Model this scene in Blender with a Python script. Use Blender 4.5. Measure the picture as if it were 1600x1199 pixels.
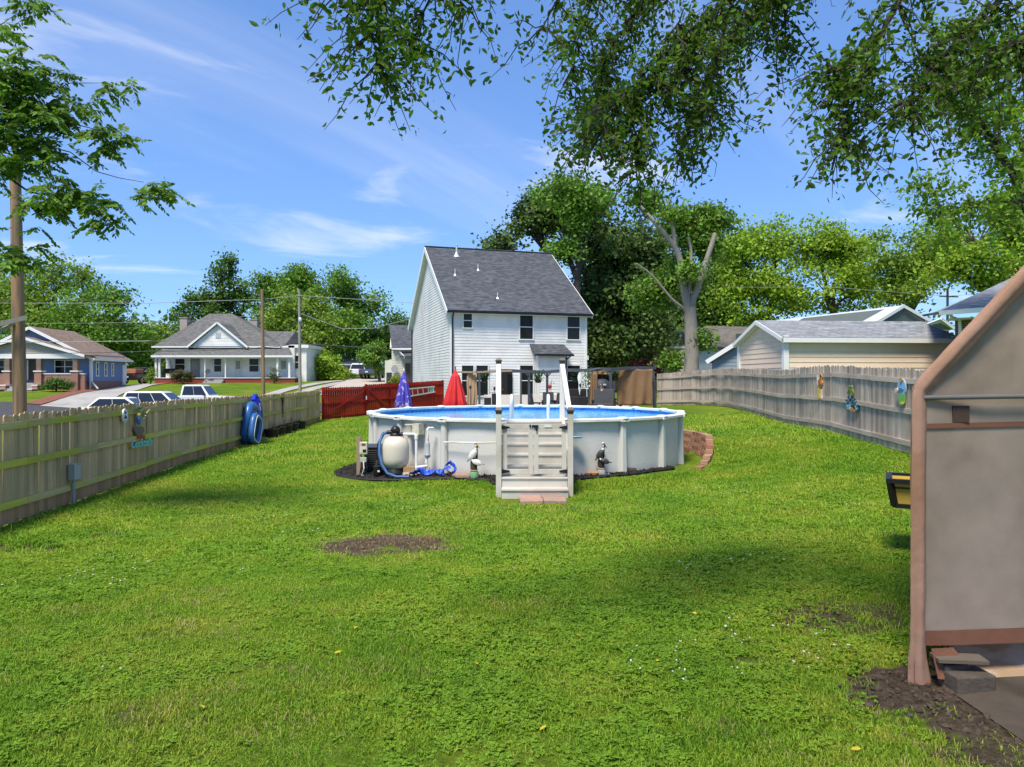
import bpy, math, random
import numpy as np
from mathutils import Vector, Matrix

R = math.radians
random.seed(7)
for o in list(bpy.data.objects):
    bpy.data.objects.remove(o, do_unlink=True)
scene = bpy.context.scene
col = scene.collection

# ---------------------------------------------------------------- camera
F, CX, HY, CZ = 1100.0, 800.0, 593.0, 2.26      # focal length and horizon in photo pixels, camera height
cam_d = bpy.data.cameras.new('camera')
cam = bpy.data.objects.new('camera', cam_d)
col.objects.link(cam)
cam.location = (0, 0, CZ)
cam.rotation_euler = (R(90), 0, 0)
cam_d.sensor_width = 36
cam_d.lens = 36 * F / 1600
cam_d.shift_y = -(599.5 - HY) / 1600
cam_d.clip_start = 0.05
cam_d.clip_end = 6000
scene.camera = cam

# ---------------------------------------------------------------- sky, sun, exposure
SUN_EL, SUN_AZ = 61, 206          # azimuth clockwise from +Y: behind the camera to the left, high
wd = bpy.data.worlds.new('World')
scene.world = wd
wd.use_nodes = True
nt = wd.node_tree
nt.nodes.clear()
wo = nt.nodes.new('ShaderNodeOutputWorld')
bg = nt.nodes.new('ShaderNodeBackground')
sky = nt.nodes.new('ShaderNodeTexSky')
sky.sky_type = 'NISHITA'
sky.sun_disc = False
sky.sun_elevation = R(SUN_EL)
sky.sun_rotation = R(SUN_AZ)
sky.air_density = 1.0
sky.dust_density = 0.2
sky.ozone_density = 1.6
bg.inputs['Strength'].default_value = 0.15


def wn(t, **kw):
    n = nt.nodes.new(t)
    for k, v in kw.items():
        setattr(n, k, v)
    return n


hs = wn('ShaderNodeHueSaturation')
hs.inputs['Saturation'].default_value = 1.0
hs.inputs['Hue'].default_value = 0.505
hs.inputs['Value'].default_value = 1.0
gam = wn('ShaderNodeGamma')
gam.inputs['Gamma'].default_value = 0.62
tnt = wn('ShaderNodeMix', data_type='RGBA', blend_type='MULTIPLY')
tnt.inputs[0].default_value = 1.0
tnt.inputs[7].default_value = (0.60, 0.96, 1.46, 1)
nt.links.new(sky.outputs[0], gam.inputs[0])
nt.links.new(gam.outputs[0], tnt.inputs[6])
nt.links.new(tnt.outputs[2], hs.inputs['Color'])
tc = wn('ShaderNodeTexCoord')
sep = wn('ShaderNodeSeparateXYZ')
nt.links.new(tc.outputs['Generated'], sep.inputs[0])
zadd = wn('ShaderNodeMath', operation='MAXIMUM')
zadd.inputs[1].default_value = 0.03
nt.links.new(sep.outputs[2], zadd.inputs[0])
zz = wn('ShaderNodeMath', operation='ADD')
zz.inputs[1].default_value = 0.12
nt.links.new(zadd.outputs[0], zz.inputs[0])
dx = wn('ShaderNodeMath', operation='DIVIDE')
dy = wn('ShaderNodeMath', operation='DIVIDE')
nt.links.new(sep.outputs[0], dx.inputs[0]); nt.links.new(zz.outputs[0], dx.inputs[1])
nt.links.new(sep.outputs[1], dy.inputs[0]); nt.links.new(zz.outputs[0], dy.inputs[1])
cmb = wn('ShaderNodeCombineXYZ')
nt.links.new(dx.outputs[0], cmb.inputs[0]); nt.links.new(dy.outputs[0], cmb.inputs[1])


def cloud_layer(rot, sx, sy, seed, lo, hi, strength, scale=1.0, detail=8, rough=0.62, dist=0.6):
    m0 = wn('ShaderNodeMapping')
    m0.inputs['Rotation'].default_value = (0, 0, R(rot))
    nt.links.new(cmb.outputs[0], m0.inputs[0])
    mp = wn('ShaderNodeMapping')
    mp.inputs['Scale'].default_value = (sx, sy, 1)
    mp.inputs['Location'].default_value = (seed, seed * 1.7, 0)
    nt.links.new(m0.outputs[0], mp.inputs[0])
    nz = wn('ShaderNodeTexNoise')
    nz.inputs['Scale'].default_value = scale
    nz.inputs['Detail'].default_value = detail
    nz.inputs['Roughness'].default_value = rough
    nz.inputs['Distortion'].default_value = dist
    nt.links.new(mp.outputs[0], nz.inputs['Vector'])
    mr = wn('ShaderNodeMapRange', interpolation_type='SMOOTHSTEP')
    mr.inputs['From Min'].default_value = lo
    mr.inputs['From Max'].default_value = hi
    mr.inputs['To Max'].default_value = strength
    nt.links.new(nz.outputs['Fac'], mr.inputs['Value'])
    return mr.outputs[0]


c1 = cloud_layer(-55, 0.28, 1.25, 3.1, 0.48, 0.86, 0.34, detail=6, rough=0.52, dist=0.9)
c2 = cloud_layer(-20, 0.9, 1.5, 8.4, 0.55, 0.74, 0.5, scale=1.1, rough=0.55)
mx = wn('ShaderNodeMath', operation='MAXIMUM')
nt.links.new(c1, mx.inputs[0]); nt.links.new(c2, mx.inputs[1])
mixc = wn('ShaderNodeMix', data_type='RGBA')
nt.links.new(mx.outputs[0], mixc.inputs[0])
nt.links.new(hs.outputs[0], mixc.inputs[6])
mixc.inputs[7].default_value = (4.4, 4.45, 4.6, 1)
nt.links.new(mixc.outputs[2], bg.inputs['Color'])
nt.links.new(bg.outputs[0], wo.inputs['Surface'])

sun_d = bpy.data.lights.new('sun', 'SUN')
sun_d.energy = 3.5
sun_d.angle = R(16.0)
sun_d.color = (1.0, 0.92, 0.78)
sun = bpy.data.objects.new('sun', sun_d)
col.objects.link(sun)
sd = Vector((math.sin(R(SUN_AZ)) * math.cos(R(SUN_EL)), math.cos(R(SUN_AZ)) * math.cos(R(SUN_EL)), math.sin(R(SUN_EL))))
sun.rotation_euler = sd.to_track_quat('Z', 'Y').to_euler()
sun.location = (0, 0, 60)

vs = scene.view_settings
vs.view_transform = 'Standard'
vs.look = 'None'
vs.exposure = 0.8
vs.gamma = 1.0
vs.use_curve_mapping = False
scene.render.engine = 'CYCLES'
scene.cycles.max_bounces = 8
scene.cycles.transparent_max_bounces = 8
scene.cycles.use_denoising = True

# ---------------------------------------------------------------- helpers


def P(px, py, Y):
    """photo pixel at distance Y -> world point"""
    return Vector(((px - CX) * Y / F, Y, CZ + (HY - py) * Y / F))


MATS = {}


def lnk(t, a, b):
    t.links.new(a, b)


def mat(name, c, rough=0.7, var=0.12, scale=6.0, bump=0.0, bscale=40.0, metal=0.0, spec=0.4, c2=None, mix_scale=2.0,
        mix_lo=0.45, mix_hi=0.6, stretch=(1, 1, 1), objrand=0.0, coords='Object', bdist=0.01, islrand=0.0, transl=0.0,
        coat=0.0, alpha=1.0, emit=None, huevar=0.0, rvar=0.0):
    """procedural surface: base colour with two noises, optional second colour patches, per-object or per-island variation, bump"""
    if name in MATS:
        return MATS[name]
    m = bpy.data.materials.new(name)
    m.use_nodes = True
    t = m.node_tree
    b = t.nodes['Principled BSDF']
    b.inputs['Roughness'].default_value = rough
    b.inputs['Metallic'].default_value = metal
    b.inputs['Specular IOR Level'].default_value = spec
    b.inputs['Coat Weight'].default_value = coat
    N = t.nodes.new
    if coords == 'World':
        g = N('ShaderNodeNewGeometry'); vec = g.outputs['Position']
    else:
        g = N('ShaderNodeTexCoord'); vec = g.outputs[coords]
    mp = N('ShaderNodeMapping'); mp.inputs['Scale'].default_value = stretch
    lnk(t, vec, mp.inputs[0])
    oi = N('ShaderNodeObjectInfo')
    if objrand:
        ad = N('ShaderNodeVectorMath'); ad.operation = 'ADD'
        ml = N('ShaderNodeMath'); ml.operation = 'MULTIPLY'; ml.inputs[1].default_value = 37.0
        lnk(t, oi.outputs['Random'], ml.inputs[0])
        lnk(t, mp.outputs[0], ad.inputs[0]); lnk(t, ml.outputs[0], ad.inputs[1])
        vec = ad.outputs[0]
    else:
        vec = mp.outputs[0]
    nz = N('ShaderNodeTexNoise'); nz.inputs['Scale'].default_value = scale
    nz.inputs['Detail'].default_value = 6; nz.inputs['Roughness'].default_value = 0.65
    lnk(t, vec, nz.inputs['Vector'])
    mr = N('ShaderNodeMapRange')
    mr.inputs['From Min'].default_value = 0.25; mr.inputs['From Max'].default_value = 0.75
    mr.inputs['To Min'].default_value = 1 - var; mr.inputs['To Max'].default_value = 1 + var
    lnk(t, nz.outputs['Fac'], mr.inputs['Value'])
    fac = mr.outputs[0]
    if objrand or islrand:
        g2 = N('ShaderNodeNewGeometry')
        r = N('ShaderNodeMapRange')
        a = objrand or islrand
        r.inputs['To Min'].default_value = 1 - a; r.inputs['To Max'].default_value = 1 + a
        lnk(t, oi.outputs['Random'] if objrand else g2.outputs['Random Per Island'], r.inputs['Value'])
        mu = N('ShaderNodeMath'); mu.operation = 'MULTIPLY'
        lnk(t, fac, mu.inputs[0]); lnk(t, r.outputs[0], mu.inputs[1])
        fac = mu.outputs[0]
    base = N('ShaderNodeRGB'); base.outputs[0].default_value = (*c, 1)
    colr = base.outputs[0]
    if c2 is not None:
        n2 = N('ShaderNodeTexNoise'); n2.inputs['Scale'].default_value = mix_scale; n2.inputs['Detail'].default_value = 5
        lnk(t, vec, n2.inputs['Vector'])
        m2 = N('ShaderNodeMapRange'); m2.interpolation_type = 'SMOOTHSTEP'
        m2.inputs['From Min'].default_value = mix_lo; m2.inputs['From Max'].default_value = mix_hi
        lnk(t, n2.outputs['Fac'], m2.inputs['Value'])
        mx_ = N('ShaderNodeMix'); mx_.data_type = 'RGBA'
        lnk(t, m2.outputs[0], mx_.inputs[0]); lnk(t, colr, mx_.inputs[6]); mx_.inputs[7].default_value = (*c2, 1)
        colr = mx_.outputs[2]
    vm = N('ShaderNodeVectorMath'); vm.operation = 'SCALE'
    lnk(t, colr, vm.inputs[0]); lnk(t, fac, vm.inputs['Scale'])
    colr = vm.outputs[0]
    if huevar:
        g3 = N('ShaderNodeNewGeometry'); hsn = N('ShaderNodeHueSaturation')
        r3 = N('ShaderNodeMapRange'); r3.inputs['To Min'].default_value = 0.5 - huevar; r3.inputs['To Max'].default_value = 0.5 + huevar
        lnk(t, g3.outputs['Random Per Island'], r3.inputs['Value']); lnk(t, r3.outputs[0], hsn.inputs['Hue'])
        lnk(t, colr, hsn.inputs['Color']); colr = hsn.outputs[0]
    lnk(t, colr, b.inputs['Base Color'])
    if rvar:
        rr = N('ShaderNodeMapRange'); rr.inputs['To Min'].default_value = max(0.02, rough - rvar); rr.inputs['To Max'].default_value = min(1, rough + rvar)
        lnk(t, nz.outputs['Fac'], rr.inputs['Value']); lnk(t, rr.outputs[0], b.inputs['Roughness'])
    if bump:
        nb = N('ShaderNodeTexNoise'); nb.inputs['Scale'].default_value = bscale; nb.inputs['Detail'].default_value = 5
        lnk(t, vec, nb.inputs['Vector'])
        bp = N('ShaderNodeBump'); bp.inputs['Strength'].default_value = bump; bp.inputs['Distance'].default_value = bdist
        lnk(t, nb.outputs['Fac'], bp.inputs['Height']); lnk(t, bp.outputs[0], b.inputs['Normal'])
    if transl:
        tr = N('ShaderNodeBsdfTranslucent'); lnk(t, colr, tr.inputs['Color'])
        ms = N('ShaderNodeMixShader'); ms.inputs[0].default_value = transl
        out = t.nodes['Material Output']
        lnk(t, b.outputs[0], ms.inputs[1]); lnk(t, tr.outputs[0], ms.inputs[2]); lnk(t, ms.outputs[0], out.inputs['Surface'])
    MATS[name] = m
    return m


class MB:
    """mesh builder; shapes are added in world or root-local coordinates"""

    def __init__(s):
        s.v, s.f = [], []

    def add(s, vs_, fs_):
        k = len(s.v)
        s.v += [tuple(p) for p in vs_]
        s.f += [tuple(i + k for i in f) for f in fs_]
        return s

    def box(s, c, size, rot=None, taper=1.0):
        hx, hy, hz = size[0] / 2, size[1] / 2, size[2] / 2
        pts = []
        for z in (-1, 1):
            k = taper if z > 0 else 1
            for x, y in ((-1, -1), (1, -1), (1, 1), (-1, 1)):
                p = Vector((x * hx * k, y * hy * k, z * hz))
                if rot is not None:
                    p = rot @ p
                pts.append(p + Vector(c))
        return s.add(pts, [(0, 3, 2, 1), (4, 5, 6, 7), (0, 1, 5, 4), (1, 2, 6, 5), (2, 3, 7, 6), (3, 0, 4, 7)])

    def bar(s, a, b, w, h, up=(0, 0, 1)):
        """rectangular bar from a to b, w sideways, h along up"""
        a, b = Vector(a), Vector(b)
        d = (b - a).normalized()
        u = Vector(up)
        side = d.cross(u).normalized()
        u = side.cross(d).normalized()
        pts = []
        for p in (a, b):
            for i, j in ((-1, -1), (1, -1), (1, 1), (-1, 1)):
                pts.append(p + side * (i * w / 2) + u * (j * h / 2))
        return s.add(pts, [(0, 1, 2, 3), (7, 6, 5, 4), (0, 4, 5, 1), (1, 5, 6, 2), (2, 6, 7, 3), (3, 7, 4, 0)])

    def tube(s, pts, r, n=8, caps=True):
        pts = [Vector(p) for p in pts]
        if not isinstance(r, (list, tuple)):
            r = [r] * len(pts)
        k = len(s.v)
        ref = None
        for i, p in enumerate(pts):
            d = (pts[min(i + 1, len(pts) - 1)] - pts[max(i - 1, 0)])
            if d.length < 1e-9:
                d = Vector((0, 0, 1))
            d.normalize()
            if ref is None:
                ref = Vector((0, 0, 1)) if abs(d.z) < 0.9 else Vector((1, 0, 0))
            x = d.cross(ref)
            if x.length < 1e-6:
                x = d.cross(Vector((0.3, 1, 0.2)))
            x.normalize()
            y = d.cross(x).normalized()
            ref = -y if False else ref
            for j in range(n):
                a = 2 * math.pi * j / n
                s.v.append(tuple(p + x * (math.cos(a) * r[i]) + y * (math.sin(a) * r[i])))
        for i in range(len(pts) - 1):
            for j in range(n):
                a, b = k + i * n + j, k + i * n + (j + 1) % n
                s.f.append((a, b, b + n, a + n))
        if caps:
            s.f.append(tuple(k + j for j in range(n))[::-1])
            s.f.append(tuple(k + (len(pts) - 1) * n + j for j in range(n)))
        return s

    def lathe(s, prof, c=(0, 0, 0), n=16, axis=None, sx=1.0, sy=1.0):
        k = len(s.v)
        c = Vector(c)
        for (r, z) in prof:
            for j in range(n):
                a = 2 * math.pi * j / n
                p = Vector((math.cos(a) * r * sx, math.sin(a) * r * sy, z))
                if axis is not None:
                    p = axis @ p
                s.v.append(tuple(p + c))
        for i in range(len(prof) - 1):
            for j in range(n):
                a, b = k + i * n + j, k + i * n + (j + 1) % n
                s.f.append((a, b, b + n, a + n))
        s.f.append(tuple(k + j for j in range(n))[::-1])
        s.f.append(tuple(k + (len(prof) - 1) * n + j for j in range(n)))
        return s

    def ell(s, c, r, n=12, m=8, rot=None):
        c = Vector(c)
        k = len(s.v)
        for i in range(1, m):
            th = math.pi * i / m
            for j in range(n):
                a = 2 * math.pi * j / n
                p = Vector((r[0] * math.sin(th) * math.cos(a), r[1] * math.sin(th) * math.sin(a), r[2] * math.cos(th)))
                if rot is not None:
                    p = rot @ p
                s.v.append(tuple(c + p))
        tp, bt = Vector((0, 0, r[2])), Vector((0, 0, -r[2]))
        if rot is not None:
            tp, bt = rot @ tp, rot @ bt
        s.v.append(tuple(c + tp)); s.v.append(tuple(c + bt))
        T, B = k + (m - 1) * n, k + (m - 1) * n + 1
        for j in range(n):
            s.f.append((T, k + j, k + (j + 1) % n))
            s.f.append((B, k + (m - 2) * n + (j + 1) % n, k + (m - 2) * n + j))
        for i in range(m - 2):
            for j in range(n):
                a, b = k + i * n + j, k + i * n + (j + 1) % n
                s.f.append((a, a + n, b + n, b))
        return s

    def prism(s, poly, d):
        """polygon (3-D points in order) extruded by vector d"""
        d = Vector(d)
        n = len(poly)
        pts = [Vector(p) for p in poly] + [Vector(p) + d for p in poly]
        fs = [tuple(range(n))[::-1], tuple(range(n, 2 * n))]
        for i in range(n):
            j = (i + 1) % n
            fs.append((i, j, j + n, i + n))
        return s.add(pts, fs)

    def sheet(s, poly):
        return s.add(poly, [tuple(range(len(poly)))])

    def build(s, name, m, parent=None, local=False, smooth=False, bevel=0.0, mesh_only=False):
        me = bpy.data.meshes.new(name)
        vs_ = s.v
        if parent is not None and not local:
            off = root_loc(parent)
            vs_ = [(p[0] - off[0], p[1] - off[1], p[2] - off[2]) for p in vs_]
        me.from_pydata(vs_, [], s.f)
        me.validate()
        if m is not None:
            me.materials.append(m)
        if smooth:
            me.shade_smooth()
            try:
                me.set_sharp_from_angle(angle=R(40))
            except Exception:
                pass
        if mesh_only:
            return me
        o = bpy.data.objects.new(name, me)
        col.objects.link(o)
        if parent is not None:
            o.parent = parent
        if bevel:
            b = o.modifiers.new('bevel', 'BEVEL')
            b.width = bevel; b.segments = 2; b.limit_method = 'ANGLE'
        return o


def root_loc(o):
    x, y, z = 0.0, 0.0, 0.0
    while o is not None:
        x += o.location.x; y += o.location.y; z += o.location.z
        o = o.parent
    return (x, y, z)


def tag(o, label=None, cat=None, group=None, kind=None):
    if label: o['label'] = label
    if cat: o['category'] = cat
    if group: o['group'] = group
    if kind: o['kind'] = kind
    return o


def thing(name, label, cat, loc=(0, 0, 0), rz=0.0, group=None):
    o = bpy.data.objects.new(name, None)
    col.objects.link(o)
    o.empty_display_size = 0.2
    o.location = loc
    o.rotation_euler = (0, 0, rz)
    return tag(o, label, cat, group)


def place(name, me, parent, loc, rot=(0, 0, 0), scale=(1, 1, 1)):
    o = bpy.data.objects.new(name, me)
    col.objects.link(o)
    o.parent = parent
    o.location = loc
    o.rotation_euler = rot
    o.scale = scale
    return o


def copy_tree(o, parent=None):
    c = o.copy()
    col.objects.link(c)
    c.parent = parent
    for ch in o.children:
        copy_tree(ch, c)
    return c


def np_mesh(name, verts, faces, m, parent=None):
    """fast mesh from numpy arrays, faces (n,k) all with k corners"""
    me = bpy.data.meshes.new(name)
    nf, k = faces.shape
    me.vertices.add(len(verts))
    me.vertices.foreach_set('co', np.ascontiguousarray(verts, dtype=np.float32).ravel())
    me.loops.add(nf * k)
    me.loops.foreach_set('vertex_index', np.ascontiguousarray(faces, dtype=np.int32).ravel())
    me.polygons.add(nf)
    me.polygons.foreach_set('loop_start', np.arange(0, nf * k, k, dtype=np.int32))
    me.update(calc_edges=True)
    if m is not None:
        me.materials.append(m)
    o = bpy.data.objects.new(name, me)
    col.objects.link(o)
    if parent is not None:
        o.parent = parent
    return o


# ---------------------------------------------------------------- terrain
POOL = (0.41, 20.7)
PR = 4.46
CTRL = [(-8.1, 11, -.09), (-8.5, 14, -.08), (-9, 19.4, -.07), (-10, 26, -.13), (-10.6, 34, -.15), (-11, 40, -.12), (-7.8, 6, -.08),
        (-14, 8, -.15), (-14, 20, -.15), (-20, 40, -.4), (-23, 46, -.4), (-24, 54, -.25), (-30, 46, -.38), (-42, 46, -.35), (-45, 25, -.3), (-60, 46, -.3),
        (-38, 51, .3), (-38, 60, 1.0), (-40, 65, 1.25), (-48, 65, 1.25), (-46, 51, .3), (-42, 80, 1.7), (-33, 54, .15), (-37, 66, 1.15),
        (-28, 57, .2), (-28, 66, 1.4), (-28, 74, 1.85), (-22, 74, 1.85), (-36, 74, 1.8), (-22, 60, .5), (-17, 56, .2), (-18, 72, 1.6), (-18, 88, 2.4), (-14, 66, 1.2),
        (-4, 46, .35), (5, 48, .5), (0, 55, .5), (-8, 60, .7), (0, 33, .3), (0, 40, .35), (4, 38, .5),
        (9, 16, .57), (9.5, 24, .68), (10.4, 31, .8), (10.6, 37, .86), (8.9, 43, .66), (9, 10, .42), (8.5, 4, .3),
        (14, 30, 1.1), (20, 30, 1.2), (14, 45, 1.2), (20, 60, 1.5), (14, 14, .9), (25, 10, 1.2),
        (0, 4.5, .0), (-4, 6, -.05), (3, 5.2, .03), (6, 6, .2), (0, 10, -.08), (0.5, 14.4, -.17), (4, 14, -.05), (-4, 14, -.12),
        (-4.6, 18, -.1), (5, 17.6, -.03), (6.2, 21, .6), (7.5, 24, .66), (-5.5, 22, -.08), (-4, 28, 0), (3, 28, .4), (7, 17.2, .27), (6, 14, .1),
        (0, -10, 0), (-20, -10, -.2), (20, -10, .6), (-120, -20, 0), (120, -20, 1), (-120, 140, 4), (120, 140, 4), (0, 140, 4), (-60, 100, 3), (60, 100, 3.2), (-120, 60, 1), (120, 60, 2)]
_C = np.array(CTRL)


def _phi(d2):
    return np.sqrt(d2 + 6.0)


_A = _phi(((_C[:, None, :2] - _C[None, :, :2]) ** 2).sum(-1))
_n = len(_C)
_M = np.zeros((_n + 1, _n + 1)); _M[:_n, :_n] = _A + np.eye(_n) * -0.02; _M[:_n, _n] = 1; _M[_n, :_n] = 1
_W = np.linalg.solve(_M, np.append(_C[:, 2], 0))


def sstep(a, b, x):
    t = np.clip((x - a) / (b - a), 0, 1)
    return t * t * (3 - 2 * t)


def gzn(x, y, pit=True):
    x = np.asarray(x, dtype=float); y = np.asarray(y, dtype=float)
    xc, yc = np.clip(x, -120, 120), np.clip(y, -20, 140)
    sh = xc.shape
    xf, yf = xc.ravel(), yc.ravel()
    z = np.empty(xf.size)
    for i in range(0, xf.size, 20000):
        d2 = (xf[i:i + 20000, None] - _C[None, :, 0]) ** 2 + (yf[i:i + 20000, None] - _C[None, :, 1]) ** 2
        z[i:i + 20000] = _phi(d2) @ _W[:_n] + _W[_n]
    z = z.reshape(sh)
    if pit:
        r = np.hypot(x - POOL[0], y - POOL[1])
        th = np.degrees(np.arctan2(x - POOL[0], -(y - POOL[1])))      # 0 = towards the camera, 90 = right
        flat = -0.02
        right = (th > 40) & (th < 175)
        a = np.where(right, sstep(5.08, 5.3, r), sstep(4.9, 5.9, r))
        z = flat * (1 - a) + z * a
    return z


def gz(x, y):
    return float(gzn(np.array([x]), np.array([y]))[0])
# ---------------------------------------------------------------- ground
SPOTS = [(-2.2, 9.85, .55, .5, 1.0), (-1.6, 10.2, .7, .45, 1.0), (-1.2, 9.75, .45, .3, .9), (-1.95, 9.45, .4, .25, .85), (3.05, 6.6, .75, .5, .85), (2.95, 5.0, .6, .55, 1.0), (3.0, 4.2, .42, .9, .95), (-7.0, 9.7, .95, .4, .75),
         (-6.2, 10.6, .5, .25, .6), (-2.45, 4.75, .35, .18, .6), (-1.1, 6.8, .35, .14, .5), (1.6, 6.9, .5, .18, .5), (-.6, 13.3, .5, .25, .3),
         (1.5, 4.5, .35, .16, .5), (-3.2, 6.3, .4, .14, .55), (-0.9, 5.5, .4, .12, .5), (-5.6, 12.3, .5, .3, .4),
         (-2.9, 4.5, .3, .1, .4), (-1.9, 5.6, .3, .09, .4), (2.1, 5.6, .4, .12, .45), (1.9, 8.2, .5, .16, .35), (-4.4, 8.0, .5, .14, .35), (-4.0, 5.6, .4, .1, .4), (2.3, 7.4, .5, .2, .4)]


def ground_mat():
    m = bpy.data.materials.new('lawn ground')
    m.use_nodes = True
    t = m.node_tree; N = t.nodes.new
    b = t.nodes['Principled BSDF']; b.inputs['Roughness'].default_value = 0.95; b.inputs['Specular IOR Level'].default_value = 0.1
    g = N('ShaderNodeNewGeometry')
    wob = N('ShaderNodeTexNoise'); wob.inputs['Scale'].default_value = 3.5; wob.inputs['Detail'].default_value = 6
    lnk(t, g.outputs['Position'], wob.inputs['Vector'])
    mask = None
    for (x, y, rx, ry, st) in SPOTS:
        s1 = N('ShaderNodeVectorMath'); s1.operation = 'SUBTRACT'; s1.inputs[1].default_value = (x, y, 0)
        lnk(t, g.outputs['Position'], s1.inputs[0])
        s2 = N('ShaderNodeVectorMath'); s2.operation = 'MULTIPLY'; s2.inputs[1].default_value = (1 / rx, 1 / ry, 0)
        lnk(t, s1.outputs[0], s2.inputs[0])
        ln = N('ShaderNodeVectorMath'); ln.operation = 'LENGTH'; lnk(t, s2.outputs[0], ln.inputs[0])
        a = N('ShaderNodeMath'); a.operation = 'MULTIPLY_ADD'; a.inputs[1].default_value = 2.2; lnk(t, wob.outputs['Fac'], a.inputs[0]); lnk(t, ln.outputs['Value'], a.inputs[2])
        mr = N('ShaderNodeMapRange'); mr.interpolation_type = 'SMOOTHSTEP'
        mr.inputs['From Min'].default_value = 1.8; mr.inputs['From Max'].default_value = 2.3
        mr.inputs['To Min'].default_value = st; mr.inputs['To Max'].default_value = 0
        lnk(t, a.outputs[0], mr.inputs['Value'])
        if mask is None:
            mask = mr.outputs[0]
        else:
            mm = N('ShaderNodeMath'); mm.operation = 'MAXIMUM'; lnk(t, mask, mm.inputs[0]); lnk(t, mr.outputs[0], mm.inputs[1]); mask = mm.outputs[0]
    n1 = N('ShaderNodeTexNoise'); n1.inputs['Scale'].default_value = 0.45; n1.inputs['Detail'].default_value = 8; n1.inputs['Roughness'].default_value = 0.6
    lnk(t, g.outputs['Position'], n1.inputs['Vector'])
    r1 = N('ShaderNodeValToRGB')
    e = r1.color_ramp.elements
    e[0].position = .33; e[0].color = (.085, .165, .012, 1)
    e[1].position = .68; e[1].color = (.20, .255, .022, 1)
    x = e.new(.5); x.color = (.135, .21, .014, 1)
    lnk(t, n1.outputs['Fac'], r1.inputs[0])
    n2 = N('ShaderNodeTexNoise'); n2.inputs['Scale'].default_value = 9; n2.inputs['Detail'].default_value = 8; n2.inputs['Roughness'].default_value = 0.75
    lnk(t, g.outputs['Position'], n2.inputs['Vector'])
    mr2 = N('ShaderNodeMapRange'); mr2.inputs['From Min'].default_value = .25; mr2.inputs['From Max'].default_value = .75
    mr2.inputs['To Min'].default_value = .22; mr2.inputs['To Max'].default_value = 1.35
    lnk(t, n2.outputs['Fac'], mr2.inputs['Value'])
    sc = N('ShaderNodeVectorMath'); sc.operation = 'SCALE'; lnk(t, r1.outputs[0], sc.inputs[0]); lnk(t, mr2.outputs[0], sc.inputs['Scale'])
    # soil colour
    n3 = N('ShaderNodeTexNoise'); n3.inputs['Scale'].default_value = 14; n3.inputs['Detail'].default_value = 10; n3.inputs['Roughness'].default_value = .8
    lnk(t, g.outputs['Position'], n3.inputs['Vector'])
    r3 = N('ShaderNodeValToRGB')
    e = r3.color_ramp.elements
    e[0].position = .36; e[0].color = (.022, .015, .010, 1)
    e[1].position = .72; e[1].color = (.16, .115, .08, 1)
    lnk(t, n3.outputs['Fac'], r3.inputs[0])
    mx_ = N('ShaderNodeMix'); mx_.data_type = 'RGBA'
    lnk(t, mask, mx_.inputs[0]); lnk(t, sc.outputs[0], mx_.inputs[6]); lnk(t, r3.outputs[0], mx_.inputs[7])
    lnk(t, mx_.outputs[2], b.inputs['Base Color'])
    nb = N('ShaderNodeTexNoise'); nb.inputs['Scale'].default_value = 22; nb.inputs['Detail'].default_value = 8; nb.inputs['Roughness'].default_value = .7
    lnk(t, g.outputs['Position'], nb.inputs['Vector'])
    bp = N('ShaderNodeBump'); bp.inputs['Strength'].default_value = .7; bp.inputs['Distance'].default_value = .05
    lnk(t, nb.outputs['Fac'], bp.inputs['Height']); lnk(t, bp.outputs[0], b.inputs['Normal'])
    return m


def axis(segs):
    out = []
    for a, b, st in segs:
        out += list(np.arange(a, b - 1e-6, st))
    out.append(segs[-1][1])
    return np.array(out)


gx = axis([(-3000, -600, 800), (-600, -120, 60), (-120, -60, 6), (-60, -14, 1.2), (-14, -5, .4), (-5, 6.8, .13), (6.8, 14, .4), (14, 60, 2), (60, 120, 10), (120, 600, 60), (600, 3000, 800)])
gy = axis([(-200, -20, 30), (-20, 2, 2), (2, 15.2, .25), (15.2, 26.6, .13), (26.6, 44, .5), (44, 90, 1.2), (90, 140, 8), (140, 600, 60), (600, 4000, 850)])
GX, GY = np.meshgrid(gx, gy)
GZ = gzn(GX, GY)
_r = np.random.default_rng(3)
yard = (np.abs(GX) < 9) & (GY > 2) & (GY < 40)
_h = 0
for k in range(18):
    a, w = _r.uniform(0, 6.28), _r.uniform(.7, 5)
    _h = _h + np.sin((GX * math.cos(a) + GY * math.sin(a)) * w + _r.uniform(0, 6.28)) / (1 + w)
GZ = GZ + np.where(yard & (np.hypot(GX - POOL[0], GY - POOL[1]) > 5.4), 0.012 * _h, 0)
# loose soil heaped a little in the bare patch
dd = ((GX + 1.85) / .85) ** 2 + ((GY - 9.95) / .6) ** 2
GZ = GZ + .05 * np.exp(-dd * 1.5)
ny, nx = GX.shape
V = np.stack([GX, GY, GZ], -1).reshape(-1, 3)
ii = (np.arange(ny - 1)[:, None] * nx + np.arange(nx - 1)[None, :]).ravel()
Fc = np.stack([ii, ii + 1, ii + 1 + nx, ii + nx], -1)
ground = np_mesh('ground', V, Fc, ground_mat())
ground.data.shade_smooth()
tag(ground, kind='structure')


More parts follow.
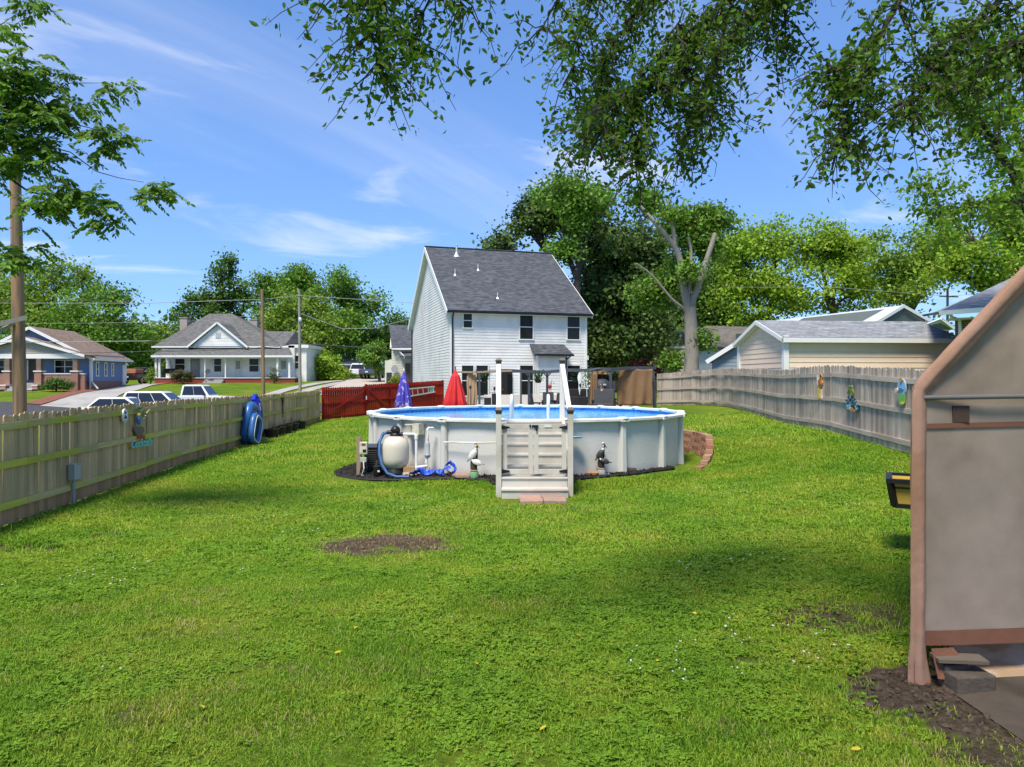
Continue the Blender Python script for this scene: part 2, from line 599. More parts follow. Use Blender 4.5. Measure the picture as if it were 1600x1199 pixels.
def drape(name, poly_rows, m, lift, kind='structure', label=None, cat=None):
    """strip sheet that follows the ground: rows of (left point, right point)"""
    mb = MB()
    n = 6
    rows = []
    for i in range(len(poly_rows) - 1):
        (a0, b0), (a1, b1) = poly_rows[i], poly_rows[i + 1]
        L = max(1, int(math.hypot(a1[0] - a0[0], a1[1] - a0[1]) / .8))
        for s in range(L + (1 if i == len(poly_rows) - 2 else 0)):
            t = s / L
            rows.append(((a0[0] + (a1[0] - a0[0]) * t, a0[1] + (a1[1] - a0[1]) * t), (b0[0] + (b1[0] - b0[0]) * t, b0[1] + (b1[1] - b0[1]) * t)))
    pts = []
    for a, b in rows:
        for j in range(n + 1):
            u = j / n
            pts.append((a[0] + (b[0] - a[0]) * u, a[1] + (b[1] - a[1]) * u))
    z = gzn(np.array([p[0] for p in pts]), np.array([p[1] for p in pts]))
    mb.v = [(p[0], p[1], zz_ + lift) for p, zz_ in zip(pts, z)]
    for i in range(len(rows) - 1):
        for j in range(n):
            k = i * (n + 1) + j
            mb.f.append((k, k + 1, k + n + 2, k + n + 1))
    o = mb.build(name, m)
    tag(o, label, cat, kind=kind)
    return o


M_asph = mat('asphalt', (.055, .055, .057), .9, .3, 3, .4, 120, coords='World')
M_conc = mat('concrete', (.36, .34, .31), .85, .16, 1.2, .3, 60, coords='World', c2=(.24, .22, .19), mix_scale=.8, mix_lo=.5, mix_hi=.75)
M_concd = mat('dirty shaded concrete', (.085, .066, .048), .9, .25, 2.5, .4, 50, coords='World', c2=(.05, .038, .025), mix_scale=1.5)  # base colour darkened for the shade over the slab, besides its dirt
drape('street', [((-110, 41.5), (-110, 52.5)), ((-60, 41.5), (-60, 51.5)), ((-14, 43.5), (-14, 55.5)), ((-9.5, 64), (-14.5, 66)), ((-9.6, 110), (-14.6, 110))], M_asph, .06)
drape('driveway', [((-35.2, 52.5), (-31.2, 53)), ((-37.6, 62), (-34.6, 63)), ((-39.3, 70), (-36.4, 71)), ((-40, 84), (-36.6, 84))], M_conc, .07)
drape('driveway', [((-22.6, 58), (-21.4, 58)), ((-21.2, 72), (-20.0, 72)), ((-19.9, 82), (-18.9, 82))], M_conc, .07)
drape('driveway', [((-20.3, 58), (-19.1, 58)), ((-19.3, 72), (-18.1, 72)), ((-18.5, 82), (-17.5, 82))], M_conc, .07)
drape('driveway', [((-17.6, 62), (-13.4, 62)), ((-18.2, 76), (-13.6, 76)), ((-20.5, 90), (-14.0, 90))], mat('pale drive', (.42, .37, .32), .9, .15, 2, .3, 30, coords='World'), .075)
drape('patio', [((-3.6, 31.5), (6.4, 31.5)), ((-3.8, 45.6), (7.4, 45.8))], M_conc, .06)
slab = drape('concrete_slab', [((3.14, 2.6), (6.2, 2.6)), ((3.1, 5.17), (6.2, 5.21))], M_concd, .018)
drape('concrete_floor', [((3.22, 5.16), (6.2, 5.2)), ((4.5, 7.3), (6.6, 7.3))], mat('pale sandy concrete', (.55, .47, .38), .9, .2, 3, .4, 40, coords='World', c2=(.42, .28, .17), mix_scale=2.5), .02)
# brick-red mulch bank beside the drive of the blue house
drape('mulch_bank', [((-36.6, 52.8), (-35.4, 52.8)), ((-38.3, 60), (-37.2, 61)), ((-39.4, 64.8), (-38.2, 65.2))], mat('red mulch', (.20, .075, .045), .95, .35, 5, .8, 30, coords='World'), .11)

# ---------------------------------------------------------------- grass (uncountable)


def gn_scatter(name, pts, rots, scl, src_me, label, cat):
    me = bpy.data.meshes.new(name)
    me.vertices.add(len(pts))
    me.vertices.foreach_set('co', np.asarray(pts, np.float32).ravel())
    a = me.attributes.new('rot', 'FLOAT_VECTOR', 'POINT'); a.data.foreach_set('vector', np.asarray(rots, np.float32).ravel())
    a = me.attributes.new('scl', 'FLOAT_VECTOR', 'POINT'); a.data.foreach_set('vector', np.asarray(scl, np.float32).ravel())
    me.update()
    o = bpy.data.objects.new(name, me)
    col.objects.link(o)
    src = bpy.data.objects.new(name + '_tuft', src_me)
    ng = bpy.data.node_groups.new(name, 'GeometryNodeTree')
    ng.interface.new_socket('Geometry', in_out='INPUT', socket_type='NodeSocketGeometry')
    ng.interface.new_socket('Geometry', in_out='OUTPUT', socket_type='NodeSocketGeometry')
    gi, go = ng.nodes.new('NodeGroupInput'), ng.nodes.new('NodeGroupOutput')
    ip = ng.nodes.new('GeometryNodeInstanceOnPoints')
    oi = ng.nodes.new('GeometryNodeObjectInfo'); oi.inputs['Object'].default_value = src
    n1 = ng.nodes.new('GeometryNodeInputNamedAttribute'); n1.data_type = 'FLOAT_VECTOR'; n1.inputs[0].default_value = 'rot'
    n2 = ng.nodes.new('GeometryNodeInputNamedAttribute'); n2.data_type = 'FLOAT_VECTOR'; n2.inputs[0].default_value = 'scl'
    er = ng.nodes.new('FunctionNodeEulerToRotation')
    L = ng.links.new
    L(gi.outputs[0], ip.inputs['Points']); L(oi.outputs['Geometry'], ip.inputs['Instance'])
    L(n1.outputs[0], er.inputs[0]); L(er.outputs[0], ip.inputs['Rotation']); L(n2.outputs[0], ip.inputs['Scale'])
    L(ip.outputs[0], go.inputs[0])
    md = o.modifiers.new('scatter', 'NODES'); md.node_group = ng
    tag(o, label, cat, kind='stuff')
    return o


def blade_mat(name, ca, cb, cc, tr=.35, var=.3):
    m = bpy.data.materials.new(name)
    m.use_nodes = True
    t = m.node_tree; N = t.nodes.new
    b = t.nodes['Principled BSDF']; b.inputs['Roughness'].default_value = .55; b.inputs['Specular IOR Level'].default_value = .25
    g = N('ShaderNodeNewGeometry'); oi = N('ShaderNodeObjectInfo')
    n1 = N('ShaderNodeTexNoise'); n1.inputs['Scale'].default_value = .55; n1.inputs['Detail'].default_value = 9; n1.inputs['Roughness'].default_value = .72
    lnk(t, g.outputs['Position'], n1.inputs['Vector'])
    ad = N('ShaderNodeMath'); ad.operation = 'MULTIPLY_ADD'; ad.inputs[1].default_value = .12; lnk(t, oi.outputs['Random'], ad.inputs[0]); lnk(t, n1.outputs['Fac'], ad.inputs[2])
    r1 = N('ShaderNodeValToRGB'); e = r1.color_ramp.elements
    e[0].position = .40; e[0].color = (*ca, 1); e[1].position = .72; e[1].color = (*cc, 1)
    x = e.new(.56); x.color = (*cb, 1)
    lnk(t, ad.outputs[0], r1.inputs[0])
    r2 = N('ShaderNodeMapRange'); r2.inputs['To Min'].default_value = 1 - var; r2.inputs['To Max'].default_value = 1 + var
    lnk(t, g.outputs['Random Per Island'], r2.inputs['Value'])
    sc = N('ShaderNodeVectorMath'); sc.operation = 'SCALE'; lnk(t, r1.outputs[0], sc.inputs[0]); lnk(t, r2.outputs[0], sc.inputs['Scale'])
    lnk(t, sc.outputs[0], b.inputs['Base Color'])
    trn = N('ShaderNodeBsdfTranslucent'); lnk(t, sc.outputs[0], trn.inputs['Color'])
    ms = N('ShaderNodeMixShader'); ms.inputs[0].default_value = tr
    lnk(t, b.outputs[0], ms.inputs[1]); lnk(t, trn.outputs[0], ms.inputs[2]); lnk(t, ms.outputs[0], t.nodes['Material Output'].inputs['Surface'])
    return m


def tuft(name, nb, rad, h0, h1, w, m, lean=.6, seed=1):
    rg = random.Random(seed)
    mb = MB()
    for i in range(nb):
        a, rr = rg.uniform(0, 6.28), rad * math.sqrt(rg.random())
        bx, by = rr * math.cos(a), rr * math.sin(a)
        h = rg.uniform(h0, h1)
        d = rg.uniform(0, 6.28); l = rg.uniform(.15, lean) * h
        dx_, dy_ = math.cos(d), math.sin(d)
        sx, sy = -dy_ * w / 2, dx_ * w / 2
        mb.add([(bx - sx, by - sy, -.01), (bx + sx, by + sy, -.01), (bx + dx_ * l * .35 + sx * .8, by + dy_ * l * .35 + sy * .8, h * .6), (bx + dx_ * l * .35 - sx * .8, by + dy_ * l * .35 - sy * .8, h * .6), (bx + dx_ * l, by + dy_ * l, h)],
               [(0, 1, 2, 3), (3, 2, 4)])
    return mb.build(name, m, mesh_only=True)


LF = [(-7.55, 4.5), (-7.83, 8), (-8.1, 11.1), (-8.36, 13.8), (-8.66, 16.5), (-9.02, 19.4), (-9.48, 23.4), (-9.78, 26), (-10.35, 32.5), (-10.95, 40.2)]
RF = [(8.6, 8), (8.8, 12), (9.0, 16), (9.2, 19.2), (9.42, 22.6), (10.35, 30.5), (10.75, 35), (10.45, 38.5), (8.9, 43.0)]


def path_x(path, y):
    return np.interp(y, [p[1] for p in path], [p[0] for p in path])


def vnoise(x, y, seed, freqs):
    r = np.random.default_rng(seed); o = 0
    for f in freqs:
        for k in range(5):
            a, ph = r.uniform(0, 6.28), r.uniform(0, 6.28)
            o = o + np.sin((x * np.cos(a) + y * np.sin(a)) * f + ph + 1.3 * np.sin((x * np.sin(a) - y * np.cos(a)) * f * .6 + ph * 2))
    return o / (5 * len(freqs))


def lawn_points(n, y0, y1, seed, xpad=0.0, keep_spots=True):
    r = np.random.default_rng(seed)
    # uniform over the visible wedge
    y = np.sqrt(r.uniform(y0 ** 2, y1 ** 2, n))
    hw = y * .76 + .4
    x = r.uniform(-1, 1, n) * hw
    ok = (x > path_x(LF, y) + .05) & (x < path_x(RF, y) - .05)
    rp = np.hypot(x - POOL[0], y - POOL[1])
    ok &= rp > np.where((x > 3.9) & (y > 17.8), 5.42, 5.0)
    bedl = (x > -4.35) & (x < 0.4) & (y > 16.15 - .45 * np.clip(x + 1.4, 0, 5)) & (y < 20)
    ok &= ~bedl
    ok &= ~((x > -.35) & (x < 1.32) & (y > 13.4) & (y < 17))
    ok &= ~((x > 3.14 + .61 * np.clip(y - 5, 0, 9)) & (y > 2.5) & (y < 7.4) & (x < 6.4))
    ok &= ~((y > 31.4) & (x > -3.9))
    if keep_spots:
        bare = np.zeros(n)
        wob = vnoise(x, y, 77, [3, 7, 13, 23]) * .8
        for (sx, sy, rx, ry, st) in SPOTS:
            dd_ = np.hypot((x - sx) / rx, (y - sy) / ry) + wob
            bare = np.maximum(bare, st * (1 - sstep(.75, 1.12, dd_)))
        ok &= r.random(n) > bare * .985
    return x[ok], y[ok]


def scatter_grass(name, n, y0, y1, seed, me, s0, s1, label, thr=None, inv=False, cat='grass', lift=0.0, shape=None):
    x, y = lawn_points(n, y0, y1, seed)
    r = np.random.default_rng(seed + 1)
    pn = vnoise(x, y, 5, [.8, 1.9, 4.2])
    if thr is not None:
        k = (pn + r.normal(0, .08, len(x)) > thr) if not inv else (pn + r.normal(0, .08, len(x)) < thr)
        x, y, pn = x[k], y[k], pn[k]
    z = gzn(x, y) + lift
    th = vnoise(x, y, 11, [1.5, 5, 11])
    s = r.uniform(s0, s1, len(x)) * (1 + .35 * th)
    hs_ = s * (1 + .6 * vnoise(x, y, 21, [.9, 3]))
    rots = np.stack([r.normal(0, .12, len(x)), r.normal(0, .12, len(x)), r.uniform(0, 6.28, len(x))], -1)
    return gn_scatter(name, np.stack([x, y, z], -1), rots, np.stack([s, s, hs_], -1), me, label, cat)


M_bl = blade_mat('grass blades', (.135, .295, .018), (.245, .395, .026), (.42, .45, .058))
M_cl = blade_mat('clover leaves', (.15, .30, .018), (.20, .34, .02), (.26, .38, .026), .34)
M_dry = blade_mat('dry grass', (.25, .18, .07), (.33, .25, .10), (.40, .33, .15), .2)
t_near = tuft('grass tuft near', 40, .09, .010, .032, .0058, M_bl, 2.0, 1)
t_far = tuft('grass tuft far', 22, .15, .02, .05, .013, M_bl, 1.5, 2)
t_dry = tuft('dry tuft', 14, .08, .015, .04, .0045, M_dry, 1.6, 3)
t_mass = tuft('grass tuft thick', 30, .11, .012, .034, .008, M_bl, 2.0, 4)


def clover_tuft():
    rg = random.Random(9); mb = MB()
    for i in range(11):
        a, rr = rg.uniform(0, 6.28), .09 * math.sqrt(rg.random())
        c = Vector((rr * math.cos(a), rr * math.sin(a), rg.uniform(.03, .06)))
        a0 = rg.uniform(0, 6.28)
        tl = Vector((rg.uniform(-.35, .35), rg.uniform(-.35, .35), 1)).normalized()
        q = tl.to_track_quat('Z', 'X').to_matrix()
        s = rg.uniform(.009, .014)
        for k in range(3):
            b = a0 + k * 2.094
            ctr = Vector((math.cos(b) * s, math.sin(b) * s, 0))
            pts = [c + q @ (ctr + Vector((math.cos(w) * s, math.sin(w) * s, .2 * s * math.cos(2 * w)))) for w in (0, 1.047, 2.094, 3.14, 4.19, 5.24)]
            mb.add(pts, [(0, 1, 2, 3, 4, 5)])
        mb.add([(c.x * .8 - .001, c.y * .8, 0), (c.x * .8 + .001, c.y * .8, 0), tuple(c)], [(0, 1, 2)])
    return mb.build('clover tuft', M_cl, mesh_only=True)


def flower_me():
    rg = random.Random(4); mb = MB()
    for i in range(3):
        c = (rg.uniform(-.09, .09), rg.uniform(-.09, .09), rg.uniform(.05, .075))
        mb.ell(c, (.011, .011, .009), 6, 4)
        mb.tube([(c[0], c[1], 0), c], .0012, 3, caps=False)
    return mb.build('clover flower', mat('clover flower', (.62, .62, .52), .8, .1, 30), mesh_only=True)


scatter_grass('lawn_grass', 26000, 3.6, 9.5, 31, t_near, .75, 1.35, 'short green lawn grass in the shaded foreground')
scatter_grass('lawn_grass', 30000, 9.0, 20, 32, t_mass, 1.1, 1.7, 'short green lawn grass around the round pool')
scatter_grass('lawn_grass', 30000, 19, 45, 33, t_far, 1.2, 2.0, 'sunlit short lawn grass far back by the fences')
scatter_grass('clover_patch', 36000, 3.6, 14, 34, clover_tuft(), .38, .8, 'low dark green clover growing through the near lawn', thr=-.04, cat='clover')
scatter_grass('dry_grass', 9000, 3.6, 15, 35, t_dry, .8, 1.5, 'dry straw coloured grass thatch between green blades', thr=-.2, inv=True, cat='dry grass')
scatter_grass('clover_flowers', 11000, 5, 34, 36, flower_me(), .45, .85, 'tiny white clover flowers dotted over the lawn', thr=.27, cat='flowers')

# bare patch: dead grass stalks and clods
_rg = np.random.default_rng(8)
nn = 260
ax_, ay_ = -1.85 + _rg.normal(0, .42, nn), 9.95 + _rg.normal(0, .3, nn)
gn_scatter('dead_grass', np.stack([ax_, ay_, gzn(ax_, ay_) + .03], -1), np.stack([_rg.normal(0, .5, nn), _rg.normal(0, .5, nn), _rg.uniform(0, 6.28, nn)], -1),
           np.tile(_rg.uniform(.5, 1.1, nn)[:, None], (1, 3)), t_dry, 'dead brown stalks lying on the bare soil patch', 'dead grass')


def clod_me():
    rg = random.Random(2); mb = MB()
    mb.ell((0, 0, 0), (.03, .024, .016), 6, 4)
    mb.v = [(a + rg.uniform(-.006, .006), b + rg.uniform(-.006, .006), c + rg.uniform(-.004, .004)) for a, b, c in mb.v]
    return mb.build('clod', mat('soil clod', (.085, .06, .042), .95, .4, 20, coords='World'), mesh_only=True)


nn = 900
k_ = _rg.choice([0, 1, 2, 3, 4, 5, 5, 6, 6, 7], nn)
sp_ = np.array(SPOTS)[k_]
ax_, ay_ = sp_[:, 0] + _rg.normal(0, .45, nn) * sp_[:, 2], sp_[:, 1] + _rg.normal(0, .45, nn) * sp_[:, 3]
ok_ = ax_ < 3.12; ax_, ay_ = ax_[ok_], ay_[ok_]; nn = len(ax_)
gn_scatter('soil_clods', np.stack([ax_, ay_, gzn(ax_, ay_) + .012], -1), _rg.uniform(0, 6.28, (nn, 3)), np.tile((_rg.uniform(.3, 1.0, nn) ** 2)[:, None], (1, 3)), clod_me(),
           'small dark clods of soil on the bare patches', 'soil')
# fallen yellow leaves
M_yl = mat('yellow leaf', (.62, .46, .03), .6, .15, 20, islrand=.2, transl=.2)
lm = MB().add([(0, -.05, 0), (.024, -.012, .008), (.02, .02, .012), (0, .055, .004), (-.02, .02, .012), (-.024, -.012, .008)], [(0, 1, 2, 3, 4, 5)]).build('fallen_leaf', M_yl, mesh_only=True)
for i, (px, py) in enumerate([(316, 1106), (849, 1145), (965, 950), (1085, 962), (903, 995), (1028, 1037), (556, 980), (720, 955), (528, 1020), (410, 1120), (745, 1040), (1338, 1183), (1150, 975), (1411, 1033)]):
    Y = F * (CZ - .01) / (py - HY)
    X = (px - CX) * Y / F
    o = place('fallen_leaf', lm, None, (X, Y, gz(X, Y) + .04), (random.uniform(-.4, .4), random.uniform(-.4, .4), random.uniform(0, 6)), (.6, .6, .6))
    tag(o, 'small yellow fallen leaf lying on the lawn', 'leaf', 'fallen yellow leaves on the lawn')

# ---------------------------------------------------------------- timber fences


def wood_mat(name, c, c2, stain, stain_h, var=.22, objrand=.2, rot=False):
    """weathered boards: grain along Z, per-board tone, earth stain near the board's foot"""
    m = bpy.data.materials.new(name)
    m.use_nodes = True
    t = m.node_tree; N = t.nodes.new
    b = t.nodes['Principled BSDF']; b.inputs['Roughness'].default_value = .9; b.inputs['Specular IOR Level'].default_value = .15
    g = N('ShaderNodeTexCoord'); oi = N('ShaderNodeObjectInfo')
    mp = N('ShaderNodeMapping'); mp.inputs['Scale'].default_value = (26, 26, 1.3) if not rot else (1.3, 26, 26)
    lnk(t, g.outputs['Object'], mp.inputs[0])
    ml = N('ShaderNodeMath'); ml.operation = 'MULTIPLY'; ml.inputs[1].default_value = 91; lnk(t, oi.outputs['Random'], ml.inputs[0])
    ad = N('ShaderNodeVectorMath'); ad.operation = 'ADD'; lnk(t, mp.outputs[0], ad.inputs[0]); lnk(t, ml.outputs[0], ad.inputs[1])
    nz = N('ShaderNodeTexNoise'); nz.inputs['Scale'].default_value = 1; nz.inputs['Detail'].default_value = 6; nz.inputs['Roughness'].default_value = .7
    lnk(t, ad.outputs[0], nz.inputs['Vector'])
    n2 = N('ShaderNodeTexNoise'); n2.inputs['Scale'].default_value = .9; n2.inputs['Detail'].default_value = 4
    g2 = N('ShaderNodeNewGeometry'); lnk(t, g2.outputs['Position'], n2.inputs['Vector'])
    mr = N('ShaderNodeMapRange'); mr.interpolation_type = 'SMOOTHSTEP'; mr.inputs['From Min'].default_value = .42; mr.inputs['From Max'].default_value = .62; lnk(t, n2.outputs['Fac'], mr.inputs['Value'])
    mx_ = N('ShaderNodeMix'); mx_.data_type = 'RGBA'; mx_.inputs[6].default_value = (*c, 1); mx_.inputs[7].default_value = (*c2, 1); lnk(t, mr.outputs[0], mx_.inputs[0])
    colr = mx_.outputs[2]
    if stain:
        sp = N('ShaderNodeSeparateXYZ'); lnk(t, g.outputs['Object'], sp.inputs[0])
        sw = N('ShaderNodeMath'); sw.operation = 'MULTIPLY_ADD'; sw.inputs[1].default_value = .25; lnk(t, nz.outputs['Fac'], sw.inputs[0]); lnk(t, sp.outputs[2], sw.inputs[2])
        ms = N('ShaderNodeMapRange'); ms.interpolation_type = 'SMOOTHSTEP'; ms.inputs['From Min'].default_value = stain_h + .02; ms.inputs['From Max'].default_value = stain_h + .22; ms.inputs['To Min'].default_value = .85; ms.inputs['To Max'].default_value = 0
        lnk(t, sw.outputs[0], ms.inputs['Value'])
        m3 = N('ShaderNodeMix'); m3.data_type = 'RGBA'; lnk(t, ms.outputs[0], m3.inputs[0]); lnk(t, colr, m3.inputs[6]); m3.inputs[7].default_value = (*stain, 1)
        colr = m3.outputs[2]
    r1 = N('ShaderNodeMapRange'); r1.inputs['From Min'].default_value = .25; r1.inputs['From Max'].default_value = .75; r1.inputs['To Min'].default_value = 1 - var; r1.inputs['To Max'].default_value = 1 + var
    lnk(t, nz.outputs['Fac'], r1.inputs['Value'])
    r2 = N('ShaderNodeMapRange'); r2.inputs['To Min'].default_value = 1 - objrand; r2.inputs['To Max'].default_value = 1 + objrand; lnk(t, oi.outputs['Random'], r2.inputs['Value'])
    mu = N('ShaderNodeMath'); mu.operation = 'MULTIPLY'; lnk(t, r1.outputs[0], mu.inputs[0]); lnk(t, r2.outputs[0], mu.inputs[1])
    sc = N('ShaderNodeVectorMath'); sc.operation = 'SCALE'; lnk(t, colr, sc.inputs[0]); lnk(t, mu.outputs[0], sc.inputs['Scale'])
    lnk(t, sc.outputs[0], b.inputs['Base Color'])
    bp = N('ShaderNodeBump'); bp.inputs['Strength'].default_value = .5; bp.inputs['Distance'].default_value = .004; lnk(t, nz.outputs['Fac'], bp.inputs['Height']); lnk(t, bp.outputs[0], b.inputs['Normal'])
    return m


def picket_mesh(name, w, th, h, m, ear=.03):
    return MB().prism([(-w / 2, 0, 0), (w / 2, 0, 0), (w / 2, 0, h - ear), (w / 2 - ear, 0, h), (-w / 2 + ear, 0, h), (-w / 2, 0, h - ear)], (0, th, 0)).build(name, m, mesh_only=True)


def resample(path, step):
    out = []
    acc = 0.0
    for (a, b) in zip(path[:-1], path[1:]):
        L = math.hypot(b[0] - a[0], b[1] - a[1]); ang = math.atan2(b[1] - a[1], b[0] - a[0])
        s = acc
        while s < L:
            out.append((a[0] + (b[0] - a[0]) * s / L, a[1] + (b[1] - a[1]) * s / L, ang))
            s += step
        acc = s - L
    return out


def smooth_path(path, k=4):
    """Catmull-Rom through the fence stations"""
    p = [Vector((q[0], q[1], 0)) for q in path]
    p = [p[0] * 2 - p[1]] + p + [p[-1] * 2 - p[-2]]
    out = []
    for i in range(1, len(p) - 2):
        for j in range(k):
            t = j / k
            q = .5 * ((2 * p[i]) + (-p[i - 1] + p[i + 1]) * t + (2 * p[i - 1] - 5 * p[i] + 4 * p[i + 1] - p[i + 2]) * t * t + (-p[i - 1] + 3 * p[i] - 3 * p[i + 1] + p[i + 2]) * t ** 3)
            out.append((q.x, q.y))
    out.append((p[-2].x, p[-2].y))
    return out


def fence(name, label, path, side, m_p, m_r, m_post, rails, group=None, step=.142, h=1.83, zoff=0.0, seed=0, rail_h=.115):
    """pickets on the far side, rails on the yard side (side = +1: yard lies to the right of the walking direction)"""
    rg = random.Random(seed)
    sp = smooth_path(path)
    root = thing(name, label, 'fence', (path[0][0], path[0][1], 0))
    rl = root.location
    meshes = [picket_mesh('picket', .138, .017, h * k, m_p) for k in (1, .992, 1.006)]
    pk = resample(sp, step)
    for (x, y, a) in pk:
        z = gz(x, y) + zoff
        place('picket', rg.choice(meshes), root, (x - rl.x, y - rl.y, z + .015 + rg.uniform(-.016, .014)), (rg.uniform(-.008, .008), rg.uniform(-.014, .014), a + rg.uniform(-.03, .03)), (rg.uniform(.98, 1.02), 1, 1))
    posts = resample(sp, 2.44)
    nrm = lambda a: Vector((math.sin(a) * side, -math.cos(a) * side, 0))
    for i in range(len(posts)):
        x, y, a = posts[i]
        n = nrm(a)
        z = gz(x, y) + zoff
        MB().box((x - n.x * .065, y - n.y * .065, z + .78), (.09, .09, 1.9), Matrix.Rotation(a, 3, 'Z')).build('post', m_post, root)
        if i + 1 < len(posts):
            x2, y2, a2 = posts[i + 1]
        else:
            x2, y2 = sp[-1]; a2 = a
        if math.hypot(x2 - x, y2 - y) < .3:
            continue
        z2 = gz(x2, y2) + zoff
        for rh in rails:
            am = math.atan2(y2 - y, x2 - x); nm = nrm(am)
            off = nm * (.026 if side > 0 else .044)
            jit = rg.uniform(-.012, .012)
            L = math.hypot(x2 - x, y2 - y)
            o = MB().box((0, 0, 0), (L - .006, .038, rail_h)).build('rail', m_r, root, local=True)
            c = Vector(((x + x2) / 2, (y + y2) / 2, (z + z2) / 2 + rh + jit)) + off
            o.location = c - rl
            o.rotation_euler = (0, -math.atan2(z2 - z, L), am)
    return root


W_left = wood_mat('fence boards brown', (.56, .385, .205), (.46, .325, .175), (.42, .235, .115), .28, .26, .24)
W_leftr = wood_mat('fence rails mossy', (.52, .42, .17), (.50, .47, .07), None, 0, .2, .12, rot=True)
W_right = wood_mat('fence boards grey', (.45, .37, .30), (.35, .285, .23), (.53, .42, .27), .16, .3, .26)
W_rightr = wood_mat('fence rails grey', (.48, .395, .32), (.40, .33, .265), None, 0, .2, .12, rot=True)
W_post = wood_mat('fence posts', (.2, .17, .12), (.17, .15, .11), None, 0)
fence('picket_fence', 'mossy brown dog-eared picket fence along the left side of the lawn', LF, +1, W_left, W_leftr, W_post, (.33, .98, 1.60), seed=1, h=1.77)
fence('picket_fence', 'weathered grey picket fence along the right side of the lawn', RF, -1, W_right, W_rightr, W_post, (.24, .98, 1.66), seed=2, h=1.92)
# ---------------------------------------------------------------- pool
M_resin = mat('pool resin', (.56, .55, .51), .45, .07, 2, .05, 30, c2=(.47, .46, .42), mix_scale=1.2, mix_lo=.5, mix_hi=.8)
M_resinw = mat('pool white rail', (.72, .72, .69), .4, .06, 3, coords='World', c2=(.62, .61, .57), mix_scale=2)


def wall_mat():
    m = bpy.data.materials.new('pool wall')
    m.use_nodes = True
    t = m.node_tree; N = t.nodes.new
    b = t.nodes['Principled BSDF']; b.inputs['Roughness'].default_value = .5
    g = N('ShaderNodeNewGeometry')
    mp = N('ShaderNodeMapping'); mp.inputs['Scale'].default_value = (.7, .7, 4.5); lnk(t, g.outputs['Position'], mp.inputs[0])
    nz = N('ShaderNodeTexNoise'); nz.inputs['Scale'].default_value = 1.3; nz.inputs['Detail'].default_value = 5; nz.inputs['Distortion'].default_value = .6
    lnk(t, mp.outputs[0], nz.inputs['Vector'])
    wv = N('ShaderNodeMath'); wv.operation = 'FRACT'
    ml = N('ShaderNodeMath'); ml.operation = 'MULTIPLY'; ml.inputs[1].default_value = 9; lnk(t, nz.outputs['Fac'], ml.inputs[0]); lnk(t, ml.outputs[0], wv.inputs[0])
    rp = N('ShaderNodeMapRange'); rp.inputs['From Min'].default_value = 0; rp.inputs['From Max'].default_value = .12; rp.inputs['To Min'].default_value = .82; rp.inputs['To Max'].default_value = 1.0
    lnk(t, wv.outputs[0], rp.inputs['Value'])
    # darker towards the foot of the wall
    sp = N('ShaderNodeSeparateXYZ'); lnk(t, g.outputs['Position'], sp.inputs[0])
    dm = N('ShaderNodeMapRange'); dm.inputs['From Min'].default_value = 0; dm.inputs['From Max'].default_value = .22; dm.inputs['To Min'].default_value = .80; dm.inputs['To Max'].default_value = 1
    lnk(t, sp.outputs[2], dm.inputs['Value'])
    mu = N('ShaderNodeMath'); mu.operation = 'MULTIPLY'; lnk(t, rp.outputs[0], mu.inputs[0]); lnk(t, dm.outputs[0], mu.inputs[1])
    sc = N('ShaderNodeVectorMath'); sc.operation = 'SCALE'; sc.inputs[0].default_value = (.61, .60, .57); lnk(t, mu.outputs[0], sc.inputs['Scale'])
    lnk(t, sc.outputs[0], b.inputs['Base Color'])
    return m


M_pwall = wall_mat()
NP_ = 19
PH = 1.32
TH = [30 - 360 / NP_ * k for k in range(NP_)]


def pol(r, th, z):
    a = R(th)
    return (POOL[0] + r * math.sin(a), POOL[1] - r * math.cos(a), z)


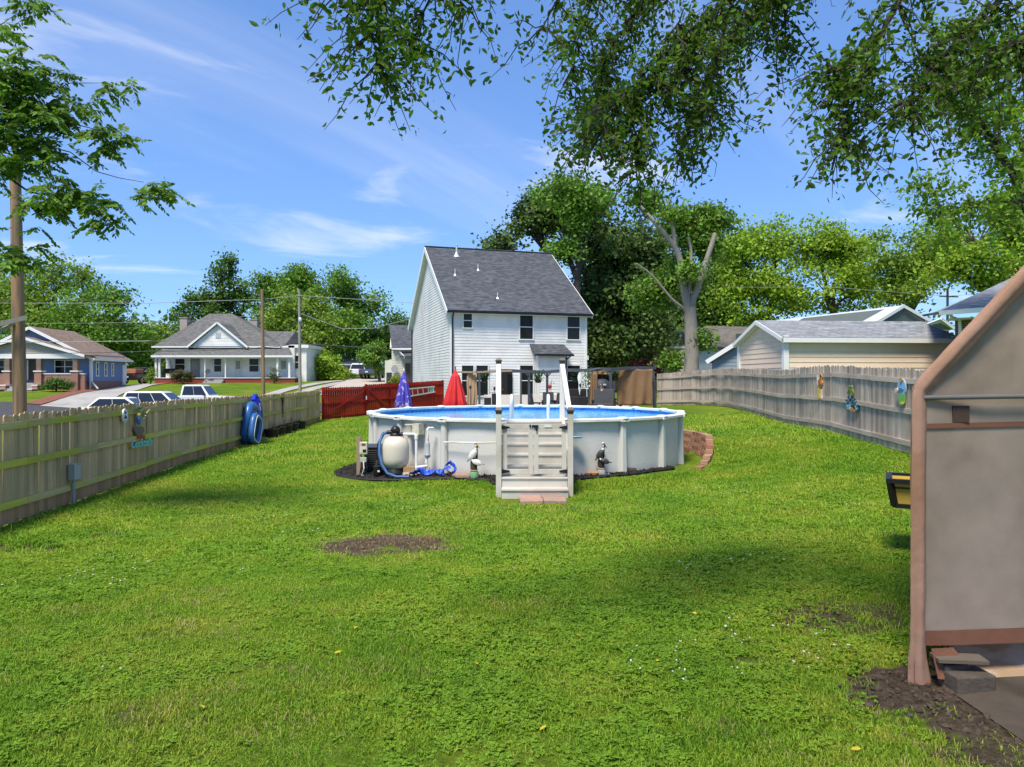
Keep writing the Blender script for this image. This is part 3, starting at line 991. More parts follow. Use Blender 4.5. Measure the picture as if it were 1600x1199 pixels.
pool = thing('swimming_pool', 'round above-ground swimming pool with pale grey walls and blue water', 'pool', (POOL[0], POOL[1], 0))
for k in range(NP_):
    t0, t1 = TH[k], TH[k] - 360 / NP_
    mb = MB()
    n = 6
    for i in range(n + 1):
        t = t0 + (t1 - t0) * i / n
        mb.v += [pol(PR - .03, t, -.05), pol(PR - .03, t, PH - .02)]
    for i in range(n):
        mb.f.append((2 * i, 2 * i + 1, 2 * i + 3, 2 * i + 2))
    mb.build('wall_panel', M_pwall, pool, smooth=True)
    # tapered rounded upright
    mb = MB()
    a = R(t0)
    ux, uy = math.cos(a), math.sin(a)       # tangent
    ox, oy = math.sin(a), -math.cos(a)      # outward
    prof = [(-.085, -.03), (-.085, .045), (-.05, .085), (.05, .085), (.085, .045), (.085, -.03)]
    for z, s in ((-.06, 1.25), (.12, 1.15), (.9, .95), (PH - .02, .9)):
        for (u, w) in prof:
            c = pol(PR, t0, z)
            mb.v.append((c[0] + ux * u * s + ox * w * s, c[1] + uy * u * s + oy * w * s, z))
    for r_ in range(3):
        for i in range(5):
            q = r_ * 6 + i
            mb.f.append((q, q + 1, q + 7, q + 6))
    mb.build('upright', M_resin, pool, smooth=True)
    # top rail segment
    mb = MB()
    prof = [(-.085, -.05), (-.09, .005), (-.06, .025), (.07, .025), (.115, .0), (.115, -.05), (.08, -.065)]
    n = 6
    for i in range(n + 1):
        t = t0 + (t1 - t0) * (0.02 + .96 * i / n)
        # straight rails: chord between uprights
        pa, pb = Vector(pol(1, t0, 0)), Vector(pol(1, t1, 0))
        for (rr, z) in prof:
            A, B = Vector(pol(PR + rr, t0, PH + z)), Vector(pol(PR + rr, t1, PH + z))
            q = A.lerp(B, .01 + .98 * i / n)
            cc = Vector((POOL[0], POOL[1], q.z))
            d = (q - cc); L = d.length
            d.normalize()
            q = cc + d * (L * .45 + (PR + rr) * .55)
            mb.v.append(tuple(q))
    m_ = len(prof)
    for i in range(n):
        for j in range(m_ - 1):
            q = i * m_ + j
            mb.f.append((q, q + 1, q + m_ + 1, q + m_))
        mb.f.append((i * m_ + m_ - 1, i * m_, (i + 1) * m_, (i + 1) * m_ + m_ - 1))
    mb.build('top_rail', M_resinw, pool, smooth=True)
    # cap over the joint
    mb = MB()
    rot = Matrix.Rotation(a, 3, 'Z')
    c = Vector(pol(PR + .015, t0, PH + .012))
    mb.ell(c, (.16, .145, .04), 12, 6, rot)
    mb.box(Vector(pol(PR + .11, t0, PH - .03)), (.22, .05, .075), rot)
    mb.build('rail_cap', M_resinw, pool, smooth=True)


def liner_mat():
    m = bpy.data.materials.new('pool liner')
    m.use_nodes = True
    t = m.node_tree; N = t.nodes.new
    b = t.nodes['Principled BSDF']; b.inputs['Roughness'].default_value = .4
    g = N('ShaderNodeNewGeometry'); sp = N('ShaderNodeSeparateXYZ'); lnk(t, g.outputs['Position'], sp.inputs[0])
    vo = N('ShaderNodeTexVoronoi'); vo.inputs['Scale'].default_value = 9; lnk(t, g.outputs['Position'], vo.inputs['Vector'])
    cr = N('ShaderNodeValToRGB'); e = cr.color_ramp.elements
    e[0].position = .12; e[0].color = (.02, .09, .36, 1); e[1].position = .5; e[1].color = (.04, .20, .62, 1)
    lnk(t, vo.outputs['Distance'], cr.inputs[0])
    st = N('ShaderNodeMapRange'); st.inputs['From Min'].default_value = 1.0; st.inputs['From Max'].default_value = 1.02; lnk(t, sp.outputs[2], st.inputs['Value'])
    mx_ = N('ShaderNodeMix'); mx_.data_type = 'RGBA'; lnk(t, st.outputs[0], mx_.inputs[0]); mx_.inputs[6].default_value = (.10, .42, .66, 1); lnk(t, cr.outputs[0], mx_.inputs[7])
    lnk(t, mx_.outputs[2], b.inputs['Base Color'])
    return m


M_liner = liner_mat()
mb = MB()
n = 96
for i in range(n):
    t = 360 * i / n
    mb.v += [pol(PR - .06, t, .02), pol(PR - .06, t, PH + .01)]
for i in range(n):
    j = (i + 1) % n
    mb.f.append((2 * i, 2 * j, 2 * j + 1, 2 * i + 1))
mb.f.append(tuple(2 * i for i in range(n)))
mb.build('liner', M_liner, pool, smooth=True)


def water_mat():
    m = bpy.data.materials.new('pool water')
    m.use_nodes = True
    t = m.node_tree; N = t.nodes.new
    b = t.nodes['Principled BSDF']
    b.inputs['Roughness'].default_value = .04
    b.inputs['IOR'].default_value = 1.33
    b.inputs['Base Color'].default_value = (.15, .56, .82, 1)
    g = N('ShaderNodeNewGeometry')
    nz = N('ShaderNodeTexNoise'); nz.inputs['Scale'].default_value = 3.2; nz.inputs['Detail'].default_value = 4; nz.inputs['Distortion'].default_value = .8
    lnk(t, g.outputs['Position'], nz.inputs['Vector'])
    bp = N('ShaderNodeBump'); bp.inputs['Strength'].default_value = .35; bp.inputs['Distance'].default_value = .05
    lnk(t, nz.outputs['Fac'], bp.inputs['Height']); lnk(t, bp.outputs[0], b.inputs['Normal'])
    return m


mb = MB()
mb.v = [pol(PR - .065, 360 * i / 96, 1.17) for i in range(96)]
mb.f = [tuple(range(96))]
mb.build('water', water_mat(), pool)

# skimmer on the wall, part of the pool
M_cream = mat('aged cream plastic', (.60, .57, .45), .5, .08, 8, c2=(.5, .46, .34), mix_scale=6)
a = R(-37)
sk = Matrix.Rotation(a, 3, 'Z')
c = Vector(pol(PR + .10, -37, 1.06))
mb = MB().box(c + sk @ Vector((.09, 0, 0)), (.22, .20, .26), sk)
mb.lathe([(.10, -.11), (.12, -.10), (.12, .08), (.128, .09), (.128, .11), (.0, .11)], c + sk @ Vector((-.14, -.06, 0)), 16)
mb.lathe([(.055, -.30), (.055, -.1)], c + sk @ Vector((-.14, -.06, 0)), 12)
mb.build('skimmer', M_cream, pool, smooth=True)

# ---------------------------------------------------------------- mulch bed and black edging round the pool
bed = [(-4.15, 18.6), (-4.42, 17.9), (-4.3, 17.2), (-3.75, 16.65), (-3.0, 16.3), (-2.2, 16.12), (-1.3, 16.0), (-.5, 15.72), (-.3, 15.5), (1.25, 15.6), (1.5, 15.9), (2.2, 16.35), (2.9, 16.75), (3.5, 17.3), (4.1, 17.75)]
bp_ = smooth_path(bed, 5)
mb = MB()
inner = []
for (x, y) in bp_:
    d = Vector((x - POOL[0], y - POOL[1])); d.normalize()
    inner.append((POOL[0] + d.x * 4.45, POOL[1] + d.y * 4.45))
rows = []
rg = random.Random(3)
NR = 10
for (o_, i_) in zip(bp_, inner):
    for j in range(NR + 1):
        t = j / NR
        x, y = o_[0] + (i_[0] - o_[0]) * t, o_[1] + (i_[1] - o_[1]) * t
        mb.v.append((x, y, gz(x, y) + .035 + rg.uniform(0, .03)))
for i in range(len(bp_) - 1):
    for j in range(NR):
        k = i * (NR + 1) + j
        mb.f.append((k, k + NR + 1, k + NR + 2, k + 1))
M_mulch = mat('black mulch', (.022, .019, .018), .95, .5, 14, 1.0, 45, coords='World', bdist=.03)
tag(mb.build('mulch_bed', M_mulch), kind='structure')
ed = MB().tube([(x, y, gz(x, y) + .035) for x, y in bp_], .027, 6)
tag(ed.build('bed_edging', mat('black rubber edging', (.02, .02, .021), .7, .2, 20), smooth=True), 'black rubber edging curving round the mulch bed at the pool', 'edging')

# loose mulch chips
mb = MB().box((0, 0, 0), (.06, .018, .01))
chip = mb.build('chip', mat('mulch chip', (.03, .024, .02), .95, .5, 8, coords='World'), mesh_only=True)
r_ = np.random.default_rng(2)
kk = r_.integers(0, len(bp_), 1500); tt = r_.uniform(.04, .8, 1500)
bx_, by_ = np.array([p[0] for p in bp_])[kk], np.array([p[1] for p in bp_])[kk]
ix_, iy_ = np.array([p[0] for p in inner])[kk], np.array([p[1] for p in inner])[kk]
cx_, cy_ = bx_ + (ix_ - bx_) * tt + r_.normal(0, .05, 1500), by_ + (iy_ - by_) * tt + r_.normal(0, .05, 1500)
gn_scatter('mulch_chips', np.stack([cx_, cy_, gzn(cx_, cy_) + .06], -1), r_.uniform(-.5, 6.28, (1500, 3)), np.tile(r_.uniform(.6, 1.5, 1500)[:, None], (1, 3)), chip, 'loose black mulch chips in the bed at the pool foot', 'mulch')

# ---------------------------------------------------------------- retaining wall of blocks to the right of the pool
M_block = [mat('block tan', (.40, .235, .15), .9, .18, 10, .6, 60, objrand=.14), mat('block red', (.30, .135, .09), .9, .2, 10, .6, 60, objrand=.15)]
rw = thing('retaining_wall', 'curved low retaining wall of tan and red blocks beside the pool', 'wall', pol(5.25, 80, 0))
rl = rw.location
blk = [MB().prism([(-.145, -.09, 0), (.145, -.09, 0), (.12, .10, 0), (-.12, .10, 0)], (0, 0, .098)).build('block', m, mesh_only=True) for m in M_block]
step_ = 3.35
for row in range(7):
    z = -.06 + row * .105
    t = 57.5 + row * 4.4 + (step_ / 2 if row % 2 else 0)
    while t < 150:
        p = pol(5.17 + row * .012, t, z)
        o = place('block', blk[(int(t * 7 + row * 3) % 3 == 0) * 1 if row > 0 else 1], rw, (p[0] - rl.x, p[1] - rl.y, z - rl.z), (0, 0, R(t) + random.uniform(-.03, .03)), (1, 1, 1))
        t += step_

# ---------------------------------------------------------------- entry steps with gates
M_step = mat('beige vinyl', (.55, .52, .46), .5, .08, 3, c2=(.46, .42, .36), mix_scale=1.5)
M_stepw = mat('white vinyl', (.70, .69, .66), .4, .05, 3)
M_blk = mat('black hardware', (.012, .012, .013), .45, .2, 20)
M_cap = mat('bronze post cap', (.07, .06, .052), .4, .2, 15)
SX0, SX1, SY0, SY1 = -.275, 1.21, 14.6, 16.42
g0 = -.17
steps = thing('pool_steps', 'beige pool entry steps with double mesh gates and sloping white handrails', 'pool steps', ((SX0 + SX1) / 2, SY0, g0))
for (x, y, zt, zb, dxr) in ((SX0, SY0, 1.60, g0 - .03, 0), (SX1, SY0, 1.60, g0 - .03, 0), (SX0 - .035, SY1, 2.68, 0.0, 0), (SX1 - .04, SY1, 2.68, 0.0, 0)):
    w = .115
    p_ = MB().box((x, y, (zt + zb) / 2), (w, w, zt - zb)).build('post', M_step if zt < 2 else M_stepw, steps, bevel=.008)
    cp = MB()
    cp.box((x, y, zt + .012), (w + .045, w + .045, .03)).box((x, y, zt + .055), (w + .03, w + .03, .055), taper=.6)
    cp.box((x, y, zt - .028), (w + .012, w + .012, .05))
    cp.build('post_cap', M_cap, p_)
for (xf, xr) in ((SX0, SX0 - .035), (SX1, SX1 - .04)):
    a_, b_ = Vector((xf, SY0 + .05, 1.50)), Vector((xr, SY1 - .05, 2.58))
    MB().bar(a_, b_, .10, .085).build('handrail', M_stepw, steps, bevel=.006)
    MB().bar(a_ - Vector((0, 0, .95)), b_ - Vector((0, 0, 1.2)), .07, .09).build('lower_rail', M_step, steps, bevel=.006)
    mb = MB()
    for q in range(1, 9):
        t = q / 9
        p0, p1 = a_.lerp(b_, t), (a_ - Vector((0, 0, .95))).lerp(b_ - Vector((0, 0, 1.2)), t)
        mb.box((p0 + p1) / 2, (.032, .032, (p0 - p1).length))
    # stringer side panel
    mb2 = MB()
    inn = xf
    mb2.prism([(inn - .02, SY0 + .05, g0), (inn - .02, SY1, 0), (inn - .02, SY1, 1.2), (inn - .02, SY0 + .05, .28)], (.04, 0, 0)).build('side_panel', M_step, steps)
nose = [(14.30, .03), (14.56, .235), (14.92, .44), (15.22, .645), (15.52, .845), (15.82, 1.045), (16.12, 1.245)]
prev = g0
for i, (y, z) in enumerate(nose):
    y2 = nose[i + 1][0] if i + 1 < len(nose) else SY1 + .15
    xa, xb = (SX0 + .02, SX1 - .02) if i < 2 else (SX0 + .035, SX1 - .035)
    if i < 2:
        xa, xb = (SX0 + .06, SX1 - .06)
    MB().box(((xa + xb) / 2, (y + y2) / 2 + .005, z - .02), (xb - xa, y2 - y + .03, .04)).build('tread', M_step, steps, bevel=.006)
    MB().box(((xa + xb) / 2, y + .03, (prev + z - .04) / 2), (xb - xa - .01, .03, z - .04 - prev)).build('riser', M_step, steps)
    prev = z
# gates
gyy = 14.66
gz0, gz1 = .29, 1.335
mid = (SX0 + SX1) / 2 - .02
for s, (xa, xb) in enumerate(((SX0 + .075, mid - .005), (mid + .005, SX1 - .075))):
    gate = MB()
    fw = .10
    gate.box((xa + fw / 2, gyy, (gz0 + gz1) / 2), (fw, .04, gz1 - gz0)).box((xb - fw / 2, gyy, (gz0 + gz1) / 2), (fw, .04, gz1 - gz0))
    gate.box(((xa + xb) / 2, gyy, gz0 + .05), (xb - xa - 2 * fw - .002, .036, .10)).box(((xa + xb) / 2, gyy, gz1 - .05), (xb - xa - 2 * fw - .002, .036, .10))
    gobj = gate.build('gate', M_step, steps, bevel=.005)
    wires = MB()
    nw = 17
    for i in range(nw):
        x = xa + fw + (xb - xa - 2 * fw) * (i + .5) / nw
        wires.box((x, gyy, (gz0 + gz1) / 2), (.0045, .0045, gz1 - gz0 - .19))
    for i in range(5):
        wires.box(((xa + xb) / 2, gyy + .006, gz0 + .14 + i * .19), (xb - xa - 2 * fw + .01, .0045, .0045))
    tag(wires.build('wire_mesh', mat('galvanised wire', (.5, .5, .48), .4, .1, 10, metal=.6), gobj), kind='stuff')
    for zz_ in (gz0 + .06, gz1 - .075):
        h = MB()
        xs = xa - .05 if s == 0 else xb + .05
        dr = 1 if s == 0 else -1
        h.box((xs, gyy - .062, zz_), (.065, .015, .135))
        h.add([(xs + dr * .03, gyy - .07, zz_ - .045), (xs + dr * .2, gyy - .045, zz_ - .015), (xs + dr * .2, gyy - .045, zz_ + .015), (xs + dr * .03, gyy - .07, zz_ + .045),
               (xs + dr * .03, gyy - .03, zz_ - .045), (xs + dr * .2, gyy - .022, zz_ - .015), (xs + dr * .2, gyy - .022, zz_ + .015), (xs + dr * .03, gyy - .03, zz_ + .045)],
              [(0, 1, 2, 3), (7, 6, 5, 4), (0, 4, 5, 1), (1, 5, 6, 2), (2, 6, 7, 3), (3, 7, 4, 0)])
        h.build('hinge', M_blk, gobj)
lt = MB().box((mid + .03, gyy - .035, gz1 - .05), (.13, .03, .05)).box((mid - .07, gyy - .035, gz1 - .04), (.03, .03, .05))
lt.box((mid + .06, gyy - .045, gz1 - .09), (.03, .03, .1))
lt.build('latch', M_blk, steps)
MB().box((mid + .30, gyy - .03, gz1 - .05), (.15, .012, .045)).build('pull_plate', M_stepw, steps)

# brick pavers at the foot of the steps
M_paver = mat('clay paver', (.40, .22, .16), .9, .2, 9, .5, 60, objrand=.15, c2=(.34, .24, .18), mix_scale=5)
pv = MB().box((0, 0, 0), (.435, .40, .055)).build('paver', M_paver, mesh_only=True)
k = 0
for (x, y) in ((.36, 14.08), (.80, 14.09), (.38, 13.67), (.83, 13.68)):
    o = place('paver', pv, None, (x, y, gz(x, y) + .05 + .006 * (k % 2)), (random.uniform(-.03, .03), random.uniform(-.03, .03), random.uniform(-.03, .03)))
    tag(o, 'reddish clay paver by the pool steps, ' + ('left one nearer the steps', 'right one nearer the steps', 'left one in the front row', 'right one in the front row')[k], 'paver', 'pavers before the pool steps')
    k += 1

# ---------------------------------------------------------------- white pool ladder rails inside
ld = thing('pool_ladder', 'white tubular pool ladder rails with blue feet inside the pool', 'ladder', (.2, 17.0, 1.13))
M_ladb = mat('blue plastic', (.03, .12, .50), .4, .1, 10)
for x in (-.02, .88):
    pts = []
    for i in range(15):
        t = i / 14
        a = math.pi * t
        pts.append((x + .03 * t, 17.35 - .28 * math.cos(a), 1.62 + .24 * math.sin(a)))
    pts = [(x, 17.07, .9), (x, 17.07, 1.4)] + pts + [(x + .03, 17.63, 1.3), (x + .03, 17.63, .5)]
    MB().tube(pts, .042, 8).build('rail', M_stepw, ld, smooth=True)
    MB().box((x + (-.06 if x < .3 else .10), 17.3, 1.19), (.3, .32, .05), Matrix.Rotation(R(10 if x < .3 else -10), 3, 'Y')).build('foot', M_ladb, ld, bevel=.01)
for z in (.35, .65, .95):
    MB().box((.445, 17.63, z), (.88, .12, .05)).build('tread', M_stepw, ld)

# ---------------------------------------------------------------- pump pad equipment
M_white = mat('white pvc', (.74, .74, .72), .4, .05, 6)
M_tank = mat('beige filter tank', (.62, .57, .47), .4, .05, 2, c2=(.55, .50, .40), mix_scale=2)


def gp(px, py, Y, dz=0):
    p = P(px, py, Y)
    return Vector((p.x, p.y, gz(p.x, p.y) + dz))


fx, fy = P(618, 0, 16.75).x, 16.75
fz = gz(fx, fy) + .05
flt = thing('sand_filter', 'beige sand filter tank with black valve head on a black base', 'filter', (fx, fy, fz))
MB().lathe([(.25, 0), (.27, .02), (.24, .12), (.21, .17)], (fx, fy, fz), 20).build('base', M_blk, flt, smooth=True)
MB().lathe([(.12, .10), (.24, .15), (.31, .26), (.325, .36), (.325, .62), (.31, .72), (.25, .83), (.13, .89), (.1, .90)], (fx, fy, fz), 28).build('tank', M_tank, flt, smooth=True)
mb = MB().lathe([(.12, .87), (.135, .90), (.12, .96), (.10, .98), (.115, 1.0), (.115, 1.06), (.08, 1.11), (.04, 1.13), (.02, 1.17)], (fx, fy, fz), 18)
mb.tube([(fx - .08, fy - .02, fz + .98), (fx - .2, fy - .03, fz + .98)], .05, 10)
mb.tube([(fx + .06, fy - .02, fz + .94), (fx + .19, fy - .05, fz + .94)], .045, 10)
mb.box((fx + .02, fy - .12, fz + 1.03), (.14, .03, .035))
mb.build('valve_head', M_blk, flt, smooth=True)
hz = MB().tube([(fx - .2, fy - .03, fz + .98), (fx - .3, fy - .08, fz + .93), (fx - .34, fy - .2, fz + .75), (fx - .33, fy - .30, fz + .5), (fx - .26, fy - .38, fz + .26), (fx - .12, fy - .44, fz + .06), (fx + .1, fy - .5, fz - .01), (fx + .4, fy - .52, fz - .01)], .034, 10)
tag(hz.build('hose', mat('blue hose', (.035, .11, .27), .5, .1, 10), smooth=True), 'blue filter hose curving down in front of the beige tank', 'hose')
hz = MB().tube([(fx - .1, fy + .05, fz + 1.0), (fx - .3, fy + .1, fz + .95), (fx - .42, fy + .1, fz + .7), (fx - .45, fy + .1, fz + .3), (fx - .45, fy - .1, fz + .15)], .036, 10)
tag(hz.build('hose', M_blk, smooth=True), 'black corrugated hose behind the beige filter tank', 'hose')
hz = MB().tube([(fx + .19, fy - .05, fz + .94), (fx + .44, fy - .05, fz + .94), (fx + .50, fy - .05, fz + .91), (fx + .50, fy - .05, fz + .85), (fx + .50, fy - .05, fz + .1)], .032, 10)
hz.lathe([(.045, 0), (.045, .09)], (fx + .50, fy - .05, fz + .82), 10)
tag(hz.build('pipe', M_white, smooth=True), 'white elbow pipe running from the filter valve to the ground', 'pipe')
# chlorinator
cx0, cy0 = P(668, 0, 16.62).x, 16.62
cz0 = gz(cx0, cy0)
ch = thing('chlorinator', 'grey inline chlorinator on white pipes against the pool wall', 'chlorinator', (cx0, cy0, cz0))
mb = MB().tube([(cx0 + .12, cy0 + .1, cz0 + 1.12), (cx0 + .02, cy0, cz0 + 1.13), (cx0, cy0, cz0 + 1.08), (cx0, cy0, cz0 + .75)], .032, 10)
mb.tube([(cx0 - .01, cy0, cz0 + .5), (cx0 - .03, cy0, cz0 + .3), (cx0, cy0, cz0 + .24), (cx0 - .28, cy0 - .02, cz0 + .2)], .032, 10)
mb.build('pipe', M_white, ch, smooth=True)
MB().lathe([(.03, .42), (.07, .46), (.075, .5), (.06, .52), (.06, .74), (.05, .8), (.03, .82)], (cx0, cy0, cz0), 14).build('body', mat('grey plastic', (.34, .37, .40), .4, .1, 8), ch, smooth=True)
for dx_ in (-.25, -.15, -.05, .04):
    MB().tube([(cx0 + dx_, cy0, cz0 + .2), (cx0 + dx_ + .03, cy0 - .02, cz0 + .1), (cx0 + dx_ + .02, cy0, cz0 + .02)], .008, 5).build('support_strap', M_blk, ch)
# timer post
tx, ty = P(561, 0, 16.95).x, 16.95
tz = gz(tx, ty)
tp = thing('timer_post', 'short wooden post carrying a cream pump timer box', 'post', (tx, ty, tz))
MB().box((tx, ty, tz + .47), (.10, .10, 1.0)).build('post', mat('post wood', (.30, .22, .16), .9, .2, 8, .3, 30, stretch=(8, 8, 1)), tp)
MB().box((tx + .12, ty - .03, tz + .70), (.185, .13, .30)).build('timer_box', M_cream, tp, bevel=.02)
MB().box((tx + .15, ty - .097, tz + .64), (.08, .01, .07)).build('display', M_blk, tp)
MB().box((tx + .13, ty - .097, tz + .79), (.09, .01, .05)).build('dial_cover', mat('brown plastic', (.12, .08, .06), .5), tp)
MB().box((tx + .12, ty - .05, tz + .42), (.15, .09, .12)).build('outlet_box', mat('grey plastic pale', (.42, .44, .40), .5), tp, bevel=.01)
for i, dx_ in enumerate((.07, .12, .17)):
    MB().tube([(tx + dx_, ty - .08, tz + .40), (tx + dx_ + .03 * i, ty - .14, tz + .22), (tx + dx_ - .03, ty - .12, tz + .06), (tx + dx_ + .12 * i, ty - .1, tz + .05)], .012, 6).build('cable', M_blk if i != 1 else M_white, tp)
# louvred heater
hx, hy = P(585, 0, 17.45).x, 17.45
hz0 = gz(hx, hy) + .03
ht = thing('pool_heater', 'black louvred heater cabinet between the timer post and the filter', 'heater', (hx, hy, hz0))
MB().box((hx, hy, hz0 + .30), (.42, .42, .58)).build('cabinet', M_blk, ht, bevel=.015)
lv = MB().box((0, 0, 0), (.41, .02, .035), Matrix.Rotation(R(35), 3, 'X')).build('louvre', mat('dark grey louvre', (.03, .03, .032), .5), mesh_only=True)
for i in range(9):
    place('louvre', lv, ht, (0, -.222, .08 + i * .052))
MB().box((hx, hy, hz0 + .605), (.45, .46, .035), Matrix.Rotation(R(5), 3, 'X')).build('lid', mat('charcoal lid', (.05, .055, .06), .5, .1), ht, bevel=.01)
# pump
ux_, uy_ = P(593, 0, 16.8).x, 16.8
uz = gz(ux_, uy_) + .04
pu = thing('pool_pump', 'small black pool pump on the mulch left of the filter', 'pump', (ux_, uy_, uz))
MB().lathe([(.0, -.16), (.075, -.16), (.085, -.12), (.085, .1), (.07, .14), (0, .14)], (ux_, uy_, uz + .12), 16, Matrix.Rotation(R(75), 3, 'Z') @ Matrix.Rotation(R(90), 3, 'Y')).build('motor', M_blk, pu, smooth=True)
MB().lathe([(.09, 0), (.1, .02), (.095, .2), (.1, .22), (.06, .25), (0, .25)], (ux_ - .02, uy_ - .17, uz), 14).build('strainer_pot', M_blk, pu, smooth=True)
MB().box((ux_, uy_, uz + .02), (.16, .3, .035)).build('foot', M_blk, pu)
MB().box((ux_ + .03, uy_ - .27, uz + .12), (.05, .01, .04)).build('label_plate', M_white, pu)
# block beside filter
o = MB().box((fx + .33, fy - .12, gz(fx + .33, fy - .12) + .12), (.26, .12, .2), Matrix.Rotation(.2, 3, 'Z')).build('brick_block', mat('tan block', (.36, .22, .11), .9, .2, 10, .5, 40), bevel=.006)
tag(o, 'tan block standing right of the filter base', 'block')
o = MB().box((fx + .46, fy - .2, gz(fx + .4, fy - .2) + .065), (.5, .22, .05), Matrix.Rotation(.1, 3, 'Z')).build('flagstone', mat('pale stone', (.48, .44, .37), .9, .15, 8, .5, 30), bevel=.006)
tag(o, 'pale flat stone under the white pipes by the filter', 'stone')

# crumpled blue lay-flat hose on the mulch


def ribbon(name, pts, w, m, label, cat, amp=.03, seed=0):
    rg = random.Random(seed)
    sp = [Vector(p) for p in pts]
    mb = MB()
    seq = []
    for i in range(len(sp) - 1):
        for j in range(8):
            seq.append(sp[i].lerp(sp[i + 1], j / 8))
    for i, p in enumerate(seq):
        d = (seq[min(i + 1, len(seq) - 1)] - seq[max(0, i - 1)]).normalized()
        tw = rg.uniform(-.7, .7) + i * .12
        side = d.cross(Vector((0, 0, 1))).normalized() * math.cos(tw * .6) + Vector((0, 0, 1)) * abs(math.sin(tw * .6))
        for k in range(4):
            q = p + side * ((k / 3 - .5) * w) + Vector((rg.uniform(-amp, amp), rg.uniform(-amp, amp), rg.uniform(0, amp)))
            mb.v.append(tuple(q))
    for i in range(len(seq) - 1):
        for k in range(3):
            a = i * 4 + k
            mb.f.append((a, a + 1, a + 5, a + 4))
    o = mb.build(name, m, smooth=True)
    s_ = o.modifiers.new('solid', 'SOLIDIFY'); s_.thickness = .006
    sb = o.modifiers.new('sub', 'SUBSURF'); sb.levels = sb.render_levels = 1
    return tag(o, label, cat)


M_bluef = mat('blue vinyl', (.025, .085, .56), .35, .15, 8, coords='World')
hp = []
for i in range(9):
    px = 640 + i * 7
    p = P(px, 0, 16.35 - .1 * math.sin(i * 1.9))
    hp.append((p.x, p.y, gz(p.x, p.y) + .10 + .05 * abs(math.sin(i * 2.3))))
ribbon('backwash_hose', hp, .16, M_bluef, 'crumpled bright blue lay-flat hose trailing right of the filter', 'hose', .03, 1)
p = P(703, 0, 16.35)
hp = [(p.x - .18, 16.3, .10), (p.x - .1, 16.33, .26), (p.x, 16.35, .33), (p.x + .1, 16.3, .25), (p.x + .14, 16.27, .12), (p.x + .02, 16.24, .09), (p.x - .1, 16.22, .18), (p.x + .05, 16.25, .24)]
ribbon('backwash_hose', hp, .11, M_bluef, 'looped end of blue flat hose heaped beside the pinkish stone', 'hose', .02, 2)


def rock(name, c, r, m, label, seed=0, rz=0):
    rg = random.Random(seed)
    mb = MB().ell((0, 0, 0), r, 12, 8)
    v2 = []
    for (a, b, c_) in mb.v:
        k = 1 + .18 * math.sin(a * 17 + seed) * math.cos(b * 23 + seed) + rg.uniform(-.06, .06)
        v2.append((a * k, b * k, max(c_ * k, -r[2] * .6)))
    mb.v = v2
    o = mb.build(name, m, smooth=True)
    o.location = c; o.rotation_euler = (0, 0, rz)
    return tag(o, label, 'stone')


p = gp(722, 0, 16.0); rock('stone', (p.x, p.y, p.z + .09), (.22, .11, .08), mat('pinkish stone', (.32, .20, .16), .9, .25, 9, .5, 30), 'pinkish brown stone lying left of the white pelican statue', 3, -.2)
p = gp(928, 0, 16.45); rock('driftwood', (p.x, p.y, p.z + .08), (.17, .08, .055), mat('orange wood', (.42, .20, .08), .8, .3, 14, .5, 30), 'orange brown piece of driftwood by the dark pelican statue', 5, .15)
p = gp(975, 0, 16.9); o = MB().tube([(p.x - .25, p.y - .02, p.z + .08), (p.x, p.y, p.z + .1), (p.x + .3, p.y + .1, p.z + .09)], [.05, .065, .055], 8).build('log', mat('dark bark', (.06, .05, .045), .95, .3, 15, .6, 40), smooth=True)
tag(o, 'short dark log lying on the mulch right of the dark pelican', 'log')
for i, dx_ in enumerate((0, .07, .13, .2)):
    p = gp(938, 0, 16.5); rock('pebble', (p.x + dx_, p.y - .03 * (i % 2), p.z + .065), (.03, .025, .02), mat('white pebble', (.7, .69, .65), .7, .1, 20), 'small white pebble below the dark pelican statue', 8 + i)['group'] = 'white pebbles by the dark pelican'


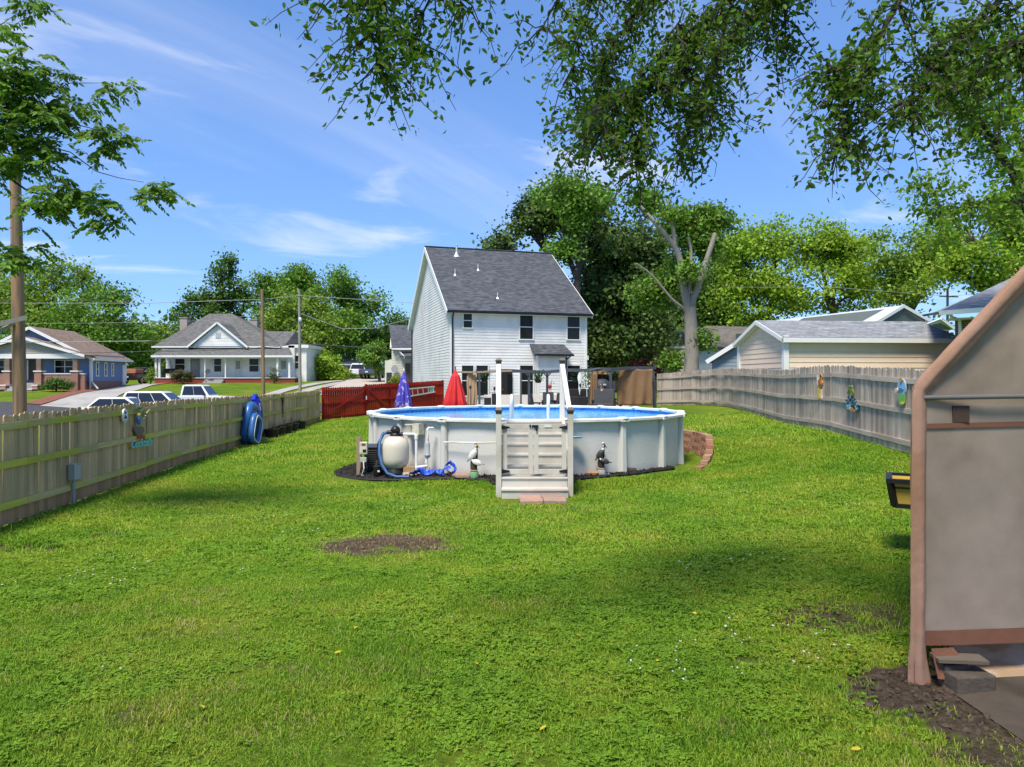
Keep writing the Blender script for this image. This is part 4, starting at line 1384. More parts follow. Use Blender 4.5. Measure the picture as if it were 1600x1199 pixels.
# ---------------------------------------------------------------- pelican statues
def pelican_body(c, s, m_body, m_dark, m_beak, root, rot, head_up=True, m_head=None):
    """one pelican: body, folded neck, head, long bill"""
    Rm = Matrix.Rotation(rot, 3, 'Z')
    T = lambda x, y, z: Vector(c) + Rm @ Vector((x * s, y * s, z * s))
    mb = MB()
    tilt = Rm @ Matrix.Rotation(R(-52 if head_up else -15), 3, 'Y')
    mb.ell(T(0, 0, .02), (.17 * s, .095 * s, .095 * s), 14, 9, tilt)
    if head_up:
        neck = [T(.06, 0, .12), T(.10, 0, .19), T(.085, 0, .25), T(.06, 0, .30), T(.07, 0, .34)]
    else:
        neck = [T(.12, 0, .06), T(.18, 0, .11), T(.17, 0, .17), T(.15, 0, .20), T(.17, 0, .225)]
    nk = mb if m_head is None else MB()
    nk.tube(neck, [.05 * s, .042 * s, .034 * s, .03 * s, .033 * s], 10)
    hd = neck[-1]
    nk.ell(hd + Rm @ Vector((.012 * s, 0, .008 * s)), (.042 * s, .034 * s, .036 * s), 10, 7, Rm)
    b = mb.build('pelican', m_body, root, smooth=True)
    if m_head is not None:
        nk.build('head', m_head, b, smooth=True)
    bl = MB()
    tip = hd + Rm @ Vector((.13 * s, 0, -.15 * s))
    bl.tube([hd + Rm @ Vector((.03 * s, 0, 0)), hd.lerp(tip, .5) + Rm @ Vector((.012 * s, 0, 0)), tip], [.024 * s, .021 * s, .005 * s], 8)
    bl.build('bill', m_beak, b, smooth=True)
    tl = MB()
    te = T(-.12, 0, -.13) if head_up else T(-.2, 0, -.03)
    tl.ell(te, (.08 * s, .05 * s, .022 * s), 10, 6, tilt)
    tl.build('tail', m_dark, b, smooth=True)
    wg = MB()
    for sd_ in (-1, 1):
        wg.ell(T(-.02, sd_ * .075, .0), (.15 * s, .025 * s, .075 * s), 12, 7, tilt)
    wg.build('wing', m_body if m_body is not m_dark else m_dark, b, smooth=True)
    return b


def pelican_statue(px, Y, base_m, base_col, body, dark, beak, label, H=.83, rotu=0, rotl=math.pi, m_head=None):
    p = gp(px, 0, Y, .03)
    st = thing('pelican_statue', label, 'statue', p)
    k = H / .83
    MB().lathe([(.105 * k, 0), (.11 * k, .02), (.10 * k, .14 * k), (.09 * k, .16 * k)], p, 9).build('base', base_col, st, smooth=True)
    pile = MB().lathe([(.075 * k, .14 * k), (.08 * k, .3 * k), (.072 * k, .42 * k), (.075 * k, .46 * k)], p + Vector((-.01, 0, 0)), 10)
    pile.tube([p + Vector((.05, .05, .3 * k)), p + Vector((.055, .05, .76 * k))], .028 * k, 8)
    pile.build('piling', base_m, st, smooth=True)
    rp = MB()
    for zz_ in (.20, .44):
        pts = [p + Vector((-.01 + .085 * k * math.cos(a_), .085 * k * math.sin(a_), zz_ * k + .015 * math.sin(a_))) for a_ in np.linspace(0, 6.28, 15)]
        rp.tube(pts, .010, 6)
    rp.build('rope', mat('rope', (.5, .42, .28), .9, .2, 30), st, smooth=True)
    pelican_body(p + Vector((-.03, -.02, .53 * k)), .80 * k, body, dark, beak, st, rotu, True, m_head)
    pelican_body(p + Vector((.06, -.07, .36 * k)), .68 * k, body, dark, beak, st, rotl, False, m_head)
    return st


M_pw = mat('pelican white', (.62, .62, .58), .55, .12, 14)
M_pg = mat('pelican grey', (.30, .31, .32), .55, .2, 14)
M_pd = mat('pelican dark', (.035, .035, .04), .5, .25, 14)
M_bk = mat('bill yellow', (.62, .38, .16), .5, .15, 12)
pelican_statue(741, 16.0, mat('piling brown', (.07, .04, .025), .8, .3, 14), mat('statue green', (.16, .34, .18), .7, .15, 12), M_pw, M_pg, M_bk, 'white pelicans on a piling statue with green base by the pool')
pelican_statue(940, 16.45, mat('piling black', (.03, .022, .018), .8, .3, 14), mat('statue grey', (.33, .33, .33), .7, .15, 12), M_pd, M_pd, M_pd, 'dark pelicans on a black piling statue right of the pool steps', H=.78, m_head=M_pw)

# telescoping pole hung along the pool wall, and a net
mb = MB().tube([pol(PR + .13, -26, .78), pol(PR + .2, -15, .80), pol(PR + .2, -4.5, .83)], .017, 8)
tag(mb.build('telescopic_pole', mat('pole tan', (.55, .47, .34), .5, .2, 4, c2=(.75, .74, .72), mix_scale=.8), smooth=True), 'long tan and white telescopic pole hung along the pool wall', 'pole')
nt_ = thing('skimmer_net', 'pale blue rim of a skimmer net right of the steps', 'net', pol(PR + .16, 12.5, .9))
c = Vector(pol(PR + .16, 13.0, .93))
pts = [c + Vector((.16 * math.cos(a_) + .0, -.12 * math.sin(a_) - .04, .02 * math.sin(a_))) for a_ in np.linspace(0, 6.28, 17)]
MB().tube(pts, .016, 6).build('rim', mat('pale blue plastic', (.30, .56, .68), .4), nt_, smooth=True)
mb = MB(); mb.v = [tuple(q + Vector((0, 0, -.015))) for q in pts[:-1]]; mb.f = [tuple(range(16))]
mb.build('mesh', mat('net mesh', (.25, .42, .5), .7), nt_)
MB().tube([c + Vector((-.16, 0, 0)), c + Vector((-.5, .05, 0))], .014, 6).build('handle', M_ladb, nt_)
# ---------------------------------------------------------------- buildings
M_wtrim = mat('white trim', (.74, .74, .72), .5, .04, 4)
M_glass = mat('window glass', (.014, .017, .016), .06, .2, 2, spec=.22, rvar=.02)
M_gut = mat('black gutter', (.010, .010, .011), .35, .1, 5)


def shingle_mat(name, c, c2, sx=1.0, axis_='x'):
    """asphalt shingles: courses of tabs with random tone"""
    m = bpy.data.materials.new(name)
    m.use_nodes = True
    t = m.node_tree; N = t.nodes.new
    b = t.nodes['Principled BSDF']; b.inputs['Roughness'].default_value = .92; b.inputs['Specular IOR Level'].default_value = .15
    g = N('ShaderNodeTexCoord')
    sp = N('ShaderNodeSeparateXYZ'); lnk(t, g.outputs['Object'], sp.inputs[0])
    cb = N('ShaderNodeCombineXYZ')
    u = sp.outputs[0] if axis_ == 'x' else sp.outputs[1]
    lnk(t, u, cb.inputs[0]); lnk(t, sp.outputs[2], cb.inputs[1])
    br = N('ShaderNodeTexBrick')
    br.inputs['Scale'].default_value = 1.0; br.inputs['Mortar Size'].default_value = .006
    br.inputs['Brick Width'].default_value = .33; br.inputs['Row Height'].default_value = .085
    br.inputs['Color1'].default_value = (*c, 1); br.inputs['Color2'].default_value = (*c2, 1); br.inputs['Mortar'].default_value = (c[0] * .4, c[1] * .4, c[2] * .4, 1)
    lnk(t, cb.outputs[0], br.inputs['Vector'])
    nz = N('ShaderNodeTexNoise'); nz.inputs['Scale'].default_value = 2.2; nz.inputs['Detail'].default_value = 8; nz.inputs['Roughness'].default_value = .75
    mp = N('ShaderNodeMapping'); mp.inputs['Scale'].default_value = (1, 1, 4); lnk(t, g.outputs['Object'], mp.inputs[0]); lnk(t, mp.outputs[0], nz.inputs['Vector'])
    mr = N('ShaderNodeMapRange'); mr.inputs['From Min'].default_value = .25; mr.inputs['From Max'].default_value = .75; mr.inputs['To Min'].default_value = .6; mr.inputs['To Max'].default_value = 1.4; lnk(t, nz.outputs['Fac'], mr.inputs['Value'])
    sc = N('ShaderNodeVectorMath'); sc.operation = 'SCALE'; lnk(t, br.outputs['Color'], sc.inputs[0]); lnk(t, mr.outputs[0], sc.inputs['Scale'])
    lnk(t, sc.outputs[0], b.inputs['Base Color'])
    bp = N('ShaderNodeBump'); bp.inputs['Strength'].default_value = .5; bp.inputs['Distance'].default_value = .02; lnk(t, br.outputs['Fac'], bp.inputs['Height']); bp.invert = True
    lnk(t, bp.outputs[0], b.inputs['Normal'])
    return m


def brick_mat(name, c, c2, mort, w=.21, h=.075):
    m = bpy.data.materials.new(name)
    m.use_nodes = True
    t = m.node_tree; N = t.nodes.new
    b = t.nodes['Principled BSDF']; b.inputs['Roughness'].default_value = .9
    g = N('ShaderNodeTexCoord')
    sp = N('ShaderNodeSeparateXYZ'); lnk(t, g.outputs['Object'], sp.inputs[0])
    ad = N('ShaderNodeMath'); ad.operation = 'ADD'; lnk(t, sp.outputs[0], ad.inputs[0]); lnk(t, sp.outputs[1], ad.inputs[1])
    cb = N('ShaderNodeCombineXYZ'); lnk(t, ad.outputs[0], cb.inputs[0]); lnk(t, sp.outputs[2], cb.inputs[1])
    br = N('ShaderNodeTexBrick'); br.inputs['Scale'].default_value = 1; br.inputs['Mortar Size'].default_value = .008; br.inputs['Brick Width'].default_value = w; br.inputs['Row Height'].default_value = h
    br.inputs['Color1'].default_value = (*c, 1); br.inputs['Color2'].default_value = (*c2, 1); br.inputs['Mortar'].default_value = (*mort, 1)
    lnk(t, cb.outputs[0], br.inputs['Vector']); lnk(t, br.outputs['Color'], b.inputs['Base Color'])
    bp = N('ShaderNodeBump'); bp.inputs['Strength'].default_value = .6; bp.inputs['Distance'].default_value = .01; bp.invert = True; lnk(t, br.outputs['Fac'], bp.inputs['Height']); lnk(t, bp.outputs[0], b.inputs['Normal'])
    return m


def siding(parent, A, B, n, z0, prof, course, m, name='siding', out=.024):
    """lap boards from A to B (local xy), n outward normal, prof = [(s,z)...] top edge; one saw-tooth mesh"""
    A, B, n = Vector((*A, 0)), Vector((*B, 0)), Vector((*n, 0)).normalized()
    L = (B - A).length
    d = (B - A) / L
    zmax = max(z for s, z in prof)

    def rng(z):
        ss = []
        for (s0, a), (s1, b) in zip(prof[:-1], prof[1:]):
            if (a >= z) != (b >= z) and abs(b - a) > 1e-9:
                ss.append(s0 + (z - a) / (b - a) * (s1 - s0))
        if prof[0][1] >= z: ss.append(prof[0][0])
        if prof[-1][1] >= z: ss.append(prof[-1][0])
        return (min(ss), max(ss)) if len(ss) >= 2 else None
    mb = MB()
    z = z0
    flip = (d.cross(Vector((0, 0, 1)))).dot(n) < 0
    while z < zmax - 1e-4:
        zt = min(z + course, zmax - 1e-3)
        r0, r1 = rng(z + 1e-4), rng(zt)
        if r0 is None or r1 is None:
            break
        pts = [A + d * r0[0] + n * out + Vector((0, 0, z)), A + d * r0[1] + n * out + Vector((0, 0, z)), A + d * r1[1] + n * .005 + Vector((0, 0, zt)), A + d * r1[0] + n * .005 + Vector((0, 0, zt)),
               A + d * r0[0] + n * .002 + Vector((0, 0, z)), A + d * r0[1] + n * .002 + Vector((0, 0, z))]
        fs = [(0, 1, 2, 3), (4, 5, 1, 0)]
        if flip:
            fs = [f[::-1] for f in fs]
        mb.add(pts, fs)
        z += course
    o = mb.build(name, m, parent, local=True)
    o['kind'] = 'stuff'
    return o


def window(parent, c, w, h, r=(1, 0, 0), n=(0, -1, 0), trim=.07, mid=True, m_tr=None, muntin=0, name='window', vert=0):
    """c centre on the wall plane; sash frame proud of the wall, panes set back inside it"""
    c, r, n = Vector(c) + Vector(n) * .03, Vector(r), Vector(n)
    up = Vector((0, 0, 1))
    m_tr = m_tr or M_wtrim
    rot = Matrix((r, -n, up)).transposed()
    mb = MB()
    mb.box(c + up * (h / 2 + trim / 2) + n * .03, (w + 2 * trim, .06, trim), rot)
    mb.box(c - up * (h / 2 + trim / 2) + n * .035, (w + 2 * trim + .04, .07, trim), rot)
    for s in (-1, 1):
        mb.box(c + r * (s * (w / 2 + trim / 2)) + n * .03, (trim, .06, h), rot)
    if mid:
        mb.box(c + n * .03, (w, .045, .05), rot)
    for i in range(vert):
        mb.box(c + r * (w * ((i + 1) / (vert + 1) - .5)) + n * .0325, (.06, .05, h), rot)
    fr = mb.build(name, m_tr, parent, local=True)
    if mid:
        for s in (-1, 1):
            MB().box(c + up * (s * (h / 4 + .0125)) + n * .015, (w, .012, h / 2 - .026), rot).build('pane', M_glass, fr, local=True)
    else:
        MB().box(c + n * .015, (w, .012, h), rot).build('pane', M_glass, fr, local=True)
    return fr


def hit(root, px, py, v=0.0):
    """where the line of sight through a photo pixel meets the house plane local y = v -> (u, z) in house coordinates"""
    a = root.rotation_euler[2]
    o = Vector((0, 0, CZ)) - root.location
    dv = Vector(((px - CX) / F, 1.0, (HY - py) / F))
    Rm = Matrix.Rotation(-a, 3, 'Z')
    o, dv = Rm @ o, Rm @ dv
    t = (v - o.y) / dv.y
    q = o + dv * t
    return q.x, q.z


def hitx(root, px, py, u=0.0):
    a = root.rotation_euler[2]
    o = Vector((0, 0, CZ)) - root.location
    dv = Vector(((px - CX) / F, 1.0, (HY - py) / F))
    Rm = Matrix.Rotation(-a, 3, 'Z')
    o, dv = Rm @ o, Rm @ dv
    t = (u - o.x) / dv.x
    q = o + dv * t
    return q.y, q.z


def win_px(root, x0, x1, y0, y1, v=0.0, **kw):
    ua, za = hit(root, x0, y0, v)
    ub, zb = hit(root, x1, y1, v)
    return window(root, ((ua + ub) / 2, v, (za + zb) / 2), ub - ua, za - zb, **kw)


def slab(parent, pts, th, m, name='roof', d=None):
    """roof plane: polygon with thickness downwards"""
    p = [Vector(q) for q in pts]
    nn_ = (p[1] - p[0]).cross(p[2] - p[0]).normalized()
    if nn_.z < 0:
        p = p[::-1]; nn_ = -nn_
    return MB().prism(p[::-1], -nn_ * th if d is None else d).build(name, m, parent, local=True)


# ---- the white two-storey house
M_vinyl = mat('white vinyl siding', (.76, .745, .71), .45, .035, 1.5, c2=(.66, .655, .63), mix_scale=.6)
M_shin = shingle_mat('charcoal shingles', (.062, .068, .080), (.115, .122, .138))
hz_ = .35
house = thing('white_house', 'white two-storey house with charcoal gable roof behind the pool', 'house', (-4.0, 46.0, hz_), R(17))
HW, HD, HE, HRZ = 9.52, 15.8, 6.70, 12.0
MB().prism([(.02, .02, -.6), (HW - .02, .02, -.6), (HW - .02, .02, HE), (.02, .02, HE)], (0, HD - .04, 0)).build('wall', M_vinyl, house, local=True)
MB().prism([(.02, .02, HE - .01), (.02, HD - .02, HE - .01), (.02, HD / 2, HRZ - .1)], (HW - .04, 0, 0)).build('gable_wall', M_vinyl, house, local=True)
siding(house, (0, 0), (HW, 0), (0, -1), .1, [(0, HE - .15), (HW, HE - .15)], .19, M_vinyl)
siding(house, (0, HD), (0, 0), (-1, 0), .1, [(0, HE - .15), (HD / 2, HRZ - .35), (HD, HE - .15)], .19, M_vinyl, out=.026)
MB().box((HW / 2, -.0, -.25), (HW + .02, .08, .68)).build('foundation', mat('foundation', (.42, .40, .36), .9, .1, 5), house, local=True)
for (x, y) in ((-.012, -.012), (HW + .012, -.012), (-.012, HD)):
    MB().box((x, y, HE / 2), (.13, .13, HE - .1)).build('corner_board', M_wtrim, house, local=True)
oh, og = .42, .32
rise = (HRZ - HE) / (HD / 2)
ez = HE - oh * rise
roof = slab(house, [(-og, -oh, ez), (HW + og, -oh, ez), (HW + og, HD / 2, HRZ), (-og, HD / 2, HRZ)], .14, M_shin)
slab(house, [(-og, HD / 2, HRZ), (HW + og, HD / 2, HRZ), (HW + og, HD + oh, ez), (-og, HD + oh, ez)], .14, M_shin)
MB().bar((-og - .02, HD / 2, HRZ + .02), (HW + og + .02, HD / 2, HRZ + .02), .26, .05).build('ridge_cap', M_shin, house, local=True)
for (y0, y1) in ((-oh, HD / 2), (HD + oh, HD / 2)):
    dyy = .0
    MB().bar((-og - .025, y0, ez - .20), (-og - .025, y1, HRZ - .20), .045, .34, up=(0, 0, 1)).build('rake_board', M_wtrim, house, local=True)
    MB().bar((HW + og + .025, y0, ez - .20), (HW + og + .025, y1, HRZ - .20), .045, .34, up=(0, 0, 1)).build('rake_board', M_wtrim, house, local=True)
slab(house, [(-og, -oh + .02, ez - .28), (-og, HD / 2, HRZ - .28), (.02, HD / 2, HRZ - .28), (.02, -oh + .02, ez - .28)], .03, M_wtrim, 'rake_soffit')
slab(house, [(-og, HD + oh - .02, ez - .28), (-og, HD / 2, HRZ - .28), (.02, HD / 2, HRZ - .28), (.02, HD + oh - .02, ez - .28)], .03, M_wtrim, 'rake_soffit')
MB().box((HW / 2, -oh / 2, ez - .20), (HW + 2 * og - .06, oh, .03)).build('soffit', M_wtrim, house, local=True)
MB().box((HW / 2, -.03, HE - .28), (HW, .05, .26)).build('frieze_board', M_wtrim, house, local=True)
gt = MB().box((HW / 2, -oh - .055, ez - .08), (HW + 2 * og, .11, .13))
gt.build('gutter', M_gut, house, local=True)
ds = MB().box((.10, -oh + .02, ez - .17), (.085, .1, .12)).bar((.10, -oh + .02, ez - .2), (.10, -.09, ez - .52), .085, .07).box((.10, -.09, (ez - .5) / 2), (.085, .07, ez - .45))
ds.build('downspout', M_gut, house, local=True)
gt2 = MB().box((-.06, HD + oh, ez - .08), (.1, .11, .13)).box((-.10, HD - .2, ez / 2 - .2), (.08, .07, ez)).build('downspout', M_gut, house, local=True)
win_px(house, 724, 737, 490, 512.3)
win_px(house, 812, 832, 492.3, 530.3)
win_px(house, 886, 905, 493.4, 530.8)
win_px(house, 721.3, 739.3, 571.5, 618.4)
win_px(house, 743.8, 761.9, 571.5, 618.4)
win_px(house, 812, 832.3, 571.5, 618.4)
win_px(house, 886, 905.5, 571.5, 618.4)
ua, za = hit(house, 783, 577)
ub, zb = hit(house, 799.5, 634)
dr = MB().box(((ua + ub) / 2, -.05, za / 2 + .1), (ub - ua, .09, za - .2)).build('door', mat('dark door', (.022, .018, .016), .4, .1, 4), house, local=True)
MB().box(((ua + ub) / 2 + .22, -.105, za * .62), (.34, .02, za * .5)).build('door_glass', M_glass, dr, local=True)
MB().box((ua + .1, -.12, za * .47), (.05, .05, .12)).build('handle', mat('brass', (.5, .36, .14), .3, .1, metal=1), dr, local=True)
# box bay with its own little roof
ua, _ = hit(house, 841, 560, -.6)
ub, zt = hit(house, 882, 556, -.6)
bay = MB().box(((ua + ub) / 2, -.3, zt / 2), (ub - ua, .6, zt)).build('bay', M_vinyl, house, local=True)
siding(bay, (ua, -.6), (ub, -.6), (0, -1), .1, [(0, zt - .05), (ub - ua, zt - .05)], .19, M_vinyl)
for x in (ua, ub):
    MB().box((x, -.605, zt / 2), (.12, .07, zt - .05)).build('corner_board', M_wtrim, bay, local=True)
xa, zlo = hit(house, 836, 553, -.95)
xb, _ = hit(house, 896, 553, -.95)
zhi = hit(house, 860, 538, 0)[1]
aw = slab(house, [(xa, -.95, zlo), (xb, -.95, zlo), (xb - .35, -.02, zhi), (xa - .05, -.02, zhi)], .1, M_shin, 'bay_roof')
MB().box(((xa + xb) / 2, -1.0, zlo - .07), (xb - xa + .04, .1, .13)).build('gutter', M_gut, aw, local=True)
MB().box((ub + .10, -.63, zlo / 2 - .1), (.085, .075, zlo - .1)).bar((ub + .35, -.95, zlo - .1), (ub + .10, -.65, zlo - .38), .085, .07).build('downspout', M_gut, aw, local=True)
MB().box((HW + .1, -.05, 3.4), (.14, .18, .3)).build('wall_lamp', mat('lamp white', (.6, .6, .58), .4), house, local=True)


def roofpt(root_u, yfrac):
    return (root_u, -oh + (HD / 2 + oh) * yfrac, ez + (HRZ - ez) * yfrac)


M_tin = mat('pale metal', (.62, .65, .68), .35, .1, 10, metal=.3)
for (px, py, h, r) in ((713.4, 400, .75, .07), (711, 430, .42, .035), (747, 422, .42, .035), (777.5, 466, .4, .03)):
    # intersect with the front roof plane
    best = None
    for i in range(400):
        f = i / 400
        u, z = hit(house, px, py, -oh + (HD / 2 + oh) * f)
        zr = ez + (HRZ - ez) * f
        if best is None or abs(z - zr) < best[0]:
            best = (abs(z - zr), u, f)
    p_ = Vector(roofpt(best[1], best[2]))
    v_ = MB().tube([p_ - Vector((0, 0, .1)), p_ + Vector((0, 0, h))], r, 10)
    if r > .05:
        v_.lathe([(.28, -.12), (.1, .18), (.08, .3)], p_, 12)
        v_.lathe([(.09, 0), (.1, .05), (.02, .1)], p_ + Vector((0, 0, h)), 10)
    else:
        v_.lathe([(.12, -.06), (.06, .06)], p_, 8)
    v_.build('vent_pipe', M_tin, house, local=True, smooth=True)

# ---- white bungalow across the street
M_oldw = mat('aged white paint', (.78, .775, .74), .7, .06, 2, c2=(.68, .675, .64), mix_scale=1)
M_oldroof = shingle_mat('grey old shingles', (.115, .113, .108), (.17, .168, .16))
M_redbr = mat('red painted brick', (.24, .04, .03), .8, .15, 6, .4, 30)
bz = 1.85
bg_ = thing('white_bungalow', 'white bungalow with grey hipped roof and red brick porch across the street', 'house', (-38.05, 75.0, bz), 0)
BW = 16.1
L_ = lambda px, py, v=0.0: hit(bg_, px, py, v)
zf = L_(300, 591.2)[1]
ze = L_(300, 557)[1]
zr_ = L_(300, 541.5, 2.2)[1]
MB().box((BW / 2 - .7, 4.2, zf / 2 - .4), (BW - 1.2, 8.0, zf + .8)).build('wall', M_oldw, bg_, local=True) if False else None
MB().box((BW / 2 - .6, 1.1, (zf - .9) / 2), (BW - 1.2, 2.2, zf + .9)).build('porch_base', M_redbr, bg_, local=True)
MB().box((BW / 2 - .6, 1.08, zf + .03), (BW - 1.0, 2.32, .07)).build('porch_floor', M_oldw, bg_, local=True)
wz = zr_ + .1
MB().box((BW / 2 - .9, 7.2, wz / 2 - .3), (BW - 2.0, 10, wz + .6)).build('wall', M_oldw, bg_, local=True)
siding(bg_, (.1, 2.2), (BW - 1.9, 2.2), (0, -1), zf, [(0, ze + .3), (BW - 2.0, ze + .3)], .16, M_oldw)
# porch roof
prf = slab(bg_, [(-.15, -.35, ze + .12), (BW - 1.3, -.35, ze + .12), (BW - 2.6, 2.4, zr_ - .05), (-.0, 2.4, zr_ - .05)], .1, M_oldroof, 'porch_roof')
MB().box((BW / 2 - .75, -.3, ze), (BW - 1.0, .14, .2)).build('fascia', M_wtrim, bg_, local=True)
MB().box((BW / 2 - .8, -.15, ze - .14), (BW - 1.2, .2, .14)).build('porch_beam', M_oldw, bg_, local=True)
for px in (243.5, 249, 320, 352, 433.5, 452):
    u = L_(px, 575)[0]
    MB().box((u, .05, (zf + ze) / 2), (.2 if px not in (320, 352) else .1, .2 if px not in (320, 352) else .1, ze - zf)).build('porch_post', M_oldw, bg_, local=True)
# hipped main roof
x0, x1 = L_(238.5, 541, 1.8)[0], L_(438, 541, 1.8)[0]
zt = L_(345, 490.5, 7.2)[1]
xa, xb = L_(327, 490, 7.2)[0], L_(363, 490, 7.2)[0]
z_e = zr_ - .02
hip = MB()
y0_, y1_ = 1.75, 12.6
ym0, ym1 = 6.9, 7.6
hip.add([(x0, y0_, z_e), (x1, y0_, z_e), (x1, y1_, z_e), (x0, y1_, z_e), (xa, 7.2, zt), (xb, 7.2, zt), (x0, y0_, z_e - .12), (x1, y0_, z_e - .12), (x1, y1_, z_e - .12), (x0, y1_, z_e - .12)],
        [(0, 1, 5, 4), (1, 2, 5), (2, 3, 4, 5), (3, 0, 4), (0, 6, 7, 1), (1, 7, 8, 2), (2, 8, 9, 3), (3, 9, 6, 0), (6, 9, 8, 7)])
hip.build('roof', M_oldroof, bg_, local=True)
MB().box(((x0 + x1) / 2, y0_ - .06, z_e - .06), (x1 - x0 + .1, .1, .16)).build('gutter', M_wtrim, bg_, local=True)
# front gable
ga, gb = L_(296, 539, 1.5)[0], L_(385, 539, 1.5)[0]
gt_ = L_(339.5, 503.5, 1.5)[1]
gm = (ga + gb) / 2
MB().prism([(ga + .25, 1.6, z_e + .05), (gb - .25, 1.6, z_e + .05), (gm, 1.6, gt_ - .2)], (0, 3.2, 0)).build('gable', M_oldw, bg_, local=True)
siding(bg_, (ga + .25, 1.6), (gb - .25, 1.6), (0, -1), z_e + .05, [(0, z_e + .06), ((gb - ga) / 2 - .25, gt_ - .2), (gb - ga - .5, z_e + .06)], .16, M_oldw)
MB().box((gm, 1.57, (z_e + gt_) / 2 - .12), (.55, .05, .6)).build('gable_vent', mat('vent grey', (.42, .42, .43), .7), bg_, local=True)
for (xs, xe) in ((ga - .2, gm), (gb + .2, gm)):
    rl_ = slab(bg_, [(xs, 1.3, z_e - .05), (xe, 1.3, gt_), (xe, 6.2, gt_), (xs, 4.0, z_e - .05)], .1, M_oldroof, 'gable_roof')
    MB().bar((xs, 1.28, z_e - .12), (xe, 1.28, gt_ - .07), .05, .2, up=(0, 0, 1)).build('rake_board', M_wtrim, bg_, local=True)
# right wing
wa, wb = L_(414, 520, 7)[0], L_(462, 520, 7)[0]
zw0, zw1 = L_(430, 543, 4)[1], L_(430, 518, 7)[1]
MB().prism([(wa, 2.6, zw0), (wb, 2.6, zw0), (wb, 7.0, zw1), (wa, 7.0, zw1)], (0, 3, -.4)).build('wing_roof', M_oldroof, bg_, local=True)
sa, sb = L_(454, 560, 2.5)[0], L_(481, 560, 2.5)[0]
MB().box(((sa + sb) / 2, 5.5, (zr_) / 2 - .3), (sb - sa - .3, 6, zr_ + .5)).build('side_room', M_oldw, bg_, local=True)
MB().box(((sa + sb) / 2, 5.45, zr_ + .02), (sb - sa + .3, 6.5, .35)).build('cornice', M_wtrim, bg_, local=True)
window(bg_, ((sa + sb) / 2 - .25, 2.5, 2.3), .55, 1.45)
for px in (288, 397):
    u, zz0 = L_(px, 512, 8)
    zz1 = L_(px, 497.5 if px < 300 else 500, 8)[1]
    MB().box((u, 8.2, (zz0 + zz1) / 2 - .8), (.85, .85, zz1 - zz0 + 1.6)).box((u, 8.2, zz1 + .04), (.98, .98, .1)).build('chimney', mat('chimney brick', (.34, .29, .26), .9, .2, 6, .5, 25), bg_, local=True)
for (xa_, xb_, ya_, yb_) in ((274, 289, 561, 578), (335, 346, 561, 581), (390, 404.5, 561, 581)):
    win_px(bg_, xa_, xb_, ya_, yb_, 2.2)
for (xa_, xb_, mdoor) in ((298, 312.5, mat('screen door', (.22, .22, .23), .6)), (367, 378, mat('door white', (.62, .62, .6), .5)), (437, 450, mat('door white', (.62, .62, .6), .5))):
    u0, zt0 = L_(xa_, 560, 2.2); u1, _ = L_(xb_, 560, 2.2)
    d_ = MB().box(((u0 + u1) / 2, 2.16, zf + (zt0 - zf) / 2), (u1 - u0, .08, zt0 - zf)).build('door', mdoor, bg_, local=True)
    MB().box(((u0 + u1) / 2, 2.10, zf + (zt0 - zf) * .66), ((u1 - u0) * .6, .03, (zt0 - zf) * .4)).build('door_glass', mat('door pane', (.25, .27, .24), .3, .1), d_, local=True)
u0, _ = L_(322, 595); u1, _ = L_(351, 595)
for i in range(5):
    MB().box(((u0 + u1) / 2, -.2 - .28 * i, zf - .12 - .17 * i - .4), (u1 - u0, .3, .8)).build('step', M_conc, bg_, local=True)
# porch swing and satellite dish
sw = thing('porch_swing', 'dark porch swing hanging at the left end of the bungalow porch', 'swing', P(263, 582, 76.2))
c = P(263, 584, 76.2)
MB().box(c, (1.3, .5, .06)).box(c + Vector((0, .25, .3)), (1.3, .05, .5)).build('seat', M_blk, sw)
for s in (-1, 1):
    MB().tube([c + Vector((s * .6, 0, 0)), c + Vector((0, 0, 1.9))], .02, 5).build('chain', M_blk, sw)
p = P(325, 581, 74.3)
sdh = thing('satellite_dish', 'dark satellite dish on a pole before the bungalow porch', 'dish', (p.x, p.y, gz(p.x, p.y)))
MB().lathe([(0, 0), (.16, .03), (.28, .09)], p, 16, Matrix.Rotation(R(70), 3, 'X')).build('dish', M_blk, sdh, smooth=True)
MB().tube([(p.x - .3, p.y, gz(p.x, p.y)), (p.x - .25, p.y, p.z - .3), p], .05, 6).build('pole', mat('grey steel', (.3, .3, .31), .5), sdh)

# ---- blue house
M_blue = mat('blue lap siding', (.155, .235, .42), .7, .06, 2)
M_brown = shingle_mat('brown shingles', (.20, .145, .11), (.27, .20, .155), axis_='y')
M_brick = brick_mat('red brick', (.30, .10, .065), (.22, .075, .05), (.42, .36, .30))
M_brickc = brick_mat('brown brick', (.16, .085, .055), (.11, .06, .04), (.3, .26, .22))
bh = thing('blue_house', 'blue house with brown gable roof and brick front porch', 'house', (-39.45, 66.0, 1.24), R(2))
Lb = lambda px, py, v=0.0: hit(bh, px, py, v)
HB = 5.9
zE = Lb(141, 556)[1]; zA = Lb(51, 511)[1]; zB = Lb(141, 596)[1]
xap = Lb(51, 511)[0]
xl = 2 * xap
MB().prism([(xl, .03, -.6), (-.03, .03, -.6), (-.03, .03, zE), (xap, .03, zA - .12), (xl, .03, zE)], (0, 6.1, 0)).build('wall', M_blue, bh, local=True)
MB().box((xl / 2, 3.08, zB / 2 - .35), (-xl + .06, 6.2, zB + .6)).build('foundation', M_brick, bh, local=True)
siding(bh, (xl, 0), (0, 0), (0, -1), zB, [(0, zE), (-xap, zA - .12), (-xl, zE)], .17, M_blue)
siding(bh, (0, 0), (0, 6.2), (1, 0), zB, [(0, zE + .1), (6.2, zE + .1)], .17, M_blue)
